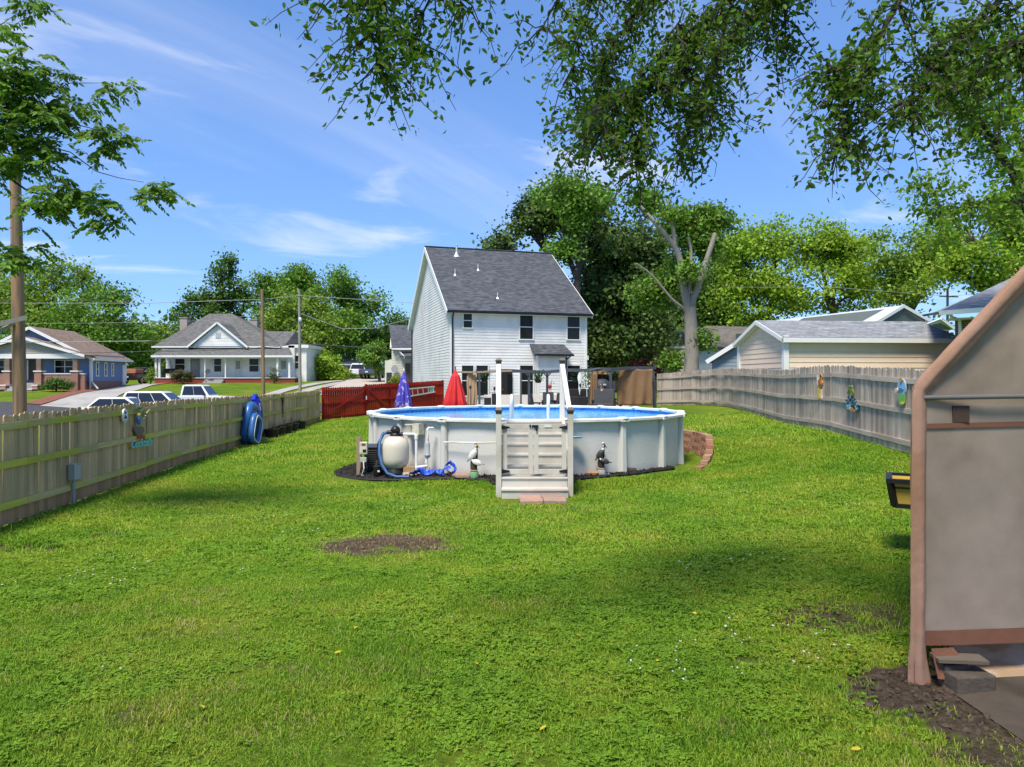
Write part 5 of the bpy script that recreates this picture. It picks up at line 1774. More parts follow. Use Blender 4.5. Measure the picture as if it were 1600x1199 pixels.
for (x, y) in ((0, 0), (0, 6.2)):
    MB().box((x, y, (zB + zE) / 2), (.2, .2, zE - zB)).build('corner_board', M_wtrim, bh, local=True)
ovh = .55
rs = (zA - zE) / (-xap)
for (xs, sg) in ((ovh, 1), (xl - ovh, -1)):
    ze_ = zE - ovh * rs
    slab(bh, [(xs, -.5, ze_), (xs, 6.7, ze_), (xap, 6.7, zA + .02), (xap, -.5, zA + .02)], .14, M_brown)
    MB().bar((xs, -.53, ze_ - .14), (xap, -.53, zA - .12), .06, .26, up=(0, 0, 1)).build('rake_board', M_wtrim, bh, local=True)
MB().box((ovh - .02, 3.1, zE - ovh * rs - .08), (.12, 7.2, .2)).build('gutter', M_wtrim, bh, local=True)
slab(bh, [(0.02, -.45, zE - .12), (ovh, -.45, zE - ovh * rs - .16), (ovh, 6.6, zE - ovh * rs - .16), (.02, 6.6, zE - .12)], .02, M_wtrim, 'soffit')
for (px0, px1, y0, y1) in ((150, 152.5, 567, 587), (163, 165.5, 568, 587), (174, 176, 569, 587)):
    va, z0_ = hitx(bh, px0, y0); vb, z1_ = hitx(bh, px1, y1)
    window(bh, (0, (va + vb) / 2, (z0_ + z1_) / 2), vb - va, z0_ - z1_, (0, 1, 0), (1, 0, 0), trim=.1)
# porch
PV = -1.5
pr_, zpb0 = Lb(130, 560.5, PV); _, zpb1 = Lb(130, 552.5, PV)
plx = 2 * xap - pr_
_, zpa = Lb(37.5, 526, PV)
pxm = Lb(37.5, 526, PV)[0]
plx = 2 * pxm - pr_
M_taup = mat('taupe siding', (.36, .32, .27), .7, .05, 2)
MB().prism([(plx + .5, PV + .1, zpb1), (pr_ - .5, PV + .1, zpb1), (pxm, PV + .1, zpa - .25)], (0, 1.35, 0)).build('porch_gable', M_taup, bh, local=True)
siding(bh, (plx + .5, PV + .1), (pr_ - .5, PV + .1), (0, -1), zpb1, [(0, zpb1 + .01), (pxm - plx - .5, zpa - .25), (pr_ - plx - 1.0, zpb1 + .01)], .17, M_taup)
for xs in (plx - .3, pr_ + .3):
    slab(bh, [(xs, PV - .35, zpb1 - .12), (pxm, PV - .35, zpa), (pxm, .1, zpa), (xs, .1, zpb1 - .12)], .12, M_brown, 'porch_roof')
    MB().bar((xs, PV - .38, zpb1 - .24), (pxm, PV - .38, zpa - .12), .06, .22, up=(0, 0, 1)).build('rake_board', M_wtrim, bh, local=True)
MB().box(((plx + pr_) / 2, PV + .12, (zpb0 + zpb1) / 2), (pr_ - plx, .35, zpb1 - zpb0)).build('porch_beam', M_wtrim, bh, local=True)
for px in (12, 61, 118):
    u = Lb(px, 570, PV)[0]
    zt_ = Lb(px, 581, PV)[1]
    pc = MB().box((u, PV + .12, (zt_ + zpb0) / 2), (.42, .42, zpb0 - zt_)).build('porch_column', M_brickc, bh, local=True)
    MB().box((u, PV + .1, zt_ / 2 - .3), (.62, .62, zt_ + .6)).build('pier', M_brick, pc, local=True)
    MB().box((u, PV + .1, zt_ + .04), (.74, .74, .1)).build('pier_cap', M_wtrim, pc, local=True)
u0, zw_ = Lb(66, 585, PV); u1 = Lb(132, 585, PV)[0]
MB().box(((u0 + u1) / 2, PV + .15, zw_ / 2 - .3), (u1 - u0, .25, zw_ + .6)).build('porch_wall', M_brick, bh, local=True)
MB().box(((u0 + u1) / 2, PV + .15, zw_ + .04), (u1 - u0, .36, .08)).build('coping', M_wtrim, bh, local=True)
u2 = Lb(12, 585, PV)[0]
MB().box((u2 - 1.7, PV + .15, zw_ / 2 - .3), (2.8, .25, zw_ + .6)).build('porch_wall', M_brick, bh, local=True)
MB().box(((u0 + u2) / 2, PV + .75, .45), (6, 1.4, .5)).build('porch_floor', M_conc, bh, local=True)
win_px(bh, 87, 117, 563.5, 583, 0, vert=1)
win_px(bh, -6, 21, 563.5, 584, 0, vert=1)
ua, za = Lb(45, 563, 0); ub, zb_ = Lb(59, 594, 0)
d_ = MB().box(((ua + ub) / 2, -.03, (za + zb_) / 2), (ub - ua, .08, za - zb_)).build('door', mat('brown storm door', (.07, .045, .035), .4, .1), bh, local=True)
MB().box((ua - .06, -.03, (za + zb_) / 2), (.12, .1, za - zb_)).box((ub + .06, -.03, (za + zb_) / 2), (.12, .1, za - zb_)).build('door_frame', M_wtrim, d_, local=True)
MB().box((-.02, -.12, (zE + 0) / 2 - .2), (.13, .1, zE + .2)).build('downspout', M_wtrim, bh, local=True)
MB().bar((.15, -.1, .75), (1.0, -.7, .15), .1, .1).build('drain_pipe', M_wtrim, bh, local=True)
# front steps of the blue house
stx = Lb(38, 600, PV)[0]
for i in range(4):
    MB().box((stx + .1, PV - .35 - i * .32, .28 - i * .17 - .3), (2.2, .34, .8)).build('porch_step', M_conc, bh, local=True)
for s in (-1.35, 1.45):
    for i in range(2):
        MB().box((stx + s, PV - .45 - i * .75, .4 - i * .35 - .4), (.45, .8, .9)).build('step_cheek', M_brick, bh, local=True)
        MB().box((stx + s, PV - .45 - i * .75, .4 - i * .35 + .09), (.55, .86, .08)).build('cheek_cap', M_wtrim, bh, local=True)
# long stair down the lawn bank
stair = thing('lawn_stairs', 'pale concrete stairs climbing the lawn bank to the blue house', 'stairs', (-42.3, 52, gz(-42.3, 52)))
x_ = -42.0
for i in range(10):
    y_ = 52.0 + i * .62
    xx = x_ - i * .32
    MB().box((xx, y_, gz(xx, y_) - .12), (2.4, .66, .5)).build('step', mat('warm concrete', (.42, .37, .28), .9, .12, 3), stair)
for i in range(1):
    MB().bar((x_ + 1.3, 51.9, gz(x_, 52) + .2), (x_ + 1.3 - 3.2, 58.2, gz(x_ - 3.2, 58.2) + .25), .16, .3).build('kerb', M_conc, stair)

# ---- generic small gable building


def gable_box(name, label, loc, rz, W, D, ez_, rz_, wall, roof_m, trim_m, along='x', oh_=.4, course=.2, z0=0.0, parts=True, sides='flr'):
    """along = ridge direction"""
    r = thing(name, label, 'house' if 'house' in name else ('garage' if 'garage' in name else 'shed'), loc, rz)
    if along == 'x':
        MB().prism([(.02, .02, -1), (.02, D - .02, -1), (.02, D - .02, ez_), (.02, D / 2, rz_ - .1), (.02, .02, ez_)], (W - .04, 0, 0)).build('wall', wall, r, local=True)
        if course:
            siding(r, (0, 0), (W, 0), (0, -1), z0, [(0, ez_), (W, ez_)], course, wall)
            siding(r, (0, D), (0, 0), (-1, 0), z0, [(0, ez_), (D / 2, rz_ - .1), (D, ez_)], course, wall)
        s = (rz_ - ez_) / (D / 2)
        for (ya, yb) in ((-oh_, D / 2), (D + oh_, D / 2)):
            slab(r, [(-oh_, ya, ez_ - oh_ * s), (W + oh_, ya, ez_ - oh_ * s), (W + oh_, yb, rz_), (-oh_, yb, rz_)], .11, roof_m)
            for x in (-oh_ - .02, W + oh_ + .02):
                MB().bar((x, ya, ez_ - oh_ * s - .10), (x, yb, rz_ - .10), .05, .17, up=(0, 0, 1)).build('rake_board', trim_m, r, local=True)
        MB().box((W / 2, -oh_ - .03, ez_ - oh_ * s - .12), (W + 2 * oh_ - .05, .06, .2)).build('fascia', trim_m, r, local=True)
        MB().box((W / 2, -oh_ / 2, ez_ - oh_ * s - .2), (W + 2 * oh_ - .1, oh_, .02)).build('soffit', trim_m, r, local=True)
        slab(r, [(-oh_, -oh_, ez_ - oh_ * s - .2), (-oh_, D / 2, rz_ - .2), (0, D / 2, rz_ - .2), (0, -oh_, ez_ - oh_ * s - .2)], .02, trim_m, 'rake_soffit')
        slab(r, [(-oh_, D + oh_, ez_ - oh_ * s - .2), (-oh_, D / 2, rz_ - .2), (0, D / 2, rz_ - .2), (0, D + oh_, ez_ - oh_ * s - .2)], .02, trim_m, 'rake_soffit')
        for (x, y) in ((0, 0), (W, 0), (0, D)):
            MB().box((x, y, (z0 + ez_) / 2), (.22, .22, ez_ - z0)).build('corner_board', trim_m, r, local=True)
    else:
        MB().prism([(.02, .02, -1), (W - .02, .02, -1), (W - .02, .02, ez_), (W / 2, .02, rz_ - .1), (.02, .02, ez_)], (0, D - .04, 0)).build('wall', wall, r, local=True)
        if course:
            siding(r, (0, 0), (W, 0), (0, -1), z0, [(0, ez_), (W / 2, rz_ - .1), (W, ez_)], course, wall)
            siding(r, (0, D), (0, 0), (-1, 0), z0, [(0, ez_), (D, ez_)], course, wall)
        s = (rz_ - ez_) / (W / 2)
        for (xa_, xb_) in ((-oh_, W / 2), (W + oh_, W / 2)):
            slab(r, [(xa_, -oh_, ez_ - oh_ * s), (xb_, -oh_, rz_), (xb_, D + oh_, rz_), (xa_, D + oh_, ez_ - oh_ * s)], .11, roof_m)
            MB().bar((xa_, -oh_ - .02, ez_ - oh_ * s - .13), (xb_, -oh_ - .02, rz_ - .13), .05, .22, up=(0, 0, 1)).build('rake_board', trim_m, r, local=True)
    return r


M_tan = mat('tan lap siding', (.78, .61, .46), .65, .05, 2)
M_gshin = shingle_mat('grey blue shingles', (.20, .21, .225), (.29, .30, .315))
M_gshiny = shingle_mat('grey blue shingles side', (.20, .21, .225), (.29, .30, .315), axis_='y')
gx0 = (1227 - CX) / F * 30
gar = gable_box('tan_garage', 'tan lap-sided garage with grey shingle roof beyond the right fence', (gx0, 30, 1.15), R(5), 7.6, 4.7, 2.98, 3.82, M_tan, M_gshin, M_wtrim, 'x', .24, .23)
# blue-grey shed left of it
p0 = P(1113, 576, 38.5)
M_bg = mat('blue grey siding', (.235, .29, .315), .7, .05, 2)
gable_box('blue_grey_shed', 'blue grey shed with white rake boards beside the tan garage', (p0.x, 38.5, 1.2), R(-19), 4.6, 4.0, hit(thing('tmp', 'tmp tmp tmp tmp', 'x', (p0.x, 38.5, 1.2)), 1113, 557)[1], 3.8, M_bg, M_brown, M_wtrim, 'y', .3, .2)
bpy.data.objects.remove(bpy.data.objects['tmp'], do_unlink=True)
# grey roofed house behind the garage
M_metal = mat('pale metal roof', (.58, .58, .58), .5, .08, 1.5, stretch=(1, 1, 1))
M_dkgreen = mat('dark green siding', (.10, .12, .105), .7, .08, 3)
gh = gable_box('grey_roof_house', 'house with pale metal roof and dark gable behind the tan garage', (P(1300, 0, 46).x - 4.0, 48, 1.4), R(24), 11.5, 7.0, 3.85, 5.75, M_dkgreen, M_metal, M_wtrim, 'y', .4, .2) if False else None
gh = thing('grey_roof_house', 'house with pale metal roof and dark gable behind the tan garage', 'house', (P(1412, 0, 44).x, 44, 1.5), 0)


def glp(px, py, Y):
    return P(px, py, Y) - gh.location


slab(gh, [glp(1372, 502, 42.5), glp(1412, 477, 44), glp(1215, 500.5, 62), glp(1205, 505, 60)], .12, M_metal)
slab(gh, [glp(1412, 477, 44), glp(1450, 499, 45.5), glp(1260, 506, 62), glp(1215, 500.5, 62)], .12, M_metal)
MB().prism([glp(1376, 503, 42.8), glp(1446, 503, 45.4), glp(1412, 480, 44.1)], (-3.0, 8, 0)).build('gable', M_dkgreen, gh, local=True)
MB().prism([glp(1376, 580, 42.8), glp(1446, 580, 45.4), glp(1446, 502, 45.4), glp(1376, 502, 42.8)], (-5.0, 12, 0)).build('wall', M_dkgreen, gh, local=True)
for (a_, b_) in (((1370, 504, 42.3), (1412, 478.5, 43.9)), ((1412, 478.5, 43.9), (1452, 501, 45.3))):
    MB().bar(glp(*a_), glp(*b_), .06, .2, up=(0, 0, 1)).build('rake_board', M_wtrim, gh, local=True)
slab(gh, [glp(1443, 507, 44.5), glp(1470, 497, 45), glp(1492, 513, 46), glp(1466, 520, 46)], .1, M_metal, 'porch_roof')
MB().prism([glp(1445, 515, 44.6), glp(1490, 515, 46), glp(1470, 500, 45.1)], (-.6, 3, 0)).build('porch_gable', M_dkgreen, gh, local=True)
MB().bar(glp(1470, 497.5, 44.9), glp(1493, 515, 45.9), .06, .2, up=(0, 0, 1)).build('rake_board', M_wtrim, gh, local=True)
# right neighbour with brick wall, roof only peeps over the shelter
nh = thing('brick_house', 'brick house with grey shingle hip roof and white gutter at far right', 'house', (P(1478, 0, 26).x, 26, 1.1), 0)
nlp = lambda px, py, Y: P(px, py, Y) - nh.location
slab(nh, [nlp(1467, 487, 26), nlp(1700, 470, 24), nlp(1800, 395, 32), nlp(1650, 402, 34)], .14, M_gshin)
slab(nh, [nlp(1467, 487, 26), nlp(1650, 402, 34), nlp(1600, 470, 40), nlp(1440, 492, 38)], .14, M_gshiny)
MB().bar(nlp(1467, 489.5, 25.9), nlp(1700, 472, 23.9), .1, .16).build('gutter', M_wtrim, nh, local=True)
MB().bar(nlp(1482, 500, 26.5), nlp(1700, 488, 24.6), .8, .03).build('soffit', M_wtrim, nh, local=True)
MB().tube([nlp(1485, 490, 26), nlp(1487, 496, 26.1), nlp(1499, 500, 26.6), nlp(1500, 512, 26.6), nlp(1500, 640, 26.6)], .06, 8).build('downspout', M_wtrim, nh, local=True)
MB().prism([nlp(1492, 700, 26.7), nlp(1760, 700, 24.5), nlp(1760, 486, 24.5), nlp(1492, 497, 26.7)], (5.6, 8, 0)).build('wall', M_brickc, nh, local=True)
# yellow house behind the trunk
M_yel = mat('pale yellow siding', (.74, .64, .30), .7, .05, 2)
yh = thing('yellow_house', 'pale yellow house half hidden behind the big trunk', 'house', (P(925, 0, 64).x, 64, 1.6), 0)
yl = lambda px, py, Y: P(px, py, Y) - yh.location
MB().prism([yl(925, 610, 64), yl(1075, 610, 64), yl(1075, 542, 64), yl(925, 542, 64)], (0, 8, 0)).build('wall', M_yel, yh, local=True)
ya = hit(yh, 930, 0)[0]; yb = hit(yh, 1072, 0)[0]
siding(yh, (ya, -.005), (yb, -.005), (0, -1), .1, [(0, 3.3), (yb - ya, 3.3)], .18, M_yel)
slab(yh, [yl(915, 541, 63.3), yl(1180, 541, 63.3), yl(1160, 512, 68), yl(940, 512, 68)], .15, shingle_mat('brown grey shingles', (.10, .088, .075), (.15, .13, .115)))
MB().bar(yl(915, 543, 63.2), yl(1085, 543, 63.2), .1, .2).build('gutter', M_wtrim, yh, local=True)
slab(yh, [yl(925, 558, 61), yl(965, 558, 61), yl(975, 552, 63.9), yl(925, 552, 63.9)], .12, M_wtrim, 'porch_roof')
MB().box(hit(yh, 1012, 575)[0:1] + (-.02, 1.9), (1.0, .06, 2.4)).build('door', mat('plum door', (.13, .035, .035), .5), yh, local=True)
win_px(yh, 1035, 1039, 556, 578, 0)
win_px(yh, 1050, 1058, 556, 578, 0)
# brown grey roof far right of trunk
fr_ = thing('taupe_roof_house', 'low house with brown grey roof behind the blue grey shed', 'house', (P(1130, 0, 55).x, 55, 1.6), 0)
fl = lambda px, py, Y: P(px, py, Y) - fr_.location
slab(fr_, [fl(1085, 543, 54), fl(1175, 543, 54), fl(1170, 511, 58), fl(1100, 509, 58)], .15, shingle_mat('taupe shingles', (.13, .115, .10), (.18, .16, .14)))
MB().prism([fl(1090, 600, 54.5), fl(1172, 600, 54.5), fl(1172, 543, 54.5), fl(1090, 543, 54.5)], (0, 7, 0)).build('wall', M_oldw, fr_, local=True)
# cream house behind the white house, at left
ch_ = thing('cream_house', 'cream house with dark grey roof left of the white house', 'house', (P(606, 0, 74).x, 74, 1.1), 0)
cl_ = lambda px, py, Y: P(px, py, Y) - ch_.location
M_crm = mat('cream siding', (.58, .57, .47), .7, .05, 2)
MB().prism([cl_(612, 610, 74), cl_(690, 610, 74), cl_(690, 545, 74), cl_(612, 545, 74)], (0, 9, 0)).build('wall', M_crm, ch_, local=True)
ua, _ = hit(ch_, 612, 560); ub, _ = hit(ch_, 660, 560)
siding(ch_, (ua, -.005), (ub, -.005), (0, -1), .1, [(0, 4.2), (ub - ua, 4.2)], .17, M_crm)
MB().prism([cl_(609, 545, 73.9), cl_(618, 545, 73.9), cl_(611.5, 508, 78)], (0, 4, 0)).build('gable', M_crm, ch_, local=True)
slab(ch_, [cl_(612, 544, 73.5), cl_(720, 544, 73.5), cl_(720, 508, 78), cl_(608, 508, 78)], .14, M_shin)
MB().bar(cl_(612, 545.5, 73.4), cl_(700, 545.5, 73.4), .1, .2).build('fascia', M_wtrim, ch_, local=True)
slab(ch_, [cl_(624, 557, 72.6), cl_(660, 557, 72.6), cl_(660, 549, 74.2), cl_(624, 550, 74.2)], .1, M_shin, 'porch_roof')
MB().bar(cl_(624, 549.5, 73.9), cl_(632, 559, 72.6), .06, .2, up=(0, 0, 1)).build('rake_board', M_wtrim, ch_, local=True)
MB().box(cl_(637, 585, 73.8), (.5, .2, 2.3)).build('door', mat('brown door', (.12, .07, .045), .5), ch_, local=True)
MB().prism([cl_(601.5, 612, 75), cl_(612, 612, 75), cl_(612, 562, 75), cl_(601.5, 564, 75)], (0, 3, 0)).build('side_wing', M_crm, ch_, local=True)
MB().lathe([(.0, 0), (.25, .04), (.38, .12)], cl_(617, 577, 73.7), 14, Matrix.Rotation(R(80), 3, 'X')).build('satellite_dish', mat('dish grey', (.25, .26, .28), .5), ch_, local=True)
o = MB().box(P(608, 592, 73.5), (.5, .5, 1.3)).build('trash_bin', mat('dark bin', (.03, .035, .04), .5), bevel=.04)
tag(o, 'dark wheeled bin beside the cream house', 'bin')
# long low garage roof behind the far cars
lg = thing('low_garage', 'low garage with long grey roof behind the parked far cars', 'garage', (P(560, 0, 98).x, 98, 2.6), 0)
ll = lambda px, py, Y: P(px, py, Y) - lg.location
slab(lg, [ll(528, 581, 97), ll(600, 581, 97), ll(572, 558, 102), ll(530, 558, 102)], .15, M_oldroof)
slab(lg, [ll(600, 581, 97), ll(601, 580, 106), ll(572, 558, 102)], .15, M_oldroof)
MB().prism([ll(529, 600, 97.4), ll(598, 600, 97.4), ll(598, 580, 97.4), ll(529, 580, 97.4)], (0, 8, 0)).build('wall', mat('grey wall', (.3, .3, .3), .8), lg, local=True)
# ---------------------------------------------------------------- red gates and red fence
M_red = wood_mat('red stained boards', (.33, .026, .014), (.25, .018, .010), None, 0, .25, .14)
M_redr = wood_mat('red stained rails', (.30, .024, .013), (.26, .018, .01), None, 0, .2, .1, rot=True)
RA, RB = Vector((-10.85, 40.25, 0)), Vector((-4.55, 46.9, 0))
rd = (RB - RA); RLEN = rd.length; rd.normalize()
rnv = Vector((rd.y, -rd.x, 0))           # towards the yard
rang = math.atan2(rd.y, rd.x)


def red_section(name, label, cat, s0, s1, zt0, zt1, brace=None):
    a, b = RA + rd * s0, RA + rd * s1
    root = thing(name, label, cat, (a.x, a.y, gz(a.x, a.y)))
    rl = root.location
    me = picket_mesh('picket', .136, .017, 1.0, M_red, .025)
    s = s0 + .08
    while s < s1 - .04:
        p = RA + rd * s
        z = gz(p.x, p.y)
        t = (s - s0) / (s1 - s0)
        h = zt0 + (zt1 - zt0) * t - z
        place('picket', me, root, (p.x - rl.x, p.y - rl.y, z + .06 - rl.z), (0, 0, rang), (1, 1, h - .06 + random.uniform(-.01, .01)))
        s += .151
    for f in (.12, .52, .90):
        za, zb = gz(a.x, a.y), gz(b.x, b.y)
        pa = Vector((a.x, a.y, za + (zt0 - za) * f)) + rnv * .022 + rd * .02
        pb = Vector((b.x, b.y, zb + (zt1 - zb) * f)) + rnv * .022 - rd * .02
        MB().bar(pa, pb, .038, .10).build('rail', M_redr, root)
    if brace:
        za, zb = gz(a.x, a.y), gz(b.x, b.y)
        lo, hi = (.18, .84) if brace > 0 else (.84, .18)
        pa = Vector((a.x, a.y, za + (zt0 - za) * lo)) + rnv * .062 + rd * .15
        pb = Vector((b.x, b.y, zb + (zt1 - zb) * hi)) + rnv * .062 - rd * .15
        MB().bar(pa, pb, .03, .10).build('brace', M_redr, root)
    for e, zt in ((a + rd * .03, zt0), (b - rd * .03, zt1)):
        z = gz(e.x, e.y)
        MB().box((e.x - rnv.x * .08, e.y - rnv.y * .08, (z + zt - .05) / 2), (.1, .1, zt - z + .1), Matrix.Rotation(rang, 3, 'Z')).build('post', M_redr, root)
    return root


red_section('red_gate', 'red board gate leaf with rising diagonal brace beside the left fence', 'gate', 0.05, 2.95, 1.78, 1.84, 1)
red_section('red_gate', 'red board gate leaf with falling brace, nearer the white house', 'gate', 3.0, 4.75, 1.95, 2.02, -1)
red_section('red_fence', 'red board fence panel between the gates and the white house', 'fence', 4.8, RLEN, 2.02, 2.19)
tag(MB().box(RA + rd * 2.97 + rnv * .07 + Vector((0, 0, 1.15)), (.06, .05, .22)).build('gate_latch', M_tin), 'small pale metal latch between the red gate leaves', 'latch')

# ladder hung on the red fence


def on_red(px, py, off=.08):
    o, dv = Vector((0, 0, CZ)), Vector(((px - CX) / F, 1, (HY - py) / F))
    c0 = RA + rnv * off
    t = (c0 - o).dot(rnv) / dv.dot(rnv)
    return o + dv * t


lad = thing('ladder', 'pale aluminium ladder hung sideways on the red fence', 'ladder', on_red(660, 615))
a0, a1, b0, b1 = on_red(632, 608.5), on_red(679, 604.2), on_red(634, 620.5), on_red(680, 612.5)
M_alu = mat('aluminium', (.62, .60, .55), .4, .1, 6, metal=.4)
MB().bar(a0, a1, .03, .08).build('side_rail', M_alu, lad)
MB().bar(b0, b1, .03, .08).build('side_rail', M_alu, lad)
for i in range(6):
    t = .06 + i * .178
    MB().bar(a0.lerp(a1, t), b0.lerp(b1, t), .03, .05, up=rnv).build('rung', M_alu, lad)
MB().add([a0.lerp(a1, .82) + rnv * -.02, a0.lerp(a1, .98) + rnv * -.02, b0.lerp(b1, .98) + rnv * -.02, b0.lerp(b1, .82) + rnv * -.02], [(0, 1, 2, 3)]).build('label_plate', mat('green plate', (.22, .36, .30), .5), lad)

# ---------------------------------------------------------------- closed umbrellas


def umbrella(px, Y, ytip, yhem, whem, m, m_pole, label, ribs=8, seed=0):
    tip, hem = P(px, ytip, Y), P(px, yhem, Y)
    g_ = gz(tip.x, tip.y)
    r = thing('patio_umbrella', label, 'umbrella', (tip.x, tip.y, g_))
    MB().tube([(tip.x, tip.y, g_), (tip.x, tip.y, tip.z + .05)], .022, 8).build('pole', m_pole, r)
    H = tip.z - hem.z
    R0 = whem * Y / F / 2
    mb = MB()
    n = 64
    prof = [(0, .03), (.06, .10), (.14, .20), (.17, .26), (.19, .34), (.22, .36), (.4, .52), (.6, .70), (.8, .86), (.95, .97), (1.0, 1.0)]
    rg = random.Random(seed)
    ph = [rg.uniform(-.25, .25) for _ in range(ribs)]
    for (t, rr) in prof:
        for j in range(n):
            a = 2 * math.pi * j / n
            fold = 1 - .40 * min(1, t * 1.6) * (0.5 - .5 * math.cos(ribs * a + ph[int(a / 6.2832 * ribs) % ribs])) - .05 * t * math.sin(3 * a + seed)
            q = R0 * rr * fold * (1 - .10 * (t > .97))
            mb.v.append((tip.x + q * math.cos(a), tip.y + q * math.sin(a), tip.z - H * t + (.04 * math.cos(ribs * a) if t > .9 else 0)))
    for i in range(len(prof) - 1):
        for j in range(n):
            p_, q_ = i * n + j, i * n + (j + 1) % n
            mb.f.append((p_, p_ + n, q_ + n, q_))
    mb.f.append(tuple(range(n)))
    o = mb.build('canopy', m, r, smooth=True)
    MB().tube([(tip.x, tip.y, tip.z), (tip.x, tip.y, tip.z + .09)], [.03, .012], 8).build('finial', m_pole, r, smooth=True)
    MB().lathe([(.26, 0), (.26, .05), (.05, .09), (.04, .3)], (tip.x, tip.y, g_ + .02), 16).build('base', M_blk, r, smooth=True)
    return r


M_umr = mat('red canvas', (.62, .028, .030), .75, .07, 5, .15, 60)
M_ump = mat('purple print canvas', (.075, .062, .42), .7, .2, 9, coords='Object', c2=(.50, .42, .60), mix_scale=5.5, mix_lo=.54, mix_hi=.60)
umbrella(631, 27.2, 579, 637, 29, M_ump, M_wtrim, 'closed purple patterned umbrella behind the pool before the red gate', seed=1)
umbrella(711.5, 28.0, 576, 636, 40, M_umr, M_blk, 'closed red umbrella behind the pool before the white house', seed=2)

# ---------------------------------------------------------------- pergola and patio furniture
M_perg = mat('slate painted wood', (.055, .065, .08), .6, .15, 5)
M_cloth = mat('brown shade cloth', (.20, .115, .055), .85, .14, 3, .2, 150, stretch=(1, 1, 1))
M_clotht = mat('tan shade cloth', (.36, .25, .15), .85, .1, 3)
YP = 38.0
pg = thing('pergola', 'long slate grey pergola over the patio before the house', 'pergola', (P(880, 0, YP).x, YP, gz(P(880, 0, YP).x, YP)))


def gpt(px, Y):
    x = (px - CX) * Y / F
    return Vector((x, Y, gz(x, Y)))


for (px, Y, yt, w) in ((749, 38, 584, .12), (826.5, 38, 582, .13), (814, 41, 582, .10), (855, 38, 581, .13), (920, 37, 581, .07), (954, 37, 579, .12), (959, 40, 577, .12), (932, 41, 580, .12), (1023.5, 38, 576, .16)):
    b = gpt(px, Y)
    t = P(px - (4 if px > 1000 else 0), yt, Y)
    MB().bar(b - Vector((0, 0, .1)), t, w, w, up=(0, 1, 0)).build('post', M_perg, pg)
bl = [(716, 581.5, 38.6), (745, 582, 38), (765, 580.5, 38), (800, 579.5, 38), (827, 581, 38), (856, 581.5, 38), (885, 578.5, 38), (920, 579, 37.5), (940, 576.8, 37), (955, 577.5, 37), (985, 575.5, 37.6), (1024, 575, 38)]
for i in range(len(bl) - 1):
    MB().bar(P(*bl[i]), P(*bl[i + 1]), .16, .17 if i > 2 else .10).build('beam', M_perg if i > 2 else mat('tan pole', (.30, .22, .15), .8, .2), pg)
for (px, s) in ((826.5, -1), (855, 1), (855, -1), (954, -1), (920, 1)):
    b = P(px, 589, 37.98); t = P(px + s * 7, 581.5, 37.98)
    MB().bar(b, t, .06, .09, up=(0, 1, 0)).build('knee_brace', M_perg, pg)
# arch between 920 and 954
pts = [P(920 + 34 * i / 10, 580 - 4.2 * math.sin(math.pi * i / 10) + .5, 37.0) for i in range(11)]
MB().tube(pts, .06, 8).build('arch', M_perg, pg, smooth=True)
for i in range(6):
    x = 745 + i * 52
    MB().bar(P(x, 579.5, 38), P(x - 1, 580, 43), .06, .14).build('rafter', M_perg, pg)


def curtain(px0, px1, y0, y1, Y, m, label, seed=0, amp=.03):
    mb = MB()
    nx_, nz_ = 26, 18
    for j in range(nz_ + 1):
        for i in range(nx_ + 1):
            t, s = i / nx_, j / nz_
            p = P(px0 + (px1 - px0) * t, y0 + (y1 - y0) * s + .8 * math.sin(t * 9 + seed) * (s < .02), Y)
            p.y += amp * math.sin(t * 21 + 2.2 * s + seed) * (.3 + s) + .02 * math.sin(7 * t * s + seed)
            p.x += .015 * math.sin(9 * s + seed)
            mb.v.append(tuple(p))
    for j in range(nz_):
        for i in range(nx_):
            k = j * (nx_ + 1) + i
            mb.f.append((k, k + 1, k + nx_ + 2, k + nx_ + 1))
    o = mb.build('shade_curtain', m, smooth=True)
    s_ = o.modifiers.new('s', 'SOLIDIFY'); s_.thickness = .008
    return tag(o, label, 'curtain')


curtain(964, 1019.5, 577, 633.5, 37.6, M_cloth, 'large brown shade curtain hung at the right end of the pergola', 1, .05)
curtain(729.5, 745.5, 583.5, 634, 38.3, M_clotht, 'narrow tan shade curtain at the left end of the pergola', 2)
curtain(920.5, 933, 583, 634, 40.6, M_cloth, 'brown inner curtain behind the grey arch of the pergola', 3)
curtain(921, 953, 579, 585, 41.0, mat('orange cloth', (.36, .19, .07), .85, .1, 3), 'orange brown valance under the pergola arch', 4, .02)
# sofa
M_black = mat('black wicker', (.016, .016, .018), .6, .3, 30, .4, 80)
M_cush = mat('charcoal cushion', (.05, .05, .055), .8, .15, 6)


def chair(px, Y, w, label, rz=0.0, name='patio_chair', cat='chair', cush=M_cush, hb=.85):
    b = gpt(px, Y); b.z += .06
    r = thing(name, label, cat, b, rz)
    d = .62
    MB().box((0, 0, .36), (w, d, .14)).build('seat', cush, r, local=True, bevel=.03)
    MB().box((0, d / 2 - .02, hb / 2 + .22), (w, .12, hb - .3), Matrix.Rotation(R(-10), 3, 'X')).build('backrest', cush, r, local=True, bevel=.04)
    for s in (-1, 1):
        MB().box((s * (w / 2 + .03), 0, .58), (.07, d, .06)).box((s * (w / 2 + .03), -d / 2 + .05, .3), (.06, .06, .55)).box((s * (w / 2 + .03), d / 2 - .05, .3), (.06, .06, .55)).build('armrest', M_black, r, local=True)
        MB().box((s * (w / 2 - .06), -d / 2 + .06, .15), (.05, .05, .29)).build('leg', M_black, r, local=True)
        MB().box((s * (w / 2 - .06), d / 2 - .06, .15), (.05, .05, .29)).build('leg', M_black, r, local=True)
    return r


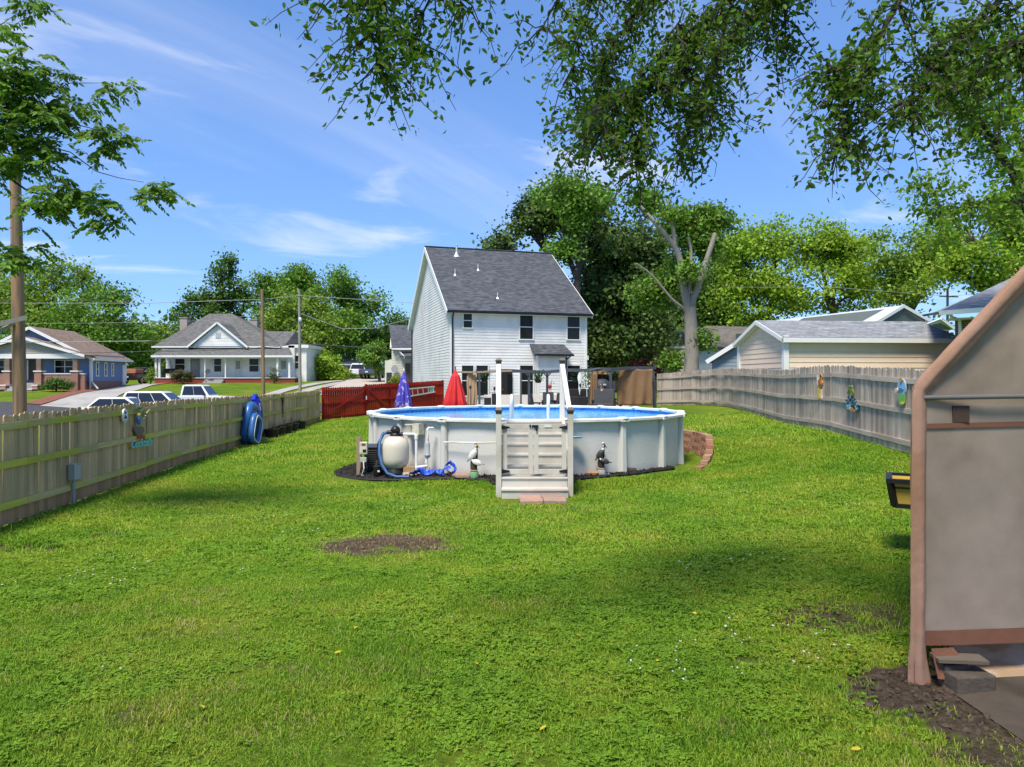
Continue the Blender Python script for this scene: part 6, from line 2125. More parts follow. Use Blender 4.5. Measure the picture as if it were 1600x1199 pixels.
chair(943, 36.2, 1.05, 'black cushioned armchair under the grey pergola arch', R(-12), cush=M_cush, hb=1.1)
chair(957, 37.8, .7, 'dark armchair behind the right arch post of the pergola', R(30))
chair(838, 36.8, .5, 'dark reclining chair tilted left of the pergola post', R(70), hb=1.0)
chair(857, 39.5, .62, 'black patio chair directly behind the central pergola post', R(0), hb=1.0)
chair(871, 38.2, .7, 'rounded dark patio chair by the right step post', R(-50), hb=.95)
# low table
tb = thing('patio_table', 'low pale-topped patio table among the dark chairs', 'table', gpt(864, 36.4))
b = gpt(864, 36.4)
MB().box((b.x, b.y, b.z + .52), (.75, .7, .05)).build('tabletop', mat('stone top', (.42, .40, .36), .5, .15, 6), tb, bevel=.01)
for s in (-1, 1):
    for q in (-1, 1):
        MB().box((b.x + s * .3, b.y + q * .28, b.z + .28), (.05, .05, .46)).build('leg', M_black, tb)
# dark bench and grill
bn = thing('patio_bench', 'long dark wicker bench at the house window behind the steps', 'bench', gpt(897, 41))
b = gpt(897, 41)
MB().box((b.x, b.y, b.z + .55), (1.5, .6, .5)).build('seat', M_black, bn, bevel=.03)
MB().box((b.x, b.y + .28, b.z + .95), (1.5, .14, .6)).build('backrest', M_black, bn, bevel=.03)
for s in (-.65, .65):
    MB().box((b.x + s, b.y, b.z + .2), (.08, .5, .35)).build('leg', M_black, bn)
b = gpt(941, 42)
gr = thing('covered_grill', 'dark blue covered grill behind the lantern under the pergola', 'grill', b)
mb = MB().lathe([(.62, 0), (.62, 1.0), (.6, 1.3), (.45, 1.62), (.2, 1.78), (0, 1.8)], b, 20, sy=.6)
mb.build('cover', mat('navy cover', (.03, .035, .05), .6, .2, 4), gr, smooth=True)
MB().box(b + Vector((0, -.4, 1.45)), (.35, .03, .1)).build('badge', M_tin, gr)
# lantern
c = P(940.5, 608, 36.6)
ln = thing('lantern', 'hanging lantern with warm cream panes under the pergola arch', 'lantern', c)
MB().lathe([(.085, 0), (.12, .02), (.13, .17), (.10, .19)], c - Vector((0, 0, .12)), 6).build('glass', mat('lantern pane', (.72, .55, .26), .4, .15, 8), ln)
MB().lathe([(.17, .06), (.14, .12), (.05, .22), (.02, .3)], c, 8).build('roof', M_blk, ln)
MB().tube([c + Vector((0, 0, .28)), P(940.5, 577, 36.7)], .008, 5).build('chain', M_blk, ln)


def basket(px, py, Y, ytop, label, m_leaf, seed=0, size=.3):
    c = P(px, py, Y)
    r = thing('hanging_basket', label, 'plant', c)
    MB().lathe([(.06, -.2), (.15, -.17), (.2, 0), (.2, .02)], c, 14).build('pot', M_blk, r, smooth=True)
    mb = MB()
    for a in (0, 2.1, 4.2):
        mb.tube([c + Vector((.18 * math.cos(a), .18 * math.sin(a), 0)), P(px, ytop, Y)], .006, 4)
    mb.build('hanger', M_blk, r)
    rg = random.Random(seed)
    fo = MB()
    for i in range(70):
        a = rg.uniform(0, 6.28); l = rg.uniform(.5, 1.2) * size; up = rg.uniform(-.3, .9) * size
        base = c + Vector((rg.uniform(-.1, .1), rg.uniform(-.1, .1), .02))
        tip = base + Vector((math.cos(a) * l, math.sin(a) * l, up))
        midp = base.lerp(tip, .55) + Vector((0, 0, .12 * size))
        sd_ = Vector((-math.sin(a), math.cos(a), 0)) * .035
        fo.add([base, midp + sd_, tip, midp - sd_], [(0, 1, 2, 3)])
    fo.build('foliage', m_leaf, r)
    return r


M_fern = mat('fern leaf', (.05, .13, .03), .6, .2, 8, islrand=.35, transl=.25)
basket(841, 593, 37.8, 581, 'hanging fern basket left of the central pergola post', M_fern, 1, .5)
basket(899, 591, 38.2, 580, 'round dark hanging fern basket before the right house window', mat('dark fern', (.025, .055, .02), .7, .2, 8, islrand=.35), 2, .42)
basket(960, 590, 37.4, 578, 'hanging basket with trailing leaves beside the brown curtain', M_fern, 3, .42)
basket(757, 592, 38.4, 583, 'trailing plant hanging beside the tan curtain', M_fern, 4, .45)
# tiki torches
for px, yt, lb in ((735, 605, 'slim black garden torch before the tan curtain'), (772.5, 607, 'slim black garden torch left of the tall step post'), (906.5, 602, 'slim black garden torch before the white flag')):
    b = gpt(px, 34.5); t = P(px, yt, 34.5)
    tt_ = thing('garden_torch', lb, 'torch', b, group='garden torches on the patio')
    MB().tube([b, t], .014, 6).build('pole', M_blk, tt_)
    MB().lathe([(.02, -.12), (.06, 0), (.065, .02), (.03, .06), (.015, .09)], t, 10).build('head', M_blk, tt_, smooth=True)
# planters on patio
for px, w, lb in ((773, .42, 'square black planter under a garden torch'), (762, .5, 'low black tub beside the tan curtain')):
    b = gpt(px, 36)
    o = MB().box((b.x, b.y, b.z + .95 if px == 773 else b.z + .75), (w * .7, w * .7, .6)).box((b.x, b.y, b.z + .35), (w * .6, w * .6, .75)).build('planter', M_black, bevel=.015)
    tag(o, lb, 'planter')
# low white wall of the patio behind the pool
o = MB().box((P(815, 0, 43).x, 43, gz(1, 43) + .45), (4.6, .3, .95)).build('patio_wall', mat('pale stucco', (.60, .56, .50), .8, .08, 4))
tag(o, 'low pale stucco wall at the back of the patio', 'wall')
# folded white umbrella / flag
c = P(906, 582, 36); d = P(906, 617, 36)
fl_ = thing('garden_flag', 'furled white flag hanging from the pergola', 'flag', d)
mb = MB()
for i in range(13):
    t = i / 12
    for j in range(6):
        a = 6.28 * j / 6
        w = .10 * (.5 + math.sin(math.pi * min(1, t * 1.2)) * .8) * (1 if t < .9 else .6)
        q = c.lerp(d, t)
        mb.v.append((q.x + w * math.cos(a) * (.8 + .3 * math.sin(t * 9)), q.y + .05 * math.sin(a), q.z))
for i in range(12):
    for j in range(6):
        k = i * 6 + j; k2 = i * 6 + (j + 1) % 6
        mb.f.append((k, k2, k2 + 6, k + 6))
mb.build('cloth', mat('white cloth', (.68, .68, .66), .8, .08, 10), fl_, smooth=True)
MB().tube([c, P(906, 578.5, 36.6)], .01, 5).build('cord', M_blk, fl_)
# wind spinner with red flower
b = gpt(859, 41.5)
ws = thing('wind_spinner', 'thin metal wind spinner with a red flower by the bay wall', 'ornament', b)
MB().tube([b, P(862, 592, 41.5)], .012, 5).tube([P(859, 612, 41.5), P(859, 604, 41.4)], .01, 5).build('rod', M_blk, ws)
MB().ell(P(859, 604.5, 41.4), (.13, .05, .13), 10, 7).build('flower', mat('red flower', (.42, .02, .02), .5, .2, 12), ws)
for (px, py) in ((862, 594), (860, 597.5), (865, 598)):
    MB().ell(P(px, py, 41.4), (.04, .02, .09), 6, 4).build('blade', M_tin, ws)
# white blossoms in a vine on the thin post
c = P(918, 600, 36.8)
vine = thing('flower_garland', 'garland of white blossoms on the thin pergola post', 'flowers', c)
rg = random.Random(5)
for i in range(14):
    MB().ell(c + Vector((rg.uniform(-.18, .12), rg.uniform(-.1, .1), rg.uniform(-.25, .3))), (.05, .05, .045), 6, 4).build('blossom', mat('blossom white', (.66, .68, .64), .7, .1, 10), vine)
fo = MB()
for i in range(60):
    q = c + Vector((rg.uniform(-.3, .1), rg.uniform(-.15, .15), rg.uniform(-.2, .75)))
    fo.add([q, q + Vector((.05, .02, .03)), q + Vector((.06, .0, -.05)), q + Vector((.01, -.02, -.06))], [(0, 1, 2, 3)])
fo.build('foliage', M_fern, vine)

# ---------------------------------------------------------------- things on the left fence


def lf_pt(px, py, off=.06):
    """point on the left fence's yard face"""
    best = None
    for i in range(2000):
        Y = 7 + i * .017
        X = float(path_x(LF, Y)) + off
        e = abs(X / Y - (px - CX) / F)
        if best is None or e < best[0]:
            best = (e, X, Y)
    return Vector((best[1], best[2], CZ + (HY - py) * best[2] / F))


def rf_pt(px, py, off=.06):
    best = None
    for i in range(2200):
        Y = 14 + i * .012
        X = float(path_x(RF, Y)) - off
        e = abs(X / Y - (px - CX) / F)
        if best is None or e < best[0]:
            best = (e, X, Y)
    return Vector((best[1], best[2], CZ + (HY - py) * best[2] / F))


def text_mesh(body, size, ext, shear=0.0):
    cu = bpy.data.curves.new('t', 'FONT')
    cu.body = body; cu.size = size; cu.extrude = ext; cu.shear = shear; cu.align_x = 'CENTER'; cu.resolution_u = 3; cu.offset = size * .012
    ob = bpy.data.objects.new('t', cu)
    col.objects.link(ob)
    dg = bpy.context.evaluated_depsgraph_get()
    me = bpy.data.meshes.new_from_object(ob.evaluated_get(dg))
    bpy.data.objects.remove(ob, do_unlink=True)
    return me


LROT = Matrix(((0, 0, 1), (1, 0, 0), (0, 1, 0)))     # x -> +Y, y -> Z, z -> +X
RROT = Matrix(((0, 0, -1), (-1, 0, 0), (0, 1, 0)))   # x -> -Y, y -> Z, z -> -X


def disc(c, rx, rz, th, m, root, name, RT, n=20, pts=None):
    """flat shape on a fence: polygon in (right, up), thickness outwards"""
    if pts is None:
        pts = [(rx * math.cos(2 * math.pi * i / n), rz * math.sin(2 * math.pi * i / n)) for i in range(n)]
    poly = [Vector(c) + RT @ Vector((a, b, 0)) for a, b in pts]
    return MB().prism(poly, RT @ Vector((0, 0, th))).build(name, m, root)


# electrical box
e = lf_pt(116, 738, .09)
eb = thing('electrical_box', 'grey electrical box on a conduit against the left fence', 'box', (e.x, e.y, gz(e.x, e.y)))
M_eb = mat('grey enamel', (.40, .395, .36), .5, .1, 6)
MB().box(e, (.11, .19, .29)).box(e + Vector((.058, 0, .0)), (.02, .2, .27)).build('cabinet', M_eb, eb, bevel=.006)
MB().tube([(e.x - .01, e.y, gz(e.x, e.y) - .05), (e.x - .01, e.y, e.z - .13)], .028, 8).build('conduit', mat('grey pvc', (.34, .35, .34), .5), eb, smooth=True)
MB().box(e + Vector((0, 0, .15)), (.13, .21, .015)).build('lid', mat('grey enamel light', (.4, .42, .42), .5), eb)
# oval plaque
e = lf_pt(193.5, 650, .055)
op = thing('oval_plaque', 'white oval plaque with dark motif high on the left fence', 'plaque', e)
disc(e, .10, .155, .035, M_wtrim, op, 'board', LROT)
disc(e + Vector((.036, 0, .07)), .035, .03, .004, M_pd, op, 'motif', LROT, 8)
disc(e + Vector((.036, 0, 0)), 0, 0, .004, M_pd, op, 'motif', LROT, pts=[(-.05, -.07), (-.01, -.06), (.05, -.07), (.06, .0), (.02, -.02), (.0, .03), (-.03, -.01)])
disc(e + Vector((.036, 0, -.115)), .06, .016, .004, mat('tan paint', (.5, .38, .2), .6), op, 'band', LROT, 10)
# parrot on perch
e = lf_pt(216.5, 655, .08)
pa = thing('parrot_ornament', 'painted parrot and palm ornament hanging on the left fence', 'ornament', e)
M_pgr = mat('paint green', (.03, .16, .05), .6, .25, 14); M_pbl = mat('paint blue', (.07, .20, .42), .6, .2, 14); M_por = mat('paint orange', (.60, .24, .03), .6, .2, 14); M_pyl = mat('paint yellow', (.62, .45, .05), .6, .2, 14); M_prd = mat('paint red', (.40, .06, .03), .6, .2, 14)
MB().ell(e + Vector((0, .0, -.02)), (.05, .07, .12), 12, 8).build('body', M_pbl, pa, smooth=True)
MB().ell(e + Vector((.01, 0, .09)), (.045, .055, .05), 10, 7).build('head', M_pyl, pa, smooth=True)
MB().tube([e + Vector((.03, .03, .09)), e + Vector((.05, .06, .07))], [.02, .004], 6).build('beak', M_blk, pa)
fo = MB(); rg = random.Random(3)
for i in range(26):
    a = rg.uniform(0, 6.28); s_ = e + Vector((0, -.08 if i % 2 else .18, .22 if i % 2 else .1)); t_ = s_ + Vector((.05, math.cos(a) * .16, math.sin(a) * .12))
    w_ = Vector((0, -math.sin(a), math.cos(a))) * .018
    m_ = s_.lerp(t_, .5)
    fo.add([s_, m_ + w_, t_, m_ - w_], [(0, 1, 2, 3)])
fo.build('fronds', M_pgr, pa)
MB().tube([e + Vector((0, .22, -.02)), e + Vector((0, .38, .14)), e + Vector((0, .5, .2))], [.018, .014, .008], 6).tube([e + Vector((0, .38, .14)), e + Vector((.02, .40, .02))], .01, 5).build('twig', mat('tan twig', (.45, .36, .22), .8), pa)
disc(e + Vector((-.03, .0, -.25)), 0, 0, .04, mat('sign brown', (.20, .14, .10), .8, .25, 12), pa, 'wood_board', LROT, pts=[(-.20, .02), (-.14, .10), (.05, .085), (.2, .05), (.24, -.05), (.12, -.13), (-.08, -.12)])
# cocktails sign
e = lf_pt(219, 689, .07)
ck = thing('cocktails_sign', 'turquoise lettered cocktails sign with orange backing on the left fence', 'sign', e)
me = text_mesh('Cocktails', .30, .018, .25)
me.materials.append(mat('paint turquoise', (.22, .60, .50), .5, .12, 14))
tx_ = bpy.data.objects.new('lettering', me); col.objects.link(tx_); tx_.parent = ck
tx_.matrix_local = Matrix.Translation(Vector((.04, -.02, -.13))) @ LROT.to_4x4() @ Matrix.Scale(.82, 4)
disc(e + Vector((-.03, 0, 0)), 0, 0, .035, M_por, ck, 'backing', LROT, pts=[(-.52, -.12), (-.44, -.16), (-.36, -.05), (-.34, .13), (-.44, .19), (-.52, .14)])
disc(e + Vector((-.02, 0, .1)), .13, .06, .03, M_prd, ck, 'fruit', LROT, 12)
disc(e + Vector((-.02, .3, .06)), .09, .07, .03, M_pyl, ck, 'fruit', LROT, 12)
disc(e + Vector((-.02, -.12, .02)), .12, .04, .03, M_por, ck, 'fruit', LROT, 12)

# pool floats hung on the fence


def float_ring(name, label, c, wy, wz, r, ang, m, m_in, xoff=0, trim=None):
    root = thing(name, label, 'pool float', c)
    pts = []
    n = 28
    for i in range(n + 1):
        a = 2 * math.pi * i / n
        ca, sa = math.cos(a), math.sin(a)
        k = 4.0
        rr = (abs(ca) ** k + abs(sa) ** k) ** (-1 / k)
        y, z = wy * ca * rr, wz * sa * rr
        y2, z2 = y * math.cos(ang) - z * math.sin(ang), y * math.sin(ang) + z * math.cos(ang)
        pts.append(Vector(c) + Vector((xoff, y2, z2)))
    MB().tube(pts, r, 12, caps=False).build('tube', m, root, smooth=True)
    if m_in:
        MB().prism([p + Vector((-.02, 0, 0)) for p in pts[:-1]], (.03, 0, 0)).build('floor', m_in, root)
    if trim:
        MB().tube([p + Vector((r * .97, 0, 0)) for p in pts], .016, 6, caps=False).build('piping', trim, root, smooth=True)
    return root


M_fl1 = mat('teal blue vinyl', (.03, .12, .33), .3, .15, 4)
M_fl2 = mat('royal blue vinyl', (.02, .04, .52), .3, .15, 4)
c = lf_pt(392, 666, .22); float_ring('pool_float', 'large teal blue inflatable lounger leaning on the left fence', c + Vector((0, .0, .06)), .42, .66, .16, R(-22), M_fl1, M_fl1)
MB().ell(c + Vector((.02, 0, .06)), (.2, .36, .62), 16, 10, Matrix.Rotation(R(-22), 3, 'X')).build('cushion', M_fl1, bpy.data.objects['pool_float'], smooth=True)
c = lf_pt(399, 671, .48); float_ring('pool_float', 'teal blue inflatable with white piped opening on the left fence', c, .34, .46, .11, R(-24), M_fl1, mat('navy mesh', (.012, .02, .05), .7), trim=M_wtrim)
c = lf_pt(402, 643, .30)
fm = thing('pool_float', 'royal blue inflatable mat hanging above the other floats', 'pool float', c)
dirv = Vector((.0, .42, -.95)).normalized(); sdv = Vector((0, .95, .42)).normalized()
for k in range(-1, 2):
    a_ = c - dirv * .55 + sdv * (k * .17); b_ = c + dirv * .55 + sdv * (k * .17)
    MB().tube([a_, a_.lerp(b_, .06), a_.lerp(b_, .5) + Vector((.04, 0, 0)), a_.lerp(b_, .94), b_], [.03, .09, .10, .09, .03], 10).build('air_chamber', M_fl2, fm, smooth=True)
MB().tube([c - dirv * .55 - sdv * .2, c - dirv * .66, c - dirv * .55 + sdv * .2], .07, 8).build('pillow', M_fl2, fm, smooth=True)
MB().box(c + Vector((.12, -.05, .15)), (.02, .10, .3), Matrix.Rotation(R(24), 3, 'X')).build('print_patch', M_wtrim, fm)
# dark strap hung on the rail
e = lf_pt(441.5, 634, .07)
st_ = MB().tube([e + Vector((0, -.2, .32)), e + Vector((0, -.08, .36)), e + Vector((0, 0, .1)), e + Vector((0, .05, -.3)), e + Vector((0, .02, -.5))], .025, 6).tube([e + Vector((0, .28, .36)), e + Vector((0, .15, .38)), e + Vector((0, .06, .1)), e + Vector((0, .06, -.2))], .025, 6)
tag(st_.build('hanging_strap', M_blk, smooth=True), 'dark strap hanging over the rails near the pool floats', 'strap')
# pots with dead stalks
M_pot = mat('black pot', (.022, .018, .016), .7, .3, 10)
M_stalk = mat('dry stalk', (.08, .055, .035), .9, .3, 20)
names = ['nearest the pool floats', 'second from the pool floats', 'third from the pool floats', 'fourth from the pool floats', 'nearest the red gate']
for i, px in enumerate((425, 436, 447, 457, 469)):
    e = lf_pt(px, 680, .32)
    g_ = gz(e.x, e.y)
    r = thing('plant_pot', 'black plant pot with dead stalks along the left fence, ' + names[i], 'pot', (e.x, e.y, g_), group='black pots along the left fence')
    MB().lathe([(.2, 0), (.27, .38), (.29, .40), (.26, .40), (.24, .34), (0, .34)], (e.x, e.y, g_), 14, sy=1.5).build('pot', M_pot, r, smooth=True)
    rg = random.Random(i)
    mb = MB()
    for k in range(7):
        x, y = e.x + rg.uniform(-.15, .15), e.y + rg.uniform(-.3, .3)
        mb.tube([(x, y, g_ + .33), (x + rg.uniform(-.08, .08), y + rg.uniform(-.1, .1), g_ + rg.uniform(.45, .7))], [.014, .006], 4)
    tag(mb.build('stalks', M_stalk, r), kind='stuff')
o = MB().box(lf_pt(181 + 318, 645, .05) + Vector((0, -.5, 0)), (.03, .12, .2)).build('fence_tag', M_wtrim)
tag(o, 'small white tag on the left fence near the red gate', 'tag')
# weeds / tan box under floats
o = MB().box(lf_pt(414, 688, .15), (.2, .5, .22)).build('tan_box', mat('tan plastic', (.42, .34, .19), .7, .15, 8), bevel=.02)
tag(o, 'low tan box on the ground beside the pool floats', 'box')

# ---------------------------------------------------------------- ornaments on the right fence
e = rf_pt(1282, 604, .07)
of = thing('fish_ornament', 'orange flower and fish ornament on the right fence, leftmost', 'ornament', e)
disc(e, 0, 0, .03, M_por, of, 'body', RROT, pts=[(-.02, .36), (.08, .38), (.16, .30), (.13, .2), (.17, .1), (.10, .0), (.05, -.06), (-.06, -.02), (-.1, .12), (-.06, .24)])
disc(e + Vector((0, 0, -.2)), 0, 0, .03, M_pyl, of, 'tail', RROT, pts=[(-.13, .16), (.05, .17), (.0, -.0), (.02, -.16), (-.10, -.18), (-.16, -.05)])
disc(e + Vector((0, 0, -.2)), 0, 0, .03, mat('paint cream', (.62, .5, .38), .6), of, 'leg', RROT, pts=[(.06, .12), (.12, .12), (.13, -.08), (.18, -.16), (.12, -.2), (.06, -.14)])
disc(e + Vector((0, .12, .16)), 0, 0, .025, mat('paint white', (.66, .68, .64), .5), of, 'fin', RROT, pts=[(-.1, .17), (.02, .18), (.0, .08), (.03, -.02), (.0, -.17), (-.08, -.05)])
for (dy_, dz_, rr) in ((-.03, .26, .05), (.02, .14, .055), (-.05, .06, .05)):
    disc(e + Vector((-.03, dy_, dz_)), rr, rr, .02, M_prd if dz_ < .2 else M_pyl, of, 'petal', RROT, 8)
disc(e + Vector((-.032, -.09, .31)), .03, .035, .02, M_blk, of, 'eye', RROT, 8)
e = rf_pt(1332, 624, .07)
pt_ = thing('palm_ornament', 'palm tree ornament with teal curled letters on the right fence', 'ornament', e)
M_teal = mat('paint teal', (.035, .12, .17), .5, .3, 14); M_tealp = mat('paint pale teal', (.28, .46, .48), .5, .2, 14)
MB().tube([e + Vector((0, .02, .2)), e + Vector((-.01, .0, .0)), e + Vector((0, .01, -.26))], [.022, .028, .034], 8).build('trunk', mat('palm trunk', (.07, .06, .03), .8, .2, 12), pt_, smooth=True)
for k, (dy_, dz_) in enumerate(((.17, -.13), (.10, -.19), (.13, .02), (-.12, .03), (-.17, -.11), (-.09, -.18), (.02, .07))):
    s_ = e + Vector((-.02, .02, .27)); t_ = s_ + Vector((-.02, dy_, dz_)); m_ = s_.lerp(t_, .5) + Vector((0, 0, .06))
    MB().tube([s_, m_, t_], [.02, .034, .012], 6).build('frond', mat('palm green', (.13, .19, .04), .6, .2, 12), pt_, smooth=True)
for (cy_, cz_, w_, h_, m_) in ((.26, -.12, .085, .11, M_teal), (.15, -.06, .07, .14, M_teal), (.22, -.2, .07, .06, M_tealp), (.10, -.2, .045, .09, M_tealp), (-.10, -.05, .075, .12, M_teal), (-.19, -.1, .08, .11, M_teal), (-.28, -.19, .075, .11, M_teal), (-.24, -.22, .05, .07, M_tealp)):
    pts = [e + Vector((-.01, cy_ + w_ * math.sin(2 * a) * .9, cz_ + h_ * math.cos(a) * (1 if a < 3.1 else .8))) for a in np.linspace(.3, 5.6, 15)]
    MB().tube(pts, .024, 6).build('curl_letter', m_, pt_, smooth=True)
disc(e + Vector((0, -.08, -.29)), 0, 0, .03, mat('paint terracotta', (.40, .17, .07), .6), pt_, 'base', RROT, pts=[(-.14, -.04), (.12, -.05), (.1, .03), (-.02, .03), (-.05, .08), (-.12, .07)])
e = rf_pt(1410, 612, .07)
rf_ = thing('parrot_plaque', 'round blue and green painted plaque with orange flower nearest the shelter', 'plaque', e)
disc(e + Vector((0, 0, .08)), .17, .22, .03, mat('paint sky blue', (.25, .44, .62), .5, .25, 14), rf_, 'board', RROT, 18)
disc(e + Vector((-.005, 0, -.16)), 0, 0, .03, mat('paint leaf green', (.16, .40, .10), .5, .3, 14), rf_, 'grass', RROT, pts=[(-.15, .1), (.14, .1), (.12, -.1), (.04, -.18), (-.06, -.14), (-.12, -.04)])
disc(e + Vector((-.03, .18, .02)), .07, .06, .025, mat('paint peach', (.62, .45, .32), .5), rf_, 'shell', RROT, 10)
disc(e + Vector((-.03, -.02, .27)), .055, .05, .025, M_por, rf_, 'flower', RROT, 9)
disc(e + Vector((-.031, 0, .05)), .10, .035, .02, mat('paint deep blue', (.08, .20, .42), .5), rf_, 'wave', RROT, 9)
disc(e + Vector((-.03, -.04, -.27)), .07, .03, .02, M_pyl, rf_, 'sand', RROT, 9)

# ---------------------------------------------------------------- fabric shelter
SA = Vector((2.985, 5.2, 0))
sk_ = Vector((.505, .863, 0))
shz = gz(3.0, 5.2)
sh = thing('fabric_shelter', 'fabric garden shelter with grey end panel and faded pink cover edge', 'shelter', (SA.x, SA.y, shz))


def fabric_mat(name, c, c2, tr, sc=2.0, stain=None):
    m = mat(name, c, .85, .16, sc, .25, 300, c2=c2, mix_scale=2.2, mix_lo=.4, mix_hi=.7, transl=tr, coords='World', bdist=.002)
    return m


M_panel = fabric_mat('grey woven tarp', (.53, .42, .335), (.42, .325, .25), .42)
M_pink = mat('faded brown cover', (.46, .265, .19), .8, .16, 3, .45, 9, c2=(.36, .19, .11), mix_scale=.7, mix_lo=.4, mix_hi=.65, transl=.12, coords='World', bdist=.02)
M_brnst = mat('brown webbing', (.20, .085, .05), .85, .15, 6, .2, 200, coords='World')
EZ, RZ_, XM, XR = 2.15, 3.56, 4.30, 5.62


def pz(x):
    return EZ + (x - SA.x) / (XM - SA.x) * (RZ_ - EZ) if x < XM else EZ + (XR - x) / (XR - XM) * (RZ_ - EZ)


mb = MB()
nx_, nz_ = 80, 80
rg = random.Random(6)
for j in range(nz_ + 1):
    for i in range(nx_ + 1):
        x = SA.x + .03 + (XR - SA.x - .06) * i / nx_
        zt_ = pz(x)
        z = .31 + (zt_ - .31) * j / nz_
        y = 5.2 + .018 * math.sin(x * 3.1 + z * 1.3) + .004 * math.sin(x * 9 + z * 4) + .02 * math.sin(z * 2.2)
        mb.v.append((x, y + .03 * (x - SA.x), z))
for j in range(nz_):
    for i in range(nx_):
        k = j * (nx_ + 1) + i
        mb.f.append((k, k + 1, k + nx_ + 2, k + nx_ + 1))
mb.build('end_panel', M_panel, sh, smooth=True)
for (za_, zb_, nm) in ((1.898, 1.934, 'stripe'), (.295, .405, 'hem')):
    mb = MB()
    for i in range(41):
        x = SA.x + .05 + (XR - SA.x - .1) * i / 40
        for z in (za_, zb_):
            y = 5.2 + .018 * math.sin(x * 3.1 + z * 1.3) + .004 * math.sin(x * 9 + z * 4) + .02 * math.sin(z * 2.2) + .03 * (x - SA.x) - .012
            mb.v.append((x, y, z + .018 * (x - SA.x)))
    for i in range(40):
        mb.f.append((2 * i, 2 * i + 2, 2 * i + 3, 2 * i + 1))
    mb.build(nm, M_brnst, sh, smooth=True)
MB().box((3.305, 5.185, 2.005), (.122, .012, .122)).build('vent_patch', mat('dark vent mesh', (.07, .04, .03), .8, .2, 60), sh)
MB().tube([(SA.x, 5.15, 2.125), (XR, 5.15, 2.165)], .018, 10).build('cross_pipe', mat('grey steel pipe', (.16, .15, .14), .5, .15, 5), sh, smooth=True)
for xx in (SA.x + .01, XR - .01):
    MB().tube([(xx, 5.2, shz), (xx, 5.2, EZ)], .02, 8).build('frame_leg', mat('frame steel', (.25, .25, .25), .5), sh, smooth=True)
# cover: rolled edge along the end frame and the skin running back from it
path = [(SA.x + .02, .02), (SA.x + .012, .08), (SA.x, .2), (SA.x - .003, .5), (SA.x, 1.0), (SA.x - .003, 1.5), (SA.x, 1.95), (SA.x, 2.13), (SA.x + .012, 2.185), (SA.x + .10, pz(SA.x + .10) + .03)]
for i in range(1, 9):
    x = SA.x + .10 + (XM - SA.x - .10) * i / 8
    path.append((x, pz(x) + .03))
for i in range(1, 9):
    x = XM + (XR - XM) * i / 8
    path.append((x, pz(x) + .03))
path += [(XR, 1.6), (XR, .9), (XR, .2), (XR, .05)]
mb = MB()
n = 28
rows = []
fine = []
for (a, b) in zip(path[:-1], path[1:]):
    K = max(2, int(math.hypot(b[0] - a[0], b[1] - a[1]) / .035))
    for k in range(K):
        fine.append((a[0] + (b[0] - a[0]) * k / K, a[1] + (b[1] - a[1]) * k / K))
fine.append(path[-1])
for i, (x, z) in enumerate(fine):
    x0_, z0_ = fine[max(0, i - 4)]; x1_, z1_ = fine[min(len(fine) - 1, i + 4)]
    d = Vector((x1_ - x0_, 0, z1_ - z0_)).normalized()
    nn_ = Vector((-d.z, 0, d.x))
    slope = 1 if (2.2 < z) else 0
    base_r = .056 + .012 * slope
    fl = max(0., .34 - z) / .34
    for j in range(n):
        a = 2 * math.pi * j / n
        r_ = base_r * (1 + .035 * math.sin(i * .31 + 2 * a) * math.sin(i * .083) + .03 * math.sin(i * .93 + 3 * a + 1) * math.sin(i * .19 + 2) + .12 * math.sin(3 * a + z * 1.5) + (.05 + .12 * fl) * math.sin(5 * a + 4 * math.sin(z)) + (.04 + .1 * fl) * math.sin(8 * a + 3 * z))
        mb.v.append(tuple(Vector((x, 5.16, z)) + nn_ * (r_ * math.cos(a) * (1 + .35 * fl)) + Vector((0, 1, 0)) * (r_ * .42 * math.sin(a) + .012 * math.sin(2.2 * a + .4) - .010 * math.cos(a + .5))))
for i in range(len(fine) - 1):
    for j in range(n):
        p_, q_ = i * n + j, i * n + (j + 1) % n
        mb.f.append((p_, q_, q_ + n, p_ + n))
mb.f.append(tuple(range(n))); mb.f.append(tuple(len(mb.v) - n + j for j in range(n))[::-1])
mb.build('cover_edge', M_pink, sh, smooth=True)
# skin going back
mb = MB()
K = 14
for i, (x, z) in enumerate(path):
    for k in range(K + 1):
        s_ = 2.4 * k / K
        mb.v.append((x - .03 + sk_.x * s_ + .012 * math.sin(i * 2 + k), 5.2 + sk_.y * s_, max(z, .1) + .02 * math.sin(k * 1.3 + i)))
for i in range(len(path) - 1):
    for k in range(K):
        a = i * (K + 1) + k
        mb.f.append((a, a + 1, a + K + 2, a + K + 1))
o = mb.build('cover_skin', M_pink, sh, smooth=True)
sm_ = o.modifiers.new('s', 'SOLIDIFY'); sm_.thickness = .004
mb = MB().add([(SA.x + .05, 5.1, .31), (SA.x + .22, 5.12, .31), (SA.x + .40, 5.08, .08), (SA.x + .28, 5.05, .10), (SA.x + .07, 5.05, .11)], [(0, 1, 2, 3, 4)])
o = mb.build('torn_flap', M_brnst, sh); o.modifiers.new('s', 'SOLIDIFY').thickness = .005
M_cblk = mat('weathered block', (.10, .078, .06), .95, .3, 9, .7, 40)
for i, (dx_, dy_, z_, sx_, sy_, sz_, lb) in enumerate(((.27, -.16, .085, .30, .2, .15, 'dirty concrete block at the foot of the shelter leg'), (.2, -.06, .165, .2, .16, .06, 'small flat stone on the concrete block at the shelter leg'))):
    o = MB().box((SA.x + dx_, 5.2 + dy_, shz + z_ - .02), (sx_, sy_, sz_), Matrix.Rotation(.12 * (i + 1), 3, 'Z')).build('concrete_block', M_cblk, bevel=.012)
    tag(o, lb, 'block')
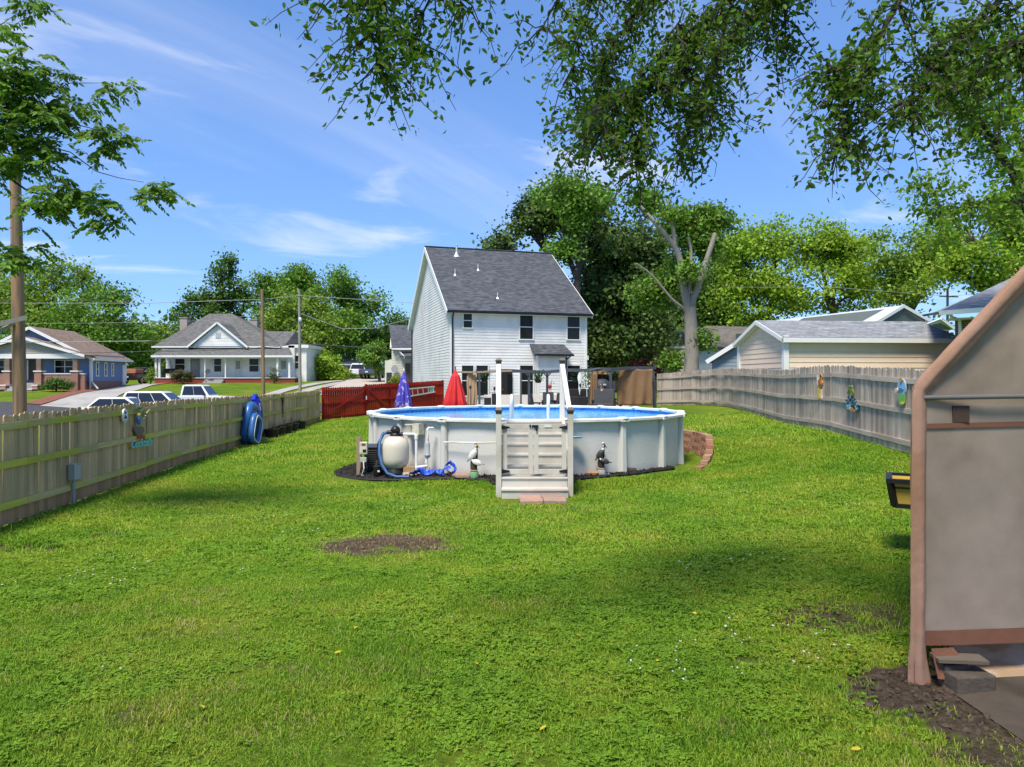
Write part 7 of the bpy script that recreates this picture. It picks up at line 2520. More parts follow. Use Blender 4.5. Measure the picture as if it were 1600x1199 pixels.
o = MB().box((SA.x + .24, 5.08, shz + .215), (.34, .14, .025), Matrix.Rotation(-.1, 3, 'Z')).build('board', wood_mat('grey board', (.17, .135, .10), (.13, .105, .08), None, 0, rot=True))
tag(o, 'short grey board lying on the blocks under the torn cover', 'board')

# ---------------------------------------------------------------- yellow planter
pb = thing('raised_planter', 'yellow raised planter box with black frame behind the shelter', 'planter', (4.98, 8.6, gz(4.75, 8.6)), R(-28))
PZ = gz(4.75, 8.6)
M_ybox = mat('yellow board', (.58, .40, .07), .6, .12, 6)
zt_, zb_ = 1.03 - PZ, .74 - PZ
wt, wb = .33, .26
for (a, b) in (((-1, -1), (1, -1)), ((1, -1), (1, 1)), ((1, 1), (-1, 1)), ((-1, 1), (-1, -1))):
    MB().add([(a[0] * wb, a[1] * wb, zb_), (b[0] * wb, b[1] * wb, zb_), (b[0] * (wt - .02), b[1] * (wt - .02), zt_), (a[0] * (wt - .02), a[1] * (wt - .02), zt_)], [(0, 1, 2, 3)]).build('side_board', M_ybox, pb, local=True).modifiers.new('s', 'SOLIDIFY').thickness = .02
    MB().bar((a[0] * wt, a[1] * wt, zt_ + .01), (b[0] * wt, b[1] * wt, zt_ + .01), .07, .05).build('rim', M_blk, pb, local=True)
    MB().bar((a[0] * (wb + .01), a[1] * (wb + .01), zb_), (b[0] * (wb + .01), b[1] * (wb + .01), zb_), .05, .05).build('lower_rail', M_blk, pb, local=True)
    MB().bar((a[0] * (wb + .012), a[1] * (wb + .012), zb_), (a[0] * (wt - .008), a[1] * (wt - .008), zt_), .06, .06).build('corner_post', M_blk, pb, local=True)
MB().box((0, 0, zt_ - .06), (.6, .6, .05)).build('soil', mat('planter soil', (.10, .065, .04), .95, .3, 20, .8, 40), pb, local=True)
MB().box((.16, .10, (zb_ - .02) / 2), (.12, .12, zb_ - .02)).build('pedestal', M_blk, pb, local=True)

# ---------------------------------------------------------------- utility poles and wires
M_pole = mat('pole wood', (.30, .185, .10), .9, .25, 3, .6, 25, stretch=(9, 9, .6), c2=(.16, .115, .075), mix_scale=1.5)
M_poleg = mat('grey pole wood', (.27, .25, .21), .9, .2, 3, .4, 25, stretch=(9, 9, .6))


def upole(label, b, t, r0, r1, m, arms=()):
    b, t = Vector(b), Vector(t)
    r = thing('utility_pole', label, 'pole', b)
    MB().tube([b - Vector((0, 0, .2)), b.lerp(t, .33), b.lerp(t, .66), t], [r0, r0 * .97, (r0 + r1) / 2, r1], 14).build('shaft', m, r, smooth=True)
    for (c, d, w) in arms:
        MB().bar(c, d, w, w * 1.2).build('arm', M_poleg, r)
    return r


b = P(33, 0, 19); b.z = gz(b.x, 19)
upole('brown wooden utility pole just outside the left fence', b, P(24, 268, 19), .165, .125, M_pole, ((P(41, 496.5, 18.8), P(-40, 516, 18.2), .10), (P(22, 505, 18.85), P(-40, 540, 18), .07)))
b = P(411.5, 0, 60); b.z = gz(b.x, 60)
upole('brown utility pole before the white bungalow', b, P(409.5, 452, 60), .16, .12, M_pole)
b = P(469, 0, 62); b.z = gz(b.x, 62)
p3 = upole('grey utility pole right of the white bungalow', b, P(467.5, 453, 62), .14, .1, M_poleg, ((P(464.5, 462, 61.9), P(472, 462, 61.9), .08),))
MB().lathe([(.1, -.2), (.16, -.1), (.16, .1), (.08, .2)], P(469, 500, 61.8), 10).build('transformer', M_tin, p3, smooth=True)
b = P(1518, 0, 50); b.z = gz(b.x, 50)
upole('thin grey utility pole above the roofs at right', b, P(1480, 453, 52), .08, .06, M_poleg) if False else None
b = P(1480.5, 0, 52); b.z = gz(b.x, 52)
upole('thin pale utility pole above the garage roofs at right', b, P(1480.5, 452, 52), .10, .08, M_poleg, ((P(1468, 463, 51.9), P(1497, 464, 51.9), .08),))
M_wire = mat('wire grey', (.30, .30, .29), .6)
M_wired = mat('wire dark', (.05, .05, .05), .6)


def wire(label, pts, r=.018, m=None, sag=0.0):
    q = [P(*p) for p in pts]
    out = []
    for a, b in zip(q[:-1], q[1:]):
        for k in range(10):
            t = k / 10
            v = a.lerp(b, t); v.z -= sag * 4 * t * (1 - t)
            out.append(v)
    out.append(q[-1])
    tag(MB().tube(out, r, 5).build('overhead_wire', m or M_wire), label, 'wire', 'overhead wires at left')


wire('pale wire crossing the trees above the blue house', [(-60, 474, 60), (230, 474, 60), (409, 468, 60), (467, 462, 62)], .022)
wire('pale wire running from the bungalow roof across the blue house', [(-60, 536, 60), (235, 533, 60), (262, 534, 74)], .03)
wire('thin wire lowest over the blue house roof', [(-60, 552, 60), (235, 549, 60), (411, 543, 60), (469, 535, 62), (640, 548, 68)], .026, M_wired, .1)
wire('thin wire high over the blue house', [(-60, 505, 60), (300, 502, 60), (410, 490, 60)], .014, None, .1)
wire('sagging service wire from the grey pole toward the white house', [(469, 490, 62), (535, 514, 62), (585, 513, 60), (642, 498, 58)], .022)
wire('upper wire from the grey pole toward the white house', [(467, 462, 62), (560, 468, 60), (650, 474, 57)], .02)
wire('dark cable pair running right from the grey pole', [(469, 538, 62), (600, 544, 64), (640, 543, 66)], .03, M_wired)
wire('sagging wire between the two poles before the bungalow', [(240, 548, 75), (410, 545, 60), (469, 497, 62)], .018, M_wired)
wire('thin wire crossing the trees above the tan garage', [(1130, 449, 52), (1300, 449, 52), (1480, 463, 52), (1640, 452, 52)], .012)


# ---------------------------------------------------------------- cars
M_tyre = mat('tyre', (.015, .015, .015), .8)
M_rim = mat('rim', (.35, .35, .36), .3, .1, metal=.8)
M_cglass = mat('car glass', (.012, .014, .016), .05, .1, spec=.8)
M_lamp = mat('tail lamp', (.30, .012, .01), .3)
M_hlamp = mat('head lamp', (.62, .64, .66), .15)


def car(label, loc, rz, L, W, H, paint, kind):
    r = thing({'suv': 'parked_suv', 'sedan': 'parked_car', 'pickup': 'pickup_truck'}[kind], label, {'suv': 'suv', 'sedan': 'car', 'pickup': 'truck'}[kind], loc, rz)
    B = H * .58
    yw = lambda z: W / 2 * (1 - .24 * max(0, (z - B) / (H - B))) * (.96 if z < .4 else 1)

    def hull(poly, k=1.0, name='body', m=None, par=None):
        mb = MB()
        n = len(poly)
        for s in (-1, 1):
            for (x, z) in poly:
                mb.v.append((x - L / 2, s * yw(z) * k, z))
        mb.f = [tuple(range(n)), tuple(range(n, 2 * n))[::-1]]
        for i in range(n):
            j = (i + 1) % n
            mb.f.append((i, i + n, j + n, j))
        return mb.build(name, m, par or r, local=True, bevel=.04)
    lo = .32
    if kind == 'pickup':
        body = hull([(.0, lo + .1), (.0, B), (L * .72, B), (L * .97, B * .93), (L, B * .6), (L, lo)], 1, 'body', paint)
        cab = [(L * .37, B - .02), (L * .385, H - .06), (L * .42, H), (L * .60, H), (L * .64, H - .04), (L * .745, B - .02)]
        MB().box((-L * .315, 0, B + .01), (L * .34, W * .78, .03)).build('bed_floor', M_blk, r, local=True)
    elif kind == 'suv':
        body = hull([(.0, lo + .1), (.0, B), (L * .74, B), (L * .97, B * .9), (L, B * .6), (L, lo)], 1, 'body', paint)
        cab = [(L * .015, B - .02), (L * .07, H - .08), (L * .13, H), (L * .52, H), (L * .58, H - .05), (L * .76, B - .02)]
    else:
        body = hull([(.0, lo + .1), (.0, B * .98), (L * .14, B), (L * .74, B), (L * .97, B * .86), (L, B * .6), (L, lo)], 1, 'body', paint)
        cab = [(L * .10, B - .02), (L * .22, H - .05), (L * .28, H), (L * .52, H), (L * .57, H - .03), (L * .76, B - .02)]
    hull(cab, .985, 'cabin', paint)
    # side windows and screens as inset polygons just proud of the cabin
    zb, zt = B + .06, H - .10
    xa = cab[0][0] + (cab[1][0] - cab[0][0]) * ((zb - cab[0][1]) / (cab[1][1] - cab[0][1])) + .12
    xat = cab[1][0] + .14
    xbt = cab[4][0] - .05
    xb = cab[5][0] - .22
    nwin = 2 if kind != 'suv' else 3
    for s in (-1, 1):
        for i in range(nwin):
            f0, f1 = i / nwin + .007, (i + 1) / nwin - .007
            q = [(xa + (xb - xa) * f0, zb), (xa + (xb - xa) * f1, zb), (xat + (xbt - xat) * f1, zt), (xat + (xbt - xat) * f0, zt)]
            MB().prism([(x - L / 2, s * (yw(z) * .985 + .004), z) for x, z in q], (0, s * .008, 0)).build('side_window', M_cglass, r, local=True)
    for (p0, p1, nm) in ((cab[0], cab[1], 'rear_window'), (cab[5], cab[4], 'windscreen')):
        dv = Vector((p1[0] - p0[0], 0, p1[1] - p0[1]))
        nn_ = Vector((dv.z, 0, -dv.x)).normalized()
        if (nm == 'rear_window') == (nn_.x > 0): nn_ = -nn_
        pts = []
        for f, s in ((.12, -1), (.12, 1), (.9, 1), (.9, -1)):
            x, z = p0[0] + dv.x * f, p0[1] + dv.z * f
            pts.append(Vector((x - L / 2, s * (yw(z) * .985 - .09), z)) + nn_ * .012)
        MB().prism(pts, nn_ * .012).build(nm, M_cglass, r, local=True)
    wr = H * .205 if kind != 'pickup' else .39
    for x in (L * .19, L * .81):
        for s in (-1, 1):
            c = Vector((x - L / 2, s * (W / 2 - .10), wr))
            ax = Matrix.Rotation(R(90), 3, 'X')
            w_ = MB().lathe([(wr * .6, -.11), (wr * .95, -.11), (wr, -.08), (wr, .08), (wr * .95, .11), (wr * .6, .11)], c, 18, ax).build('wheel', M_tyre, r, local=True, smooth=True)
            MB().lathe([(0, -.115), (wr * .6, -.118), (wr * .62, .118), (0, .115)], c, 12, ax).build('rim', M_rim, w_, local=True, smooth=True)
    for s in (-1, 1):
        MB().box((-L / 2 - .004, s * W * .40, B * .86), (.04, .18, .2)).build('tail_light', M_lamp, r, local=True)
        MB().box((L / 2 - .06, s * W * .38, B * .78), (.08, .26, .12)).build('headlight', M_hlamp, r, local=True)
        MB().box((cab[5][0] - L / 2 - .35, s * (W / 2 + .1), B + .08), (.12, .18, .12)).build('mirror', M_blk, r, local=True)
    for x, nm in ((-L / 2 - .03, 'rear_bumper'), (L / 2 + .0, 'front_bumper')):
        MB().box((x, 0, .5), (.14, W * .94, .18)).build(nm, M_blk if kind == 'pickup' else paint, r, local=True, bevel=.03)
    MB().box((-L / 2 - .03, 0, B * .7), (.02, .34, .14)).build('number_plate', M_wtrim, r, local=True)
    return r


M_wcar = mat('white car paint', (.74, .75, .76), .25, .02, 2, coat=.5)
M_dcar = mat('dark car paint', (.02, .022, .028), .25, .05, 2, coat=.5)
M_scar = mat('silver car paint', (.42, .44, .47), .3, .03, 2, coat=.5, metal=.3)
M_bcar = mat('blue car paint', (.05, .08, .14), .3, .03, 2, coat=.5)


def on_ground(px, Y):
    x = (px - CX) * Y / F
    return (x, Y, gz(x, Y) + .07)


def car_at(label, px, Y, ytop, rz, L, W, H, paint, kind):
    x = (px - CX) * Y / F
    z = CZ + (HY - ytop) * Y / F - H
    g_ = gz(x, Y) + .065
    return car(label, (x, Y, g_), rz, L, W, H, paint, kind)


car_at('long white car nearest behind the left fence', 196, 44.8, 621.5, R(4), 5.0, 1.85, 1.50, M_wcar, 'sedan')
car_at('white suv parked just beyond the left fence', 252, 47.2, 613, R(4), 4.7, 1.9, 1.80, M_wcar, 'suv')
car_at('white crew cab pickup truck in front of the bungalow lawn', 305, 54.5, 604, R(3), 5.8, 2.0, 1.98, M_wcar, 'pickup')
dk = car('dark pickup truck with a load on the drive beside the bungalow', (P(216, 0, 76).x, 77, gz(P(216, 0, 76).x, 77) + .08), R(84), 5.4, 1.95, 1.8, M_dcar, 'pickup')
MB().box((-1.7, 0, 1.35), (1.4, 1.5, .5)).build('cargo', mat('orange cargo', (.40, .18, .09), .7, .3, 3), dk, local=True, bevel=.05)
o = MB().box(P(190.5, 586, 71.8), (.6, .5, 2.1), taper=.9).build('white_board', M_wtrim, bevel=.05)
tag(o, 'tall white board standing against the blue house side', 'board')
car('silver suv parked far up the right drive', (P(535.5, 0, 88).x, 88, gz(P(535.5, 0, 88).x, 88) + .09), R(112), 4.6, 1.85, 1.65, M_scar, 'suv')
car('white suv parked in the middle of the far drive', (P(562.5, 0, 87).x, 87, gz(P(562.5, 0, 87).x, 87) + .09), R(94), 4.6, 1.9, 1.75, M_wcar, 'suv')
car('dark blue pickup parked rightmost on the far drive', (P(582, 0, 86).x, 86, gz(P(582, 0, 86).x, 86) + .09), R(86), 5.2, 1.95, 1.85, M_bcar, 'pickup')
# ---------------------------------------------------------------- trees


def leaf_mat(name, c, var=.35, tr=.35, hue=.015, rough=.5, patch=.3, c2=None):
    m = mat(name, c, rough, patch, .6, coords='World', islrand=var, transl=tr, huevar=hue, spec=.3, c2=c2, mix_scale=.25, mix_lo=.4, mix_hi=.6)
    return m


def leaf_arrays(C, size, up, rng, near=False, elong=1.0, out=None):
    """leaf polygons at centres C; near leaves are folded six-point blades, far ones four-point kites"""
    n = len(C)
    N_ = rng.normal(0, 1, (n, 3)); N_[:, 2] += up
    if out is not None:
        N_ += out * .7
    N_ /= np.linalg.norm(N_, axis=1)[:, None]
    T = rng.normal(0, 1, (n, 3)); T -= (T * N_).sum(1)[:, None] * N_; T /= np.linalg.norm(T, axis=1)[:, None]
    B = np.cross(N_, T)
    s = size[:, None]
    if near:
        w = .24 / elong
        pts = [C - T * s * .5, C - T * s * .18 + B * s * w + N_ * s * .07, C + T * s * .18 + B * s * w * .9 + N_ * s * .07, C + T * s * .55 - N_ * s * .05,
               C + T * s * .18 - B * s * w * .9 + N_ * s * .07, C - T * s * .18 - B * s * w + N_ * s * .07]
        V_ = np.stack(pts, 1).reshape(-1, 3)
        k = np.arange(n)[:, None] * 6
        F_ = np.concatenate([k + np.array([[0, 1, 2, 3]]), k + np.array([[0, 3, 4, 5]])], 0)
        return V_, F_
    w = .36
    pts = [C - T * s * .5, C + B * s * w + N_ * s * .1, C + T * s * .5, C - B * s * w + N_ * s * .1]
    V_ = np.stack(pts, 1).reshape(-1, 3)
    F_ = np.arange(n * 4).reshape(n, 4)
    return V_, F_


def tree(name, label, base, trunk_r, lobes, nclump, per, leaf, cr, m_leaf, m_bark, seed, group=None, limbs=True, shell=.45, up=.7, cat='tree', fork=None, flat=.75, droop=0.0, gap=-.7):
    rng = np.random.default_rng(seed)
    base = Vector(base)
    root = thing(name, label, cat, base, group=group)
    Lb_ = np.array([list(c) + list(r) for c, r in lobes])
    vol = (Lb_[:, 3] * Lb_[:, 4] * Lb_[:, 5]) ** (2 / 3)
    k = rng.choice(len(Lb_), nclump, p=vol / vol.sum())
    d = rng.normal(0, 1, (nclump, 3)); d /= np.linalg.norm(d, axis=1)[:, None]
    rad = rng.uniform(0, 1, nclump) ** shell * np.where(rng.random(nclump) < .16, rng.uniform(1, 1.4, nclump), 1)
    cc = Lb_[k, :3] + d * rad[:, None] * Lb_[k, 3:]
    nz3 = np.zeros(nclump)
    for q in range(6):
        w_ = rng.normal(0, 1, 3) * (1.1 / cr)
        nz3 += np.sin(cc @ w_ + rng.uniform(0, 6.28))
    keep = nz3 > gap
    cc, d, k = cc[keep], d[keep], k[keep]; nclump = len(cc)
    crs = cr * rng.uniform(.5, 1.45, nclump)
    npc = np.maximum(3, (per * (crs / cr) ** 2).astype(int))
    idx = np.repeat(np.arange(nclump), npc)
    off = rng.normal(0, .5, (len(idx), 3)); off[:, 2] *= flat
    C = cc[idx] + off * crs[idx][:, None]
    C[:, 2] -= droop * (off[:, 0] ** 2 + off[:, 1] ** 2) * crs[idx]
    g_ = base.z + .2
    C[:, 2] = np.maximum(C[:, 2], g_)
    size = leaf * rng.uniform(.65, 1.35, len(C))
    o_ = d[idx]
    V_, F_ = leaf_arrays(C, size, up, rng, False, out=o_)
    V_ -= np.array(base)
    cw = np_mesh('crown', V_, F_, m_leaf, root)
    mb = MB()
    ctr = Vector(Lb_[:, :3].mean(0))
    zlow = (Lb_[:, 2] - Lb_[:, 5] * .3).min()
    fk = Vector(fork) if fork is not None else Vector((base.x + (ctr.x - base.x) * .3, base.y + (ctr.y - base.y) * .3, max(base.z + 1.0, base.z + (zlow - base.z) * .8)))
    mb.tube([base - Vector((0, 0, .3)), base + Vector((0, 0, .25)), base.lerp(fk, .5) + Vector((trunk_r * .3, 0, 0)), fk], [trunk_r * 1.5, trunk_r * 1.08, trunk_r * .9, trunk_r * .75], 12)
    mb.build('trunk', m_bark, root, smooth=True)
    if limbs:
        lm_ = MB()
        for i, l in enumerate(Lb_):
            e = Vector(l[:3])
            md = fk.lerp(e, .5) + Vector((rng.normal(0, .25), rng.normal(0, .25), rng.normal(.1, .2)))
            lm_.tube([fk, md, e], [trunk_r * .55, trunk_r * .36, trunk_r * .16], 7)
            ids = np.nonzero(k == i)[0]
            for q in ids[:7]:
                lm_.tube([e.lerp(fk, .25), e.lerp(Vector(cc[q]), .5) + Vector((0, 0, .1)), Vector(cc[q])], [trunk_r * .2, trunk_r * .12, trunk_r * .04], 5)
        tag(lm_.build('limbs', m_bark, root, smooth=True), kind='stuff')
    return root


M_bark = mat('grey bark', (.28, .245, .205), .95, .25, 4, .8, 20, coords='World', stretch=(3, 3, .8), bdist=.03)
M_barkd = mat('dark bark', (.06, .048, .04), .95, .3, 5, .7, 25, coords='World')
G_mid = leaf_mat('leaf mid green', (.145, .275, .028))
G_lite = leaf_mat('leaf light green', (.20, .31, .03), .32)
G_dark = leaf_mat('leaf dark green', (.085, .17, .022))
G_mag = leaf_mat('leaf magnolia', (.07, .125, .024), .4, .2, .012, .65, c2=(.10, .16, .032))
G_brt = leaf_mat('leaf bright green', (.28, .42, .032), .3, .4)
G_over = leaf_mat('leaf overhead', (.11, .205, .02), .4, .5, .018)
G_pecan = leaf_mat('leaf pecan', (.14, .26, .024), .35, .42, .015)


def lob(px, py, Y, rx, rz, ry=None, dy=0):
    """lobe given by photo position, distance and pixel radii"""
    c = P(px, py, Y)
    s = Y / F
    return ((c.x, c.y + dy, c.z), (rx * s, (ry if ry else rx) * s, rz * s))


def gbase(px, Y):
    x = (px - CX) * Y / F
    return (x, Y, gz(x, Y))


BG = 'trees behind the houses at left'
tree('leafy_tree', 'light green broad tree behind the blue house at far left', gbase(70, 98), .5, [lob(40, 450, 98, 60, 45), lob(90, 440, 98, 48, 35), lob(75, 500, 97, 60, 40), lob(10, 490, 97, 45, 50)], 260, 75, .42, 1.5, G_lite, M_barkd, 1, BG)
tree('leafy_tree', 'darker green tree behind the right end of the blue house', gbase(160, 92), .45, [lob(150, 490, 92, 55, 42), lob(170, 470, 92, 38, 28), lob(180, 530, 91, 50, 40), lob(120, 530, 90, 45, 38)], 260, 75, .40, 1.4, G_mid, M_barkd, 2, BG)
tree('leafy_tree', 'dark conical treetop rising behind the light tree at far left', gbase(128, 118), .4, [lob(128, 432, 118, 16, 14), lob(128, 460, 118, 28, 26)], 60, 70, .4, 1.2, G_dark, M_barkd, 3, BG)
tree('leafy_tree', 'small light green tree between the blue house and the bungalow', gbase(235, 100), .35, [lob(232, 520, 100, 30, 34), lob(215, 545, 99, 32, 32), lob(252, 545, 100, 22, 30), lob(245, 575, 98, 30, 22)], 170, 70, .38, 1.3, G_lite, M_barkd, 4, BG)
tree('oak_tree', 'tall open-crowned oak behind the bungalow roof', gbase(345, 106), .6, [lob(345, 425, 106, 28, 22), lob(312, 470, 106, 24, 20), lob(372, 450, 106, 28, 20), lob(335, 480, 106, 45, 24), lob(290, 495, 105, 26, 18), lob(388, 475, 106, 18, 16), lob(355, 505, 105, 50, 18), lob(360, 415, 107, 18, 14)], 170, 78, .42, 1.15, leaf_mat('leaf oak', (.09, .18, .024)), M_barkd, 5, BG, shell=.6)
tree('leafy_tree', 'wide green tree right of the bungalow', gbase(500, 104), .6, [lob(455, 450, 104, 42, 34), lob(510, 445, 104, 52, 30), lob(560, 480, 104, 36, 40), lob(530, 520, 103, 58, 45), lob(415, 455, 104, 22, 24), lob(425, 505, 103, 28, 30)], 420, 75, .42, 1.5, G_mid, M_barkd, 6, BG)
tree('leafy_tree', 'yellow green tree before the wide tree, behind the grey pole', gbase(470, 92), .4, [lob(470, 480, 92, 40, 38), lob(505, 505, 92, 32, 30), lob(445, 510, 92, 30, 30), lob(490, 535, 91, 40, 26)], 230, 70, .36, 1.2, G_lite, M_barkd, 7, BG)
tree('leafy_tree', 'dark tree beyond the cream house roof', gbase(620, 112), .4, [lob(622, 505, 112, 22, 16), lob(600, 530, 112, 34, 26), lob(570, 545, 112, 40, 24), lob(640, 530, 112, 30, 26)], 180, 72, .42, 1.4, G_dark, M_barkd, 8, BG)
tree('round_bush', 'bright green bushy tree beside the far drive', gbase(510, 82), .18, [lob(510, 570, 82, 22, 18), lob(525, 585, 82, 16, 12), lob(497, 585, 82, 14, 12)], 120, 60, .28, .6, G_brt, M_barkd, 9)
tree('ornamental_tree', 'small rounded green tree before the far parked cars', gbase(593, 78), .16, [lob(585, 545, 78, 17, 17), lob(582, 558, 78, 20, 14), lob(592, 575, 78, 10, 12)], 140, 60, .24, .5, G_mid, M_barkd, 10)
tree('magnolia_tree', 'dark glossy magnolia towering behind the white house', gbase(940, 64), .7, [lob(890, 330, 64, 62, 46), lob(830, 345, 64, 30, 36), lob(780, 385, 64, 34, 18), lob(950, 390, 64, 70, 45), lob(980, 450, 63, 70, 50), lob(930, 480, 63, 60, 60), lob(1000, 520, 62, 60, 42), lob(940, 545, 62, 50, 32), lob(1010, 400, 64, 40, 32), lob(1040, 440, 63, 40, 40)], 640, 80, .36, 1.2, G_mag, M_barkd, 11, shell=.5, gap=-2.2)
tree('leafy_tree', 'light green tree standing before the dark magnolia', gbase(905, 58), .35, [lob(875, 305, 58, 40, 24), lob(915, 315, 58, 34, 22), lob(880, 390, 58, 24, 11), lob(900, 350, 58, 26, 14)], 120, 70, .30, 1.0, leaf_mat('leaf soft green', (.15, .28, .028)), M_barkd, 12)

# big pale trunk with pollarded limbs
bt = Vector(gbase(1078, 46.5)); bt = Vector((bt.x, bt.y, bt.z))
big = tree('shade_tree', 'big pale-trunked tree with bare lopped limbs right of the white house', bt, .52, [lob(1070, 345, 48.5, 34, 24), lob(1015, 315, 48.5, 36, 18), lob(1110, 345, 48.5, 38, 20), lob(1068, 430, 48, 28, 30), lob(1030, 455, 48.5, 40, 22), lob(1075, 425, 45.6, 12, 14), lob(1095, 380, 48.5, 40, 26), lob(1050, 335, 46, 20, 10), lob(1098, 535, 46.5, 13, 26), lob(1050, 565, 47, 14, 14)], 340, 65, .24, .75, leaf_mat('leaf shade tree', (.15, .27, .028)), M_bark, 13, limbs=False, fork=P(1078, 480, 46.3), shell=.6, gap=-2.0)
mb = MB()
for pts, r0, r1 in (([(1076, 500, 46.35), (1074, 478, 46.3), (1066, 440, 46.2), (1062, 405, 46.1), (1050, 380, 46), (1025, 350, 46), (1000, 322, 46)], .30, .10), ([(1054, 384, 46), (1052, 360, 46), (1046, 325, 46), (1042, 310, 46)], .16, .06),
                    ([(1078, 500, 46.35), (1082, 470, 46.3), (1090, 450, 46.2), (1103, 410, 46.1), (1118, 365, 46)], .27, .15), ([(1077, 495, 46.35), (1075, 470, 46.3), (1078, 430, 46.4), (1080, 395, 46.5), (1075, 370, 46.5)], .2, .07),
                    ([(1076, 505, 46.3), (1070, 485, 46.2), (1050, 468, 45.8), (1020, 432, 45.4), (995, 412, 45)], .14, .04)):
    n = len(pts)
    sp_ = []
    for i in range(n - 1):
        for j in range(4):
            t = j / 4; q0, q1, q2, q3 = (Vector(P(*pts[max(0, i - 1)])), P(*pts[i]), P(*pts[i + 1]), P(*pts[min(n - 1, i + 2)]))
            sp_.append(.5 * (2 * q1 + (q2 - q0) * t + (2 * q0 - 5 * q1 + 4 * q2 - q3) * t * t + (3 * q1 - q0 - 3 * q2 + q3) * t ** 3))
    sp_.append(P(*pts[-1]))
    mb.tube(sp_, [r0 + (r1 - r0) * i / (len(sp_) - 1) for i in range(len(sp_))], 10)
mb.build('limbs', M_bark, big, smooth=True)
RG = 'bright trees behind the right fence'
tree('leafy_tree', 'bright green tree right of the pale trunk', gbase(1200, 78), .45, [lob(1165, 390, 78, 42, 40), lob(1215, 375, 78, 46, 36), lob(1150, 450, 77, 36, 42), lob(1215, 450, 77, 50, 44), lob(1180, 495, 76, 40, 20)], 330, 75, .34, 1.2, G_brt, M_barkd, 14, RG)
tree('leafy_tree', 'bright green tree above the tan garage roof', gbase(1300, 76), .45, [lob(1275, 385, 76, 48, 40), lob(1325, 400, 76, 40, 36), lob(1290, 450, 75, 55, 40), lob(1340, 455, 75, 40, 38)], 320, 75, .34, 1.2, G_brt, M_barkd, 15, RG)
tree('leafy_tree', 'light green tree over the pale metal roof', gbase(1420, 68), .4, [lob(1400, 400, 68, 46, 40), lob(1440, 430, 68, 44, 36), lob(1470, 395, 68, 46, 44), lob(1410, 455, 67, 40, 20)], 270, 75, .32, 1.1, G_lite, M_barkd, 16, RG)
tree('leafy_tree', 'dense light green tree at the right edge above the shelter', gbase(1540, 50), .4, [lob(1520, 365, 50, 52, 40), lob(1580, 350, 50, 50, 46), lob(1550, 410, 49, 60, 40), lob(1620, 400, 49, 60, 50), lob(1480, 410, 50, 34, 36)], 380, 75, .24, .85, G_brt, M_barkd, 17, RG)
tree('leafy_tree', 'darker tree filling in behind the pale trunk', gbase(1095, 84), .45, [lob(1100, 470, 84, 50, 46), lob(1040, 500, 84, 60, 40), lob(1120, 520, 84, 60, 40), lob(1140, 430, 86, 40, 40)], 340, 75, .38, 1.6, G_dark, M_barkd, 18, gap=-2.5)
tree('purple_shrub', 'dark purple leaved shrub before the yellow house', gbase(1008, 58), .1, [lob(1005, 570, 58, 20, 9), lob(1018, 576, 58, 14, 8)], 60, 60, .2, .4, leaf_mat('leaf purple', (.055, .012, .018)), M_barkd, 19, cat='shrub')


def shrub(label, px, py, Y, rx, rz, m, seed, leaf=.14, n=70, cr=.32):
    b = gbase(px, Y)
    c = P(px, py, Y)
    return tree('shrub', label, b, .06, [((c.x, c.y, max(c.z, b[2] + .3)), (rx * Y / F, rx * Y / F * .8, rz * Y / F))], n, 55, leaf, cr, m, M_barkd, seed, cat='shrub', limbs=False)


shrub('dark green rounded shrub by the blue house porch', 88, 602, 62.5, 23, 9, G_dark, 30)
shrub('reddish green rounded shrub at the bungalow steps', 286, 589, 73.5, 17, 12, leaf_mat('leaf reddish', (.115, .10, .03), hue=.04), 31)
shrub('small pale flowering shrub before the bungalow right window', 429, 585, 73.5, 8, 9, leaf_mat('leaf pale bush', (.16, .19, .07)), 32, n=40)
shrub('shrub at the left corner of the bungalow', 235, 585, 73, 7, 11, G_lite, 33, n=40)
shrub('bright yellow green bush beside the cream house', 622, 596, 71, 17, 8, leaf_mat('leaf lime', (.22, .28, .03)), 34)
shrub('low hedge bush at the foot of the bright bush by the drive', 545, 590, 84, 10, 6, G_mid, 35, n=40)

# distant wood behind everything: one mass
rng = np.random.default_rng(50)
nC = 1500
ang = rng.uniform(-60, 60, nC); dist = rng.uniform(135, 175, nC)
hx_ = np.sin(np.radians(ang)) * dist; hy_ = np.cos(np.radians(ang)) * dist
hh = 9 + 5 * vnoise(ang * .12, ang * 0, 3, [1, 2.3, 5]) + 2.5 * np.sin(ang * 1.7)
hz3 = rng.uniform(.05, 1, nC) * hh + 3
idx = np.repeat(np.arange(nC), 34)
C = np.stack([hx_, hy_, hz3], -1)[idx] + rng.normal(0, 1.5, (len(idx), 3))
C[:, 2] = np.maximum(C[:, 2], 3)
V_, F_ = leaf_arrays(C, rng.uniform(.6, 1.3, len(C)), .6, rng)
tag(np_mesh('distant_wood', V_, F_, leaf_mat('leaf far', (.10, .19, .04), .3)), 'distant wood closing the horizon behind the houses', 'wood', kind='stuff')


# ---- overhanging tree above the camera
def limb_points(pts, step=.15):
    q = [P(*p) for p in pts]
    out = []
    for a, b in zip(q[:-1], q[1:]):
        K = max(1, int((b - a).length / step))
        for k in range(K):
            out.append(a.lerp(b, k / K))
    out.append(q[-1])
    return out


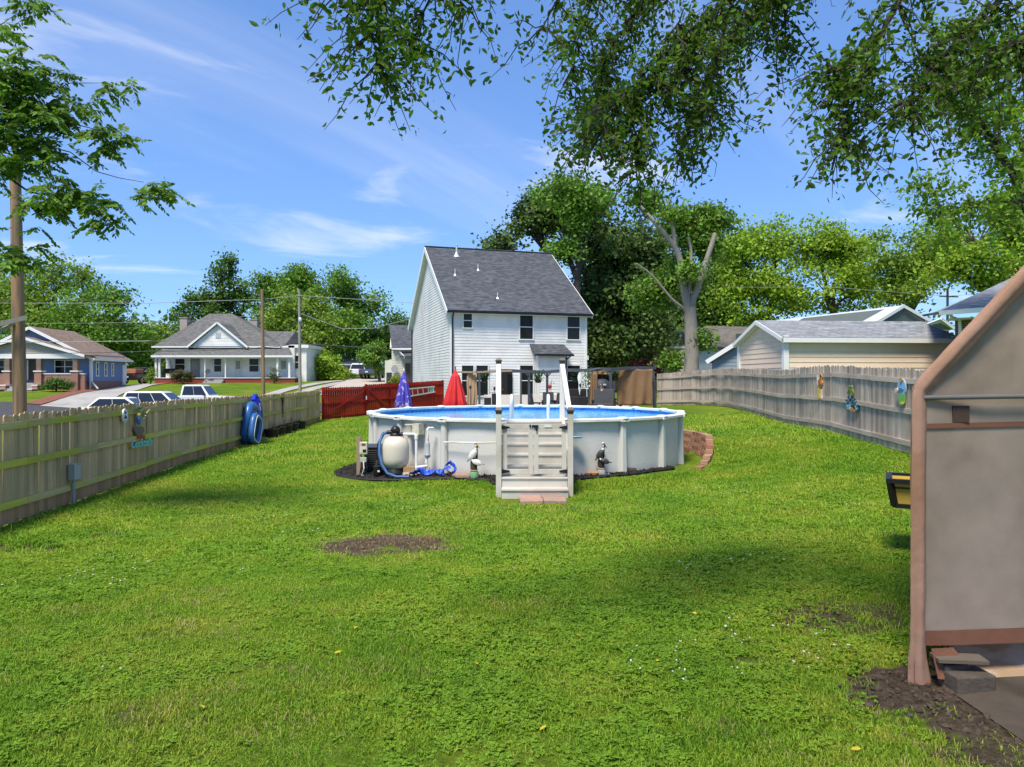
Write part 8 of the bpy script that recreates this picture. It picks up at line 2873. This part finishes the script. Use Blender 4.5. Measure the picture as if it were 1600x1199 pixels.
def overhang(name, label, base, fork, limbs, m_leaf, seed, leaf=.07, spread=.75, trunk_r=.35, per_m=26, twig_leaves=20, extra=None, down=.55):
    rng = np.random.default_rng(seed)
    base, fork = Vector(base), Vector(fork)
    root = thing(name, label, 'tree', base)
    MB().tube([base - Vector((0, 0, .3)), base + Vector((0, 0, .3)), base.lerp(fork, .5), fork], [trunk_r * 1.5, trunk_r * 1.1, trunk_r * .9, trunk_r * .75], 14).build('trunk', M_barkd, root, smooth=True)
    wood, tw = MB(), MB()
    cents, dens = [], []
    for (pts, r0, r1, dn) in limbs:
        lp = limb_points(pts)
        n = len(lp)
        lp = [p + Vector((0, 0, .03 * math.sin(i * .9))) + Vector(rng.normal(0, .012, 3)) for i, p in enumerate(lp)]
        wood.tube(lp, [r0 + (r1 - r0) * i / (n - 1) for i in range(n)], 7)
        st = lp[0]
        if r0 > .025:
            wood.tube([fork, fork.lerp(st, .5) + Vector((0, 0, .4)), st], [r0 * 2.2, r0 * 1.5, r0], 7)
        L = sum((lp[i + 1] - lp[i]).length for i in range(n - 1))
        for q in range(int(L * per_m * dn)):
            t = rng.uniform(.0, 1) ** .8
            i = min(n - 1, int(t * (n - 1)))
            s = lp[i]
            fw = (lp[min(n - 1, i + 1)] - lp[max(0, i - 1)]).normalized()
            dr_ = Vector(rng.normal(0, 1, 3)); dr_.z = dr_.z * .6 - down
            dr_ = (dr_.normalized() + fw * .55).normalized()
            ln_ = spread * rng.uniform(.35, 1.15)
            e = s + dr_ * ln_ + Vector((0, 0, -.12 * ln_))
            m_ = s.lerp(e, .5) + Vector((0, 0, .08 * ln_))
            q1, q2 = s.lerp(m_, .5) + Vector(rng.normal(0, .02, 3)), m_.lerp(e, .5) + Vector(rng.normal(0, .025, 3))
            tw.tube([s, q1, m_, q2, e], [.008, .006, .005, .0035, .002], 3, caps=False)
            for w in range(int(twig_leaves * rng.uniform(.6, 1.3))):
                f = rng.uniform(.12, 1.04) ** .85
                c = s.lerp(m_, f * 2) if f < .5 else m_.lerp(e, (f - .5) * 2)
                cents.append(c + Vector(rng.normal(0, .8 * leaf, 3)))
    wood.build('limbs', M_barkd, root, smooth=True)['kind'] = 'stuff'
    tag(tw.build('twigs', M_barkd, root), kind='stuff')
    if extra is not None:
        cents += extra
    C = np.array([tuple(c) for c in cents])
    sz_ = leaf * rng.uniform(.6, 1.3, len(C))
    if extra is not None:
        sz_[-len(extra):] *= 1.6
    V_, F_ = leaf_arrays(C, sz_, .5, rng, near=True)
    V_ -= np.array(base)
    np_mesh('crown', V_, F_, m_leaf, root)
    return root


# leaves above and behind the camera that shade the foreground
rg2 = np.random.default_rng(90)
ex = []
for i in range(800):
    c = Vector((rg2.uniform(-9.5, 6.0), rg2.uniform(-5.0, 3.4), rg2.uniform(5.2, 8.5)))
    if (c.z - CZ) / max(.1, c.y) < .66:
        continue
    for k in range(26):
        ex.append(c + Vector(rg2.normal(0, .33, 3)))
OVL = [
    ([(1330, -160, 8.2), (1220, -60, 8.2), (1110, 30, 8.2), (1030, 100, 8.1), (965, 165, 8.0), (925, 235, 8.0)], .06, .012, 1.25),
    ([(1290, -120, 9.0), (1200, 0, 9.0), (1120, 90, 9.0), (1085, 190, 9.0), (1060, 262, 9.0)], .045, .01, 1.15),
    ([(1120, -120, 9.6), (1010, -10, 9.6), (950, 90, 9.6), (920, 190, 9.6), (905, 262, 9.6)], .04, .01, 1.1),
    ([(1060, 40, 8.1), (1075, 110, 8.1), (1100, 160, 8.2), (1120, 215, 8.2)], .02, .006, 1.0),
    ([(1000, 120, 8.1), (985, 190, 8.1), (1000, 250, 8.0), (960, 282, 8.0)], .018, .006, 1.1),
    ([(1460, -140, 7.6), (1400, 0, 7.6), (1375, 70, 7.6), (1345, 140, 7.5), (1315, 215, 7.4), (1300, 262, 7.4)], .05, .01, 1.0),
    ([(1700, -160, 7.8), (1580, -30, 7.8), (1500, 60, 7.8), (1440, 130, 7.7), (1400, 175, 7.6)], .055, .012, 1.15),
    ([(1800, -60, 7.4), (1640, 20, 7.4), (1560, 90, 7.4), (1500, 150, 7.4)], .045, .012, 1.0),
    ([(1380, 60, 7.6), (1300, 110, 7.6), (1240, 130, 7.6)], .02, .006, .8),
    ([(1250, -100, 8.6), (1225, 0, 8.6), (1215, 90, 8.6)], .025, .008, .7),
    ([(1050, -160, 8.0), (900, -60, 8.0), (870, 0, 7.9), (845, 45, 7.9), (815, 85, 7.8)], .03, .004, .45),
    ([(960, -160, 7.6), (820, -110, 7.6), (700, -60, 7.5), (660, 20, 7.5), (640, 75, 7.4), (625, 105, 7.4)], .03, .006, .75),
    ([(800, -150, 7.2), (660, -80, 7.2), (590, -10, 7.2), (578, 60, 7.2), (590, 140, 7.2)], .025, .005, .9),
    ([(700, -140, 7.0), (570, -80, 7.0), (530, -20, 7.0), (520, 30, 7.0)], .02, .005, .6),
    ([(690, -60, 7.5), (720, 10, 7.5), (735, 40, 7.5)], .012, .004, .6),
    ([(1180, -130, 8.8), (1000, -80, 8.8), (930, 0, 8.8), (905, 60, 8.8), (880, 130, 8.8)], .03, .008, .8),
]
K_ = .68
OVL = [([(a, b, c * K_) for a, b, c in pts], r0 * K_, r1 * K_, dn) for pts, r0, r1, dn in OVL]
overhang('overhanging_tree', 'dark leafy branches of a big tree hanging into the top of the picture', (7.6, 1.2, gz(7.6, 1.2)), (6.6, 2.2, 7.2), OVL, G_over, 60, extra=ex, per_m=46, twig_leaves=20, leaf=.056, spread=.52)

# bright tree at right, nearer, with bare grey limbs
tr9 = [([(1640, 420, 23), (1600, 320, 23), (1583, 278, 23), (1560, 225, 23), (1530, 185, 23), (1500, 140, 23)], .13, .03, 1.0),
       ([(1583, 278, 23), (1540, 215, 23), (1500, 170, 22.5), (1450, 165, 22.5)], .06, .02, .8),
       ([(1640, 330, 24), (1600, 240, 24), (1585, 190, 24), (1575, 130, 24), (1590, 60, 24)], .12, .04, 1.0),
       ([(1600, 320, 23), (1550, 310, 22.5), (1490, 330, 22), (1460, 345, 22)], .05, .015, .9),
       ([(1470, 335, 22), (1450, 270, 22), (1430, 300, 22)], .02, .008, .7),
       ([(1530, 185, 23), (1480, 90, 23), (1450, 40, 23)], .05, .02, .9),
       ([(1560, 225, 23), (1570, 120, 23), (1520, 50, 23)], .05, .02, .9)]
overhang('leafy_tree', 'bright green tree with bare grey limbs at the right edge', gbase(1760, 24), P(1700, 520, 24), tr9, leaf_mat('leaf right tree', (.18, .31, .025), .35, .45), 61, leaf=.17, spread=1.5, trunk_r=.4, per_m=13, twig_leaves=26, down=.2)


# pinnate branches entering at the left edge
def pinnate(name, label, base, fork, limbs, sprays, m_leaf, seed):
    rng = np.random.default_rng(seed)
    base, fork = Vector(base), Vector(fork)
    root = thing(name, label, 'tree', base)
    MB().tube([base - Vector((0, 0, .3)), base + Vector((0, 0, .3)), base.lerp(fork, .5), fork], [.42, .32, .27, .22], 14).build('trunk', M_barkd, root, smooth=True)
    wood = MB()
    for (pts, r0, r1) in limbs:
        lp = limb_points(pts, .3); n = len(lp)
        wood.tube(lp, [r0 + (r1 - r0) * i / (n - 1) for i in range(n)], 7)
        if r0 > .03:
            wood.tube([fork, lp[0]], [r0 * 1.8, r0], 7)
    cs, Ts, Ns, ss = [], [], [], []
    st = MB()
    for (px, py, Y, rad, cnt) in sprays:
        c = P(px, py, Y)
        for k in range(max(3, int(cnt * .78))):
            s = c + Vector((rng.normal(0, .5), rng.normal(0, .6), rng.normal(0, .42))) * rad
            for f in range(int(rng.integers(3, 6))):
                a = rng.uniform(0, 6.28)
                d = Vector((math.cos(a), math.sin(a), rng.uniform(-1.0, .45))).normalized()
                L = rng.uniform(.22, .36)
                sid = d.cross(Vector((0, 0, 1))).normalized()
                st.tube([s, s + d * L * .5 + Vector((0, 0, .015)), s + d * L - Vector((0, 0, .05))], [.003, .002, .001], 3, caps=False)
                for i in range(1, 8):
                    t = i / 7
                    q = s + d * (L * t) - Vector((0, 0, .05 * t * t))
                    for sg in ((-1, 1) if i < 7 else (0,)):
                        dd_ = (sid * sg * .8 + d * .55 - Vector((0, 0, rng.uniform(.1, .9)))).normalized() if sg else d
                        l = rng.uniform(.075, .115) * (1 - .25 * abs(t - .55))
                        cs.append(tuple(q + dd_ * l * .5)); Ts.append(tuple(dd_)); ss.append(l)
                        nrm_ = Vector((rng.normal(0, .7), rng.normal(0, .7) - .4, .8))
                        Ns.append(tuple(nrm_))
    C, T, N_, s_ = np.array(cs), np.array(Ts), np.array(Ns), np.array(ss)[:, None]
    N_ -= (N_ * T).sum(1)[:, None] * T; N_ /= np.linalg.norm(N_, axis=1)[:, None]
    B = np.cross(N_, T)
    pts = [C - T * s_ * .5, C - T * s_ * .1 + B * s_ * .25 + N_ * s_ * .06, C + T * s_ * .22 + B * s_ * .2 + N_ * s_ * .05, C + T * s_ * .55, C + T * s_ * .22 - B * s_ * .2 + N_ * s_ * .05, C - T * s_ * .1 - B * s_ * .25 + N_ * s_ * .06]
    V_ = np.stack(pts, 1).reshape(-1, 3) - np.array(base)
    k = np.arange(len(C))[:, None] * 6
    F_ = np.concatenate([k + np.array([[0, 1, 2, 3]]), k + np.array([[0, 3, 4, 5]])], 0)
    np_mesh('crown', V_, F_, m_leaf, root)
    wood.build('limbs', M_barkd, root, smooth=True)['kind'] = 'stuff'
    tag(st.build('leaf_stalks', G_pecan, root), kind='stuff')
    return root


D_ = 11.0
pin_l = [([(-180, 320, D_), (-60, 250, D_), (0, 268, D_), (45, 300, D_), (100, 310, D_)], .05, .01), ([(-160, 150, D_), (-40, 150, D_), (40, 160, D_), (100, 190, D_)], .05, .008),
         ([(40, 220, D_), (110, 238, D_), (150, 268, D_), (185, 278, D_), (225, 285, D_)], .012, .004), ([(60, 150, D_), (110, 130, D_), (165, 130, D_)], .01, .003), ([(100, 190, D_), (140, 200, D_), (190, 215, D_)], .01, .003),
         ([(-60, 60, D_), (0, 40, D_), (40, 12, D_)], .012, .003), ([(100, 310, D_), (140, 330, D_), (170, 350, D_)], .01, .003), ([(-120, 420, D_), (-20, 400, D_), (20, 395, D_)], .03, .006)]
pin_s = [(20, 120, D_, .42, 26), (62, 110, D_, .36, 20), (20, 165, D_, .45, 28), (70, 165, D_, .38, 22), (40, 205, D_, .36, 16), (95, 180, D_, .28, 10), (70, 245, D_, .35, 14), (35, 250, D_, .3, 10), (100, 300, D_, .38, 20), (70, 320, D_, .32, 14),
         (140, 320, D_, .3, 12), (160, 345, D_, .22, 7), (120, 165, D_, .22, 6), (172, 125, D_, .2, 6), (160, 172, D_, .2, 5), (165, 215, D_, .24, 7), (198, 215, D_, .16, 3), (150, 240, D_, .16, 4), (228, 292, D_, .22, 7), (255, 298, D_, .14, 3), (60, 15, D_, .16, 4), (10, 42, D_, .2, 6), (40, 12, D_, .14, 3),
         (10, 390, D_, .3, 10), (25, 410, D_, .25, 8), (-20, 200, D_, .6, 26), (-30, 300, D_, .5, 14), (-40, 100, D_, .5, 18)]
pinnate('pecan_tree', 'pecan branches with feathery leaflets reaching in from the left edge', (-10.6, 8.5, gz(-10.6, 8.5)), (-10.2, 9.2, 4.2), pin_l, pin_s, G_pecan, 70)
print('scene built: objects', len(bpy.data.objects))
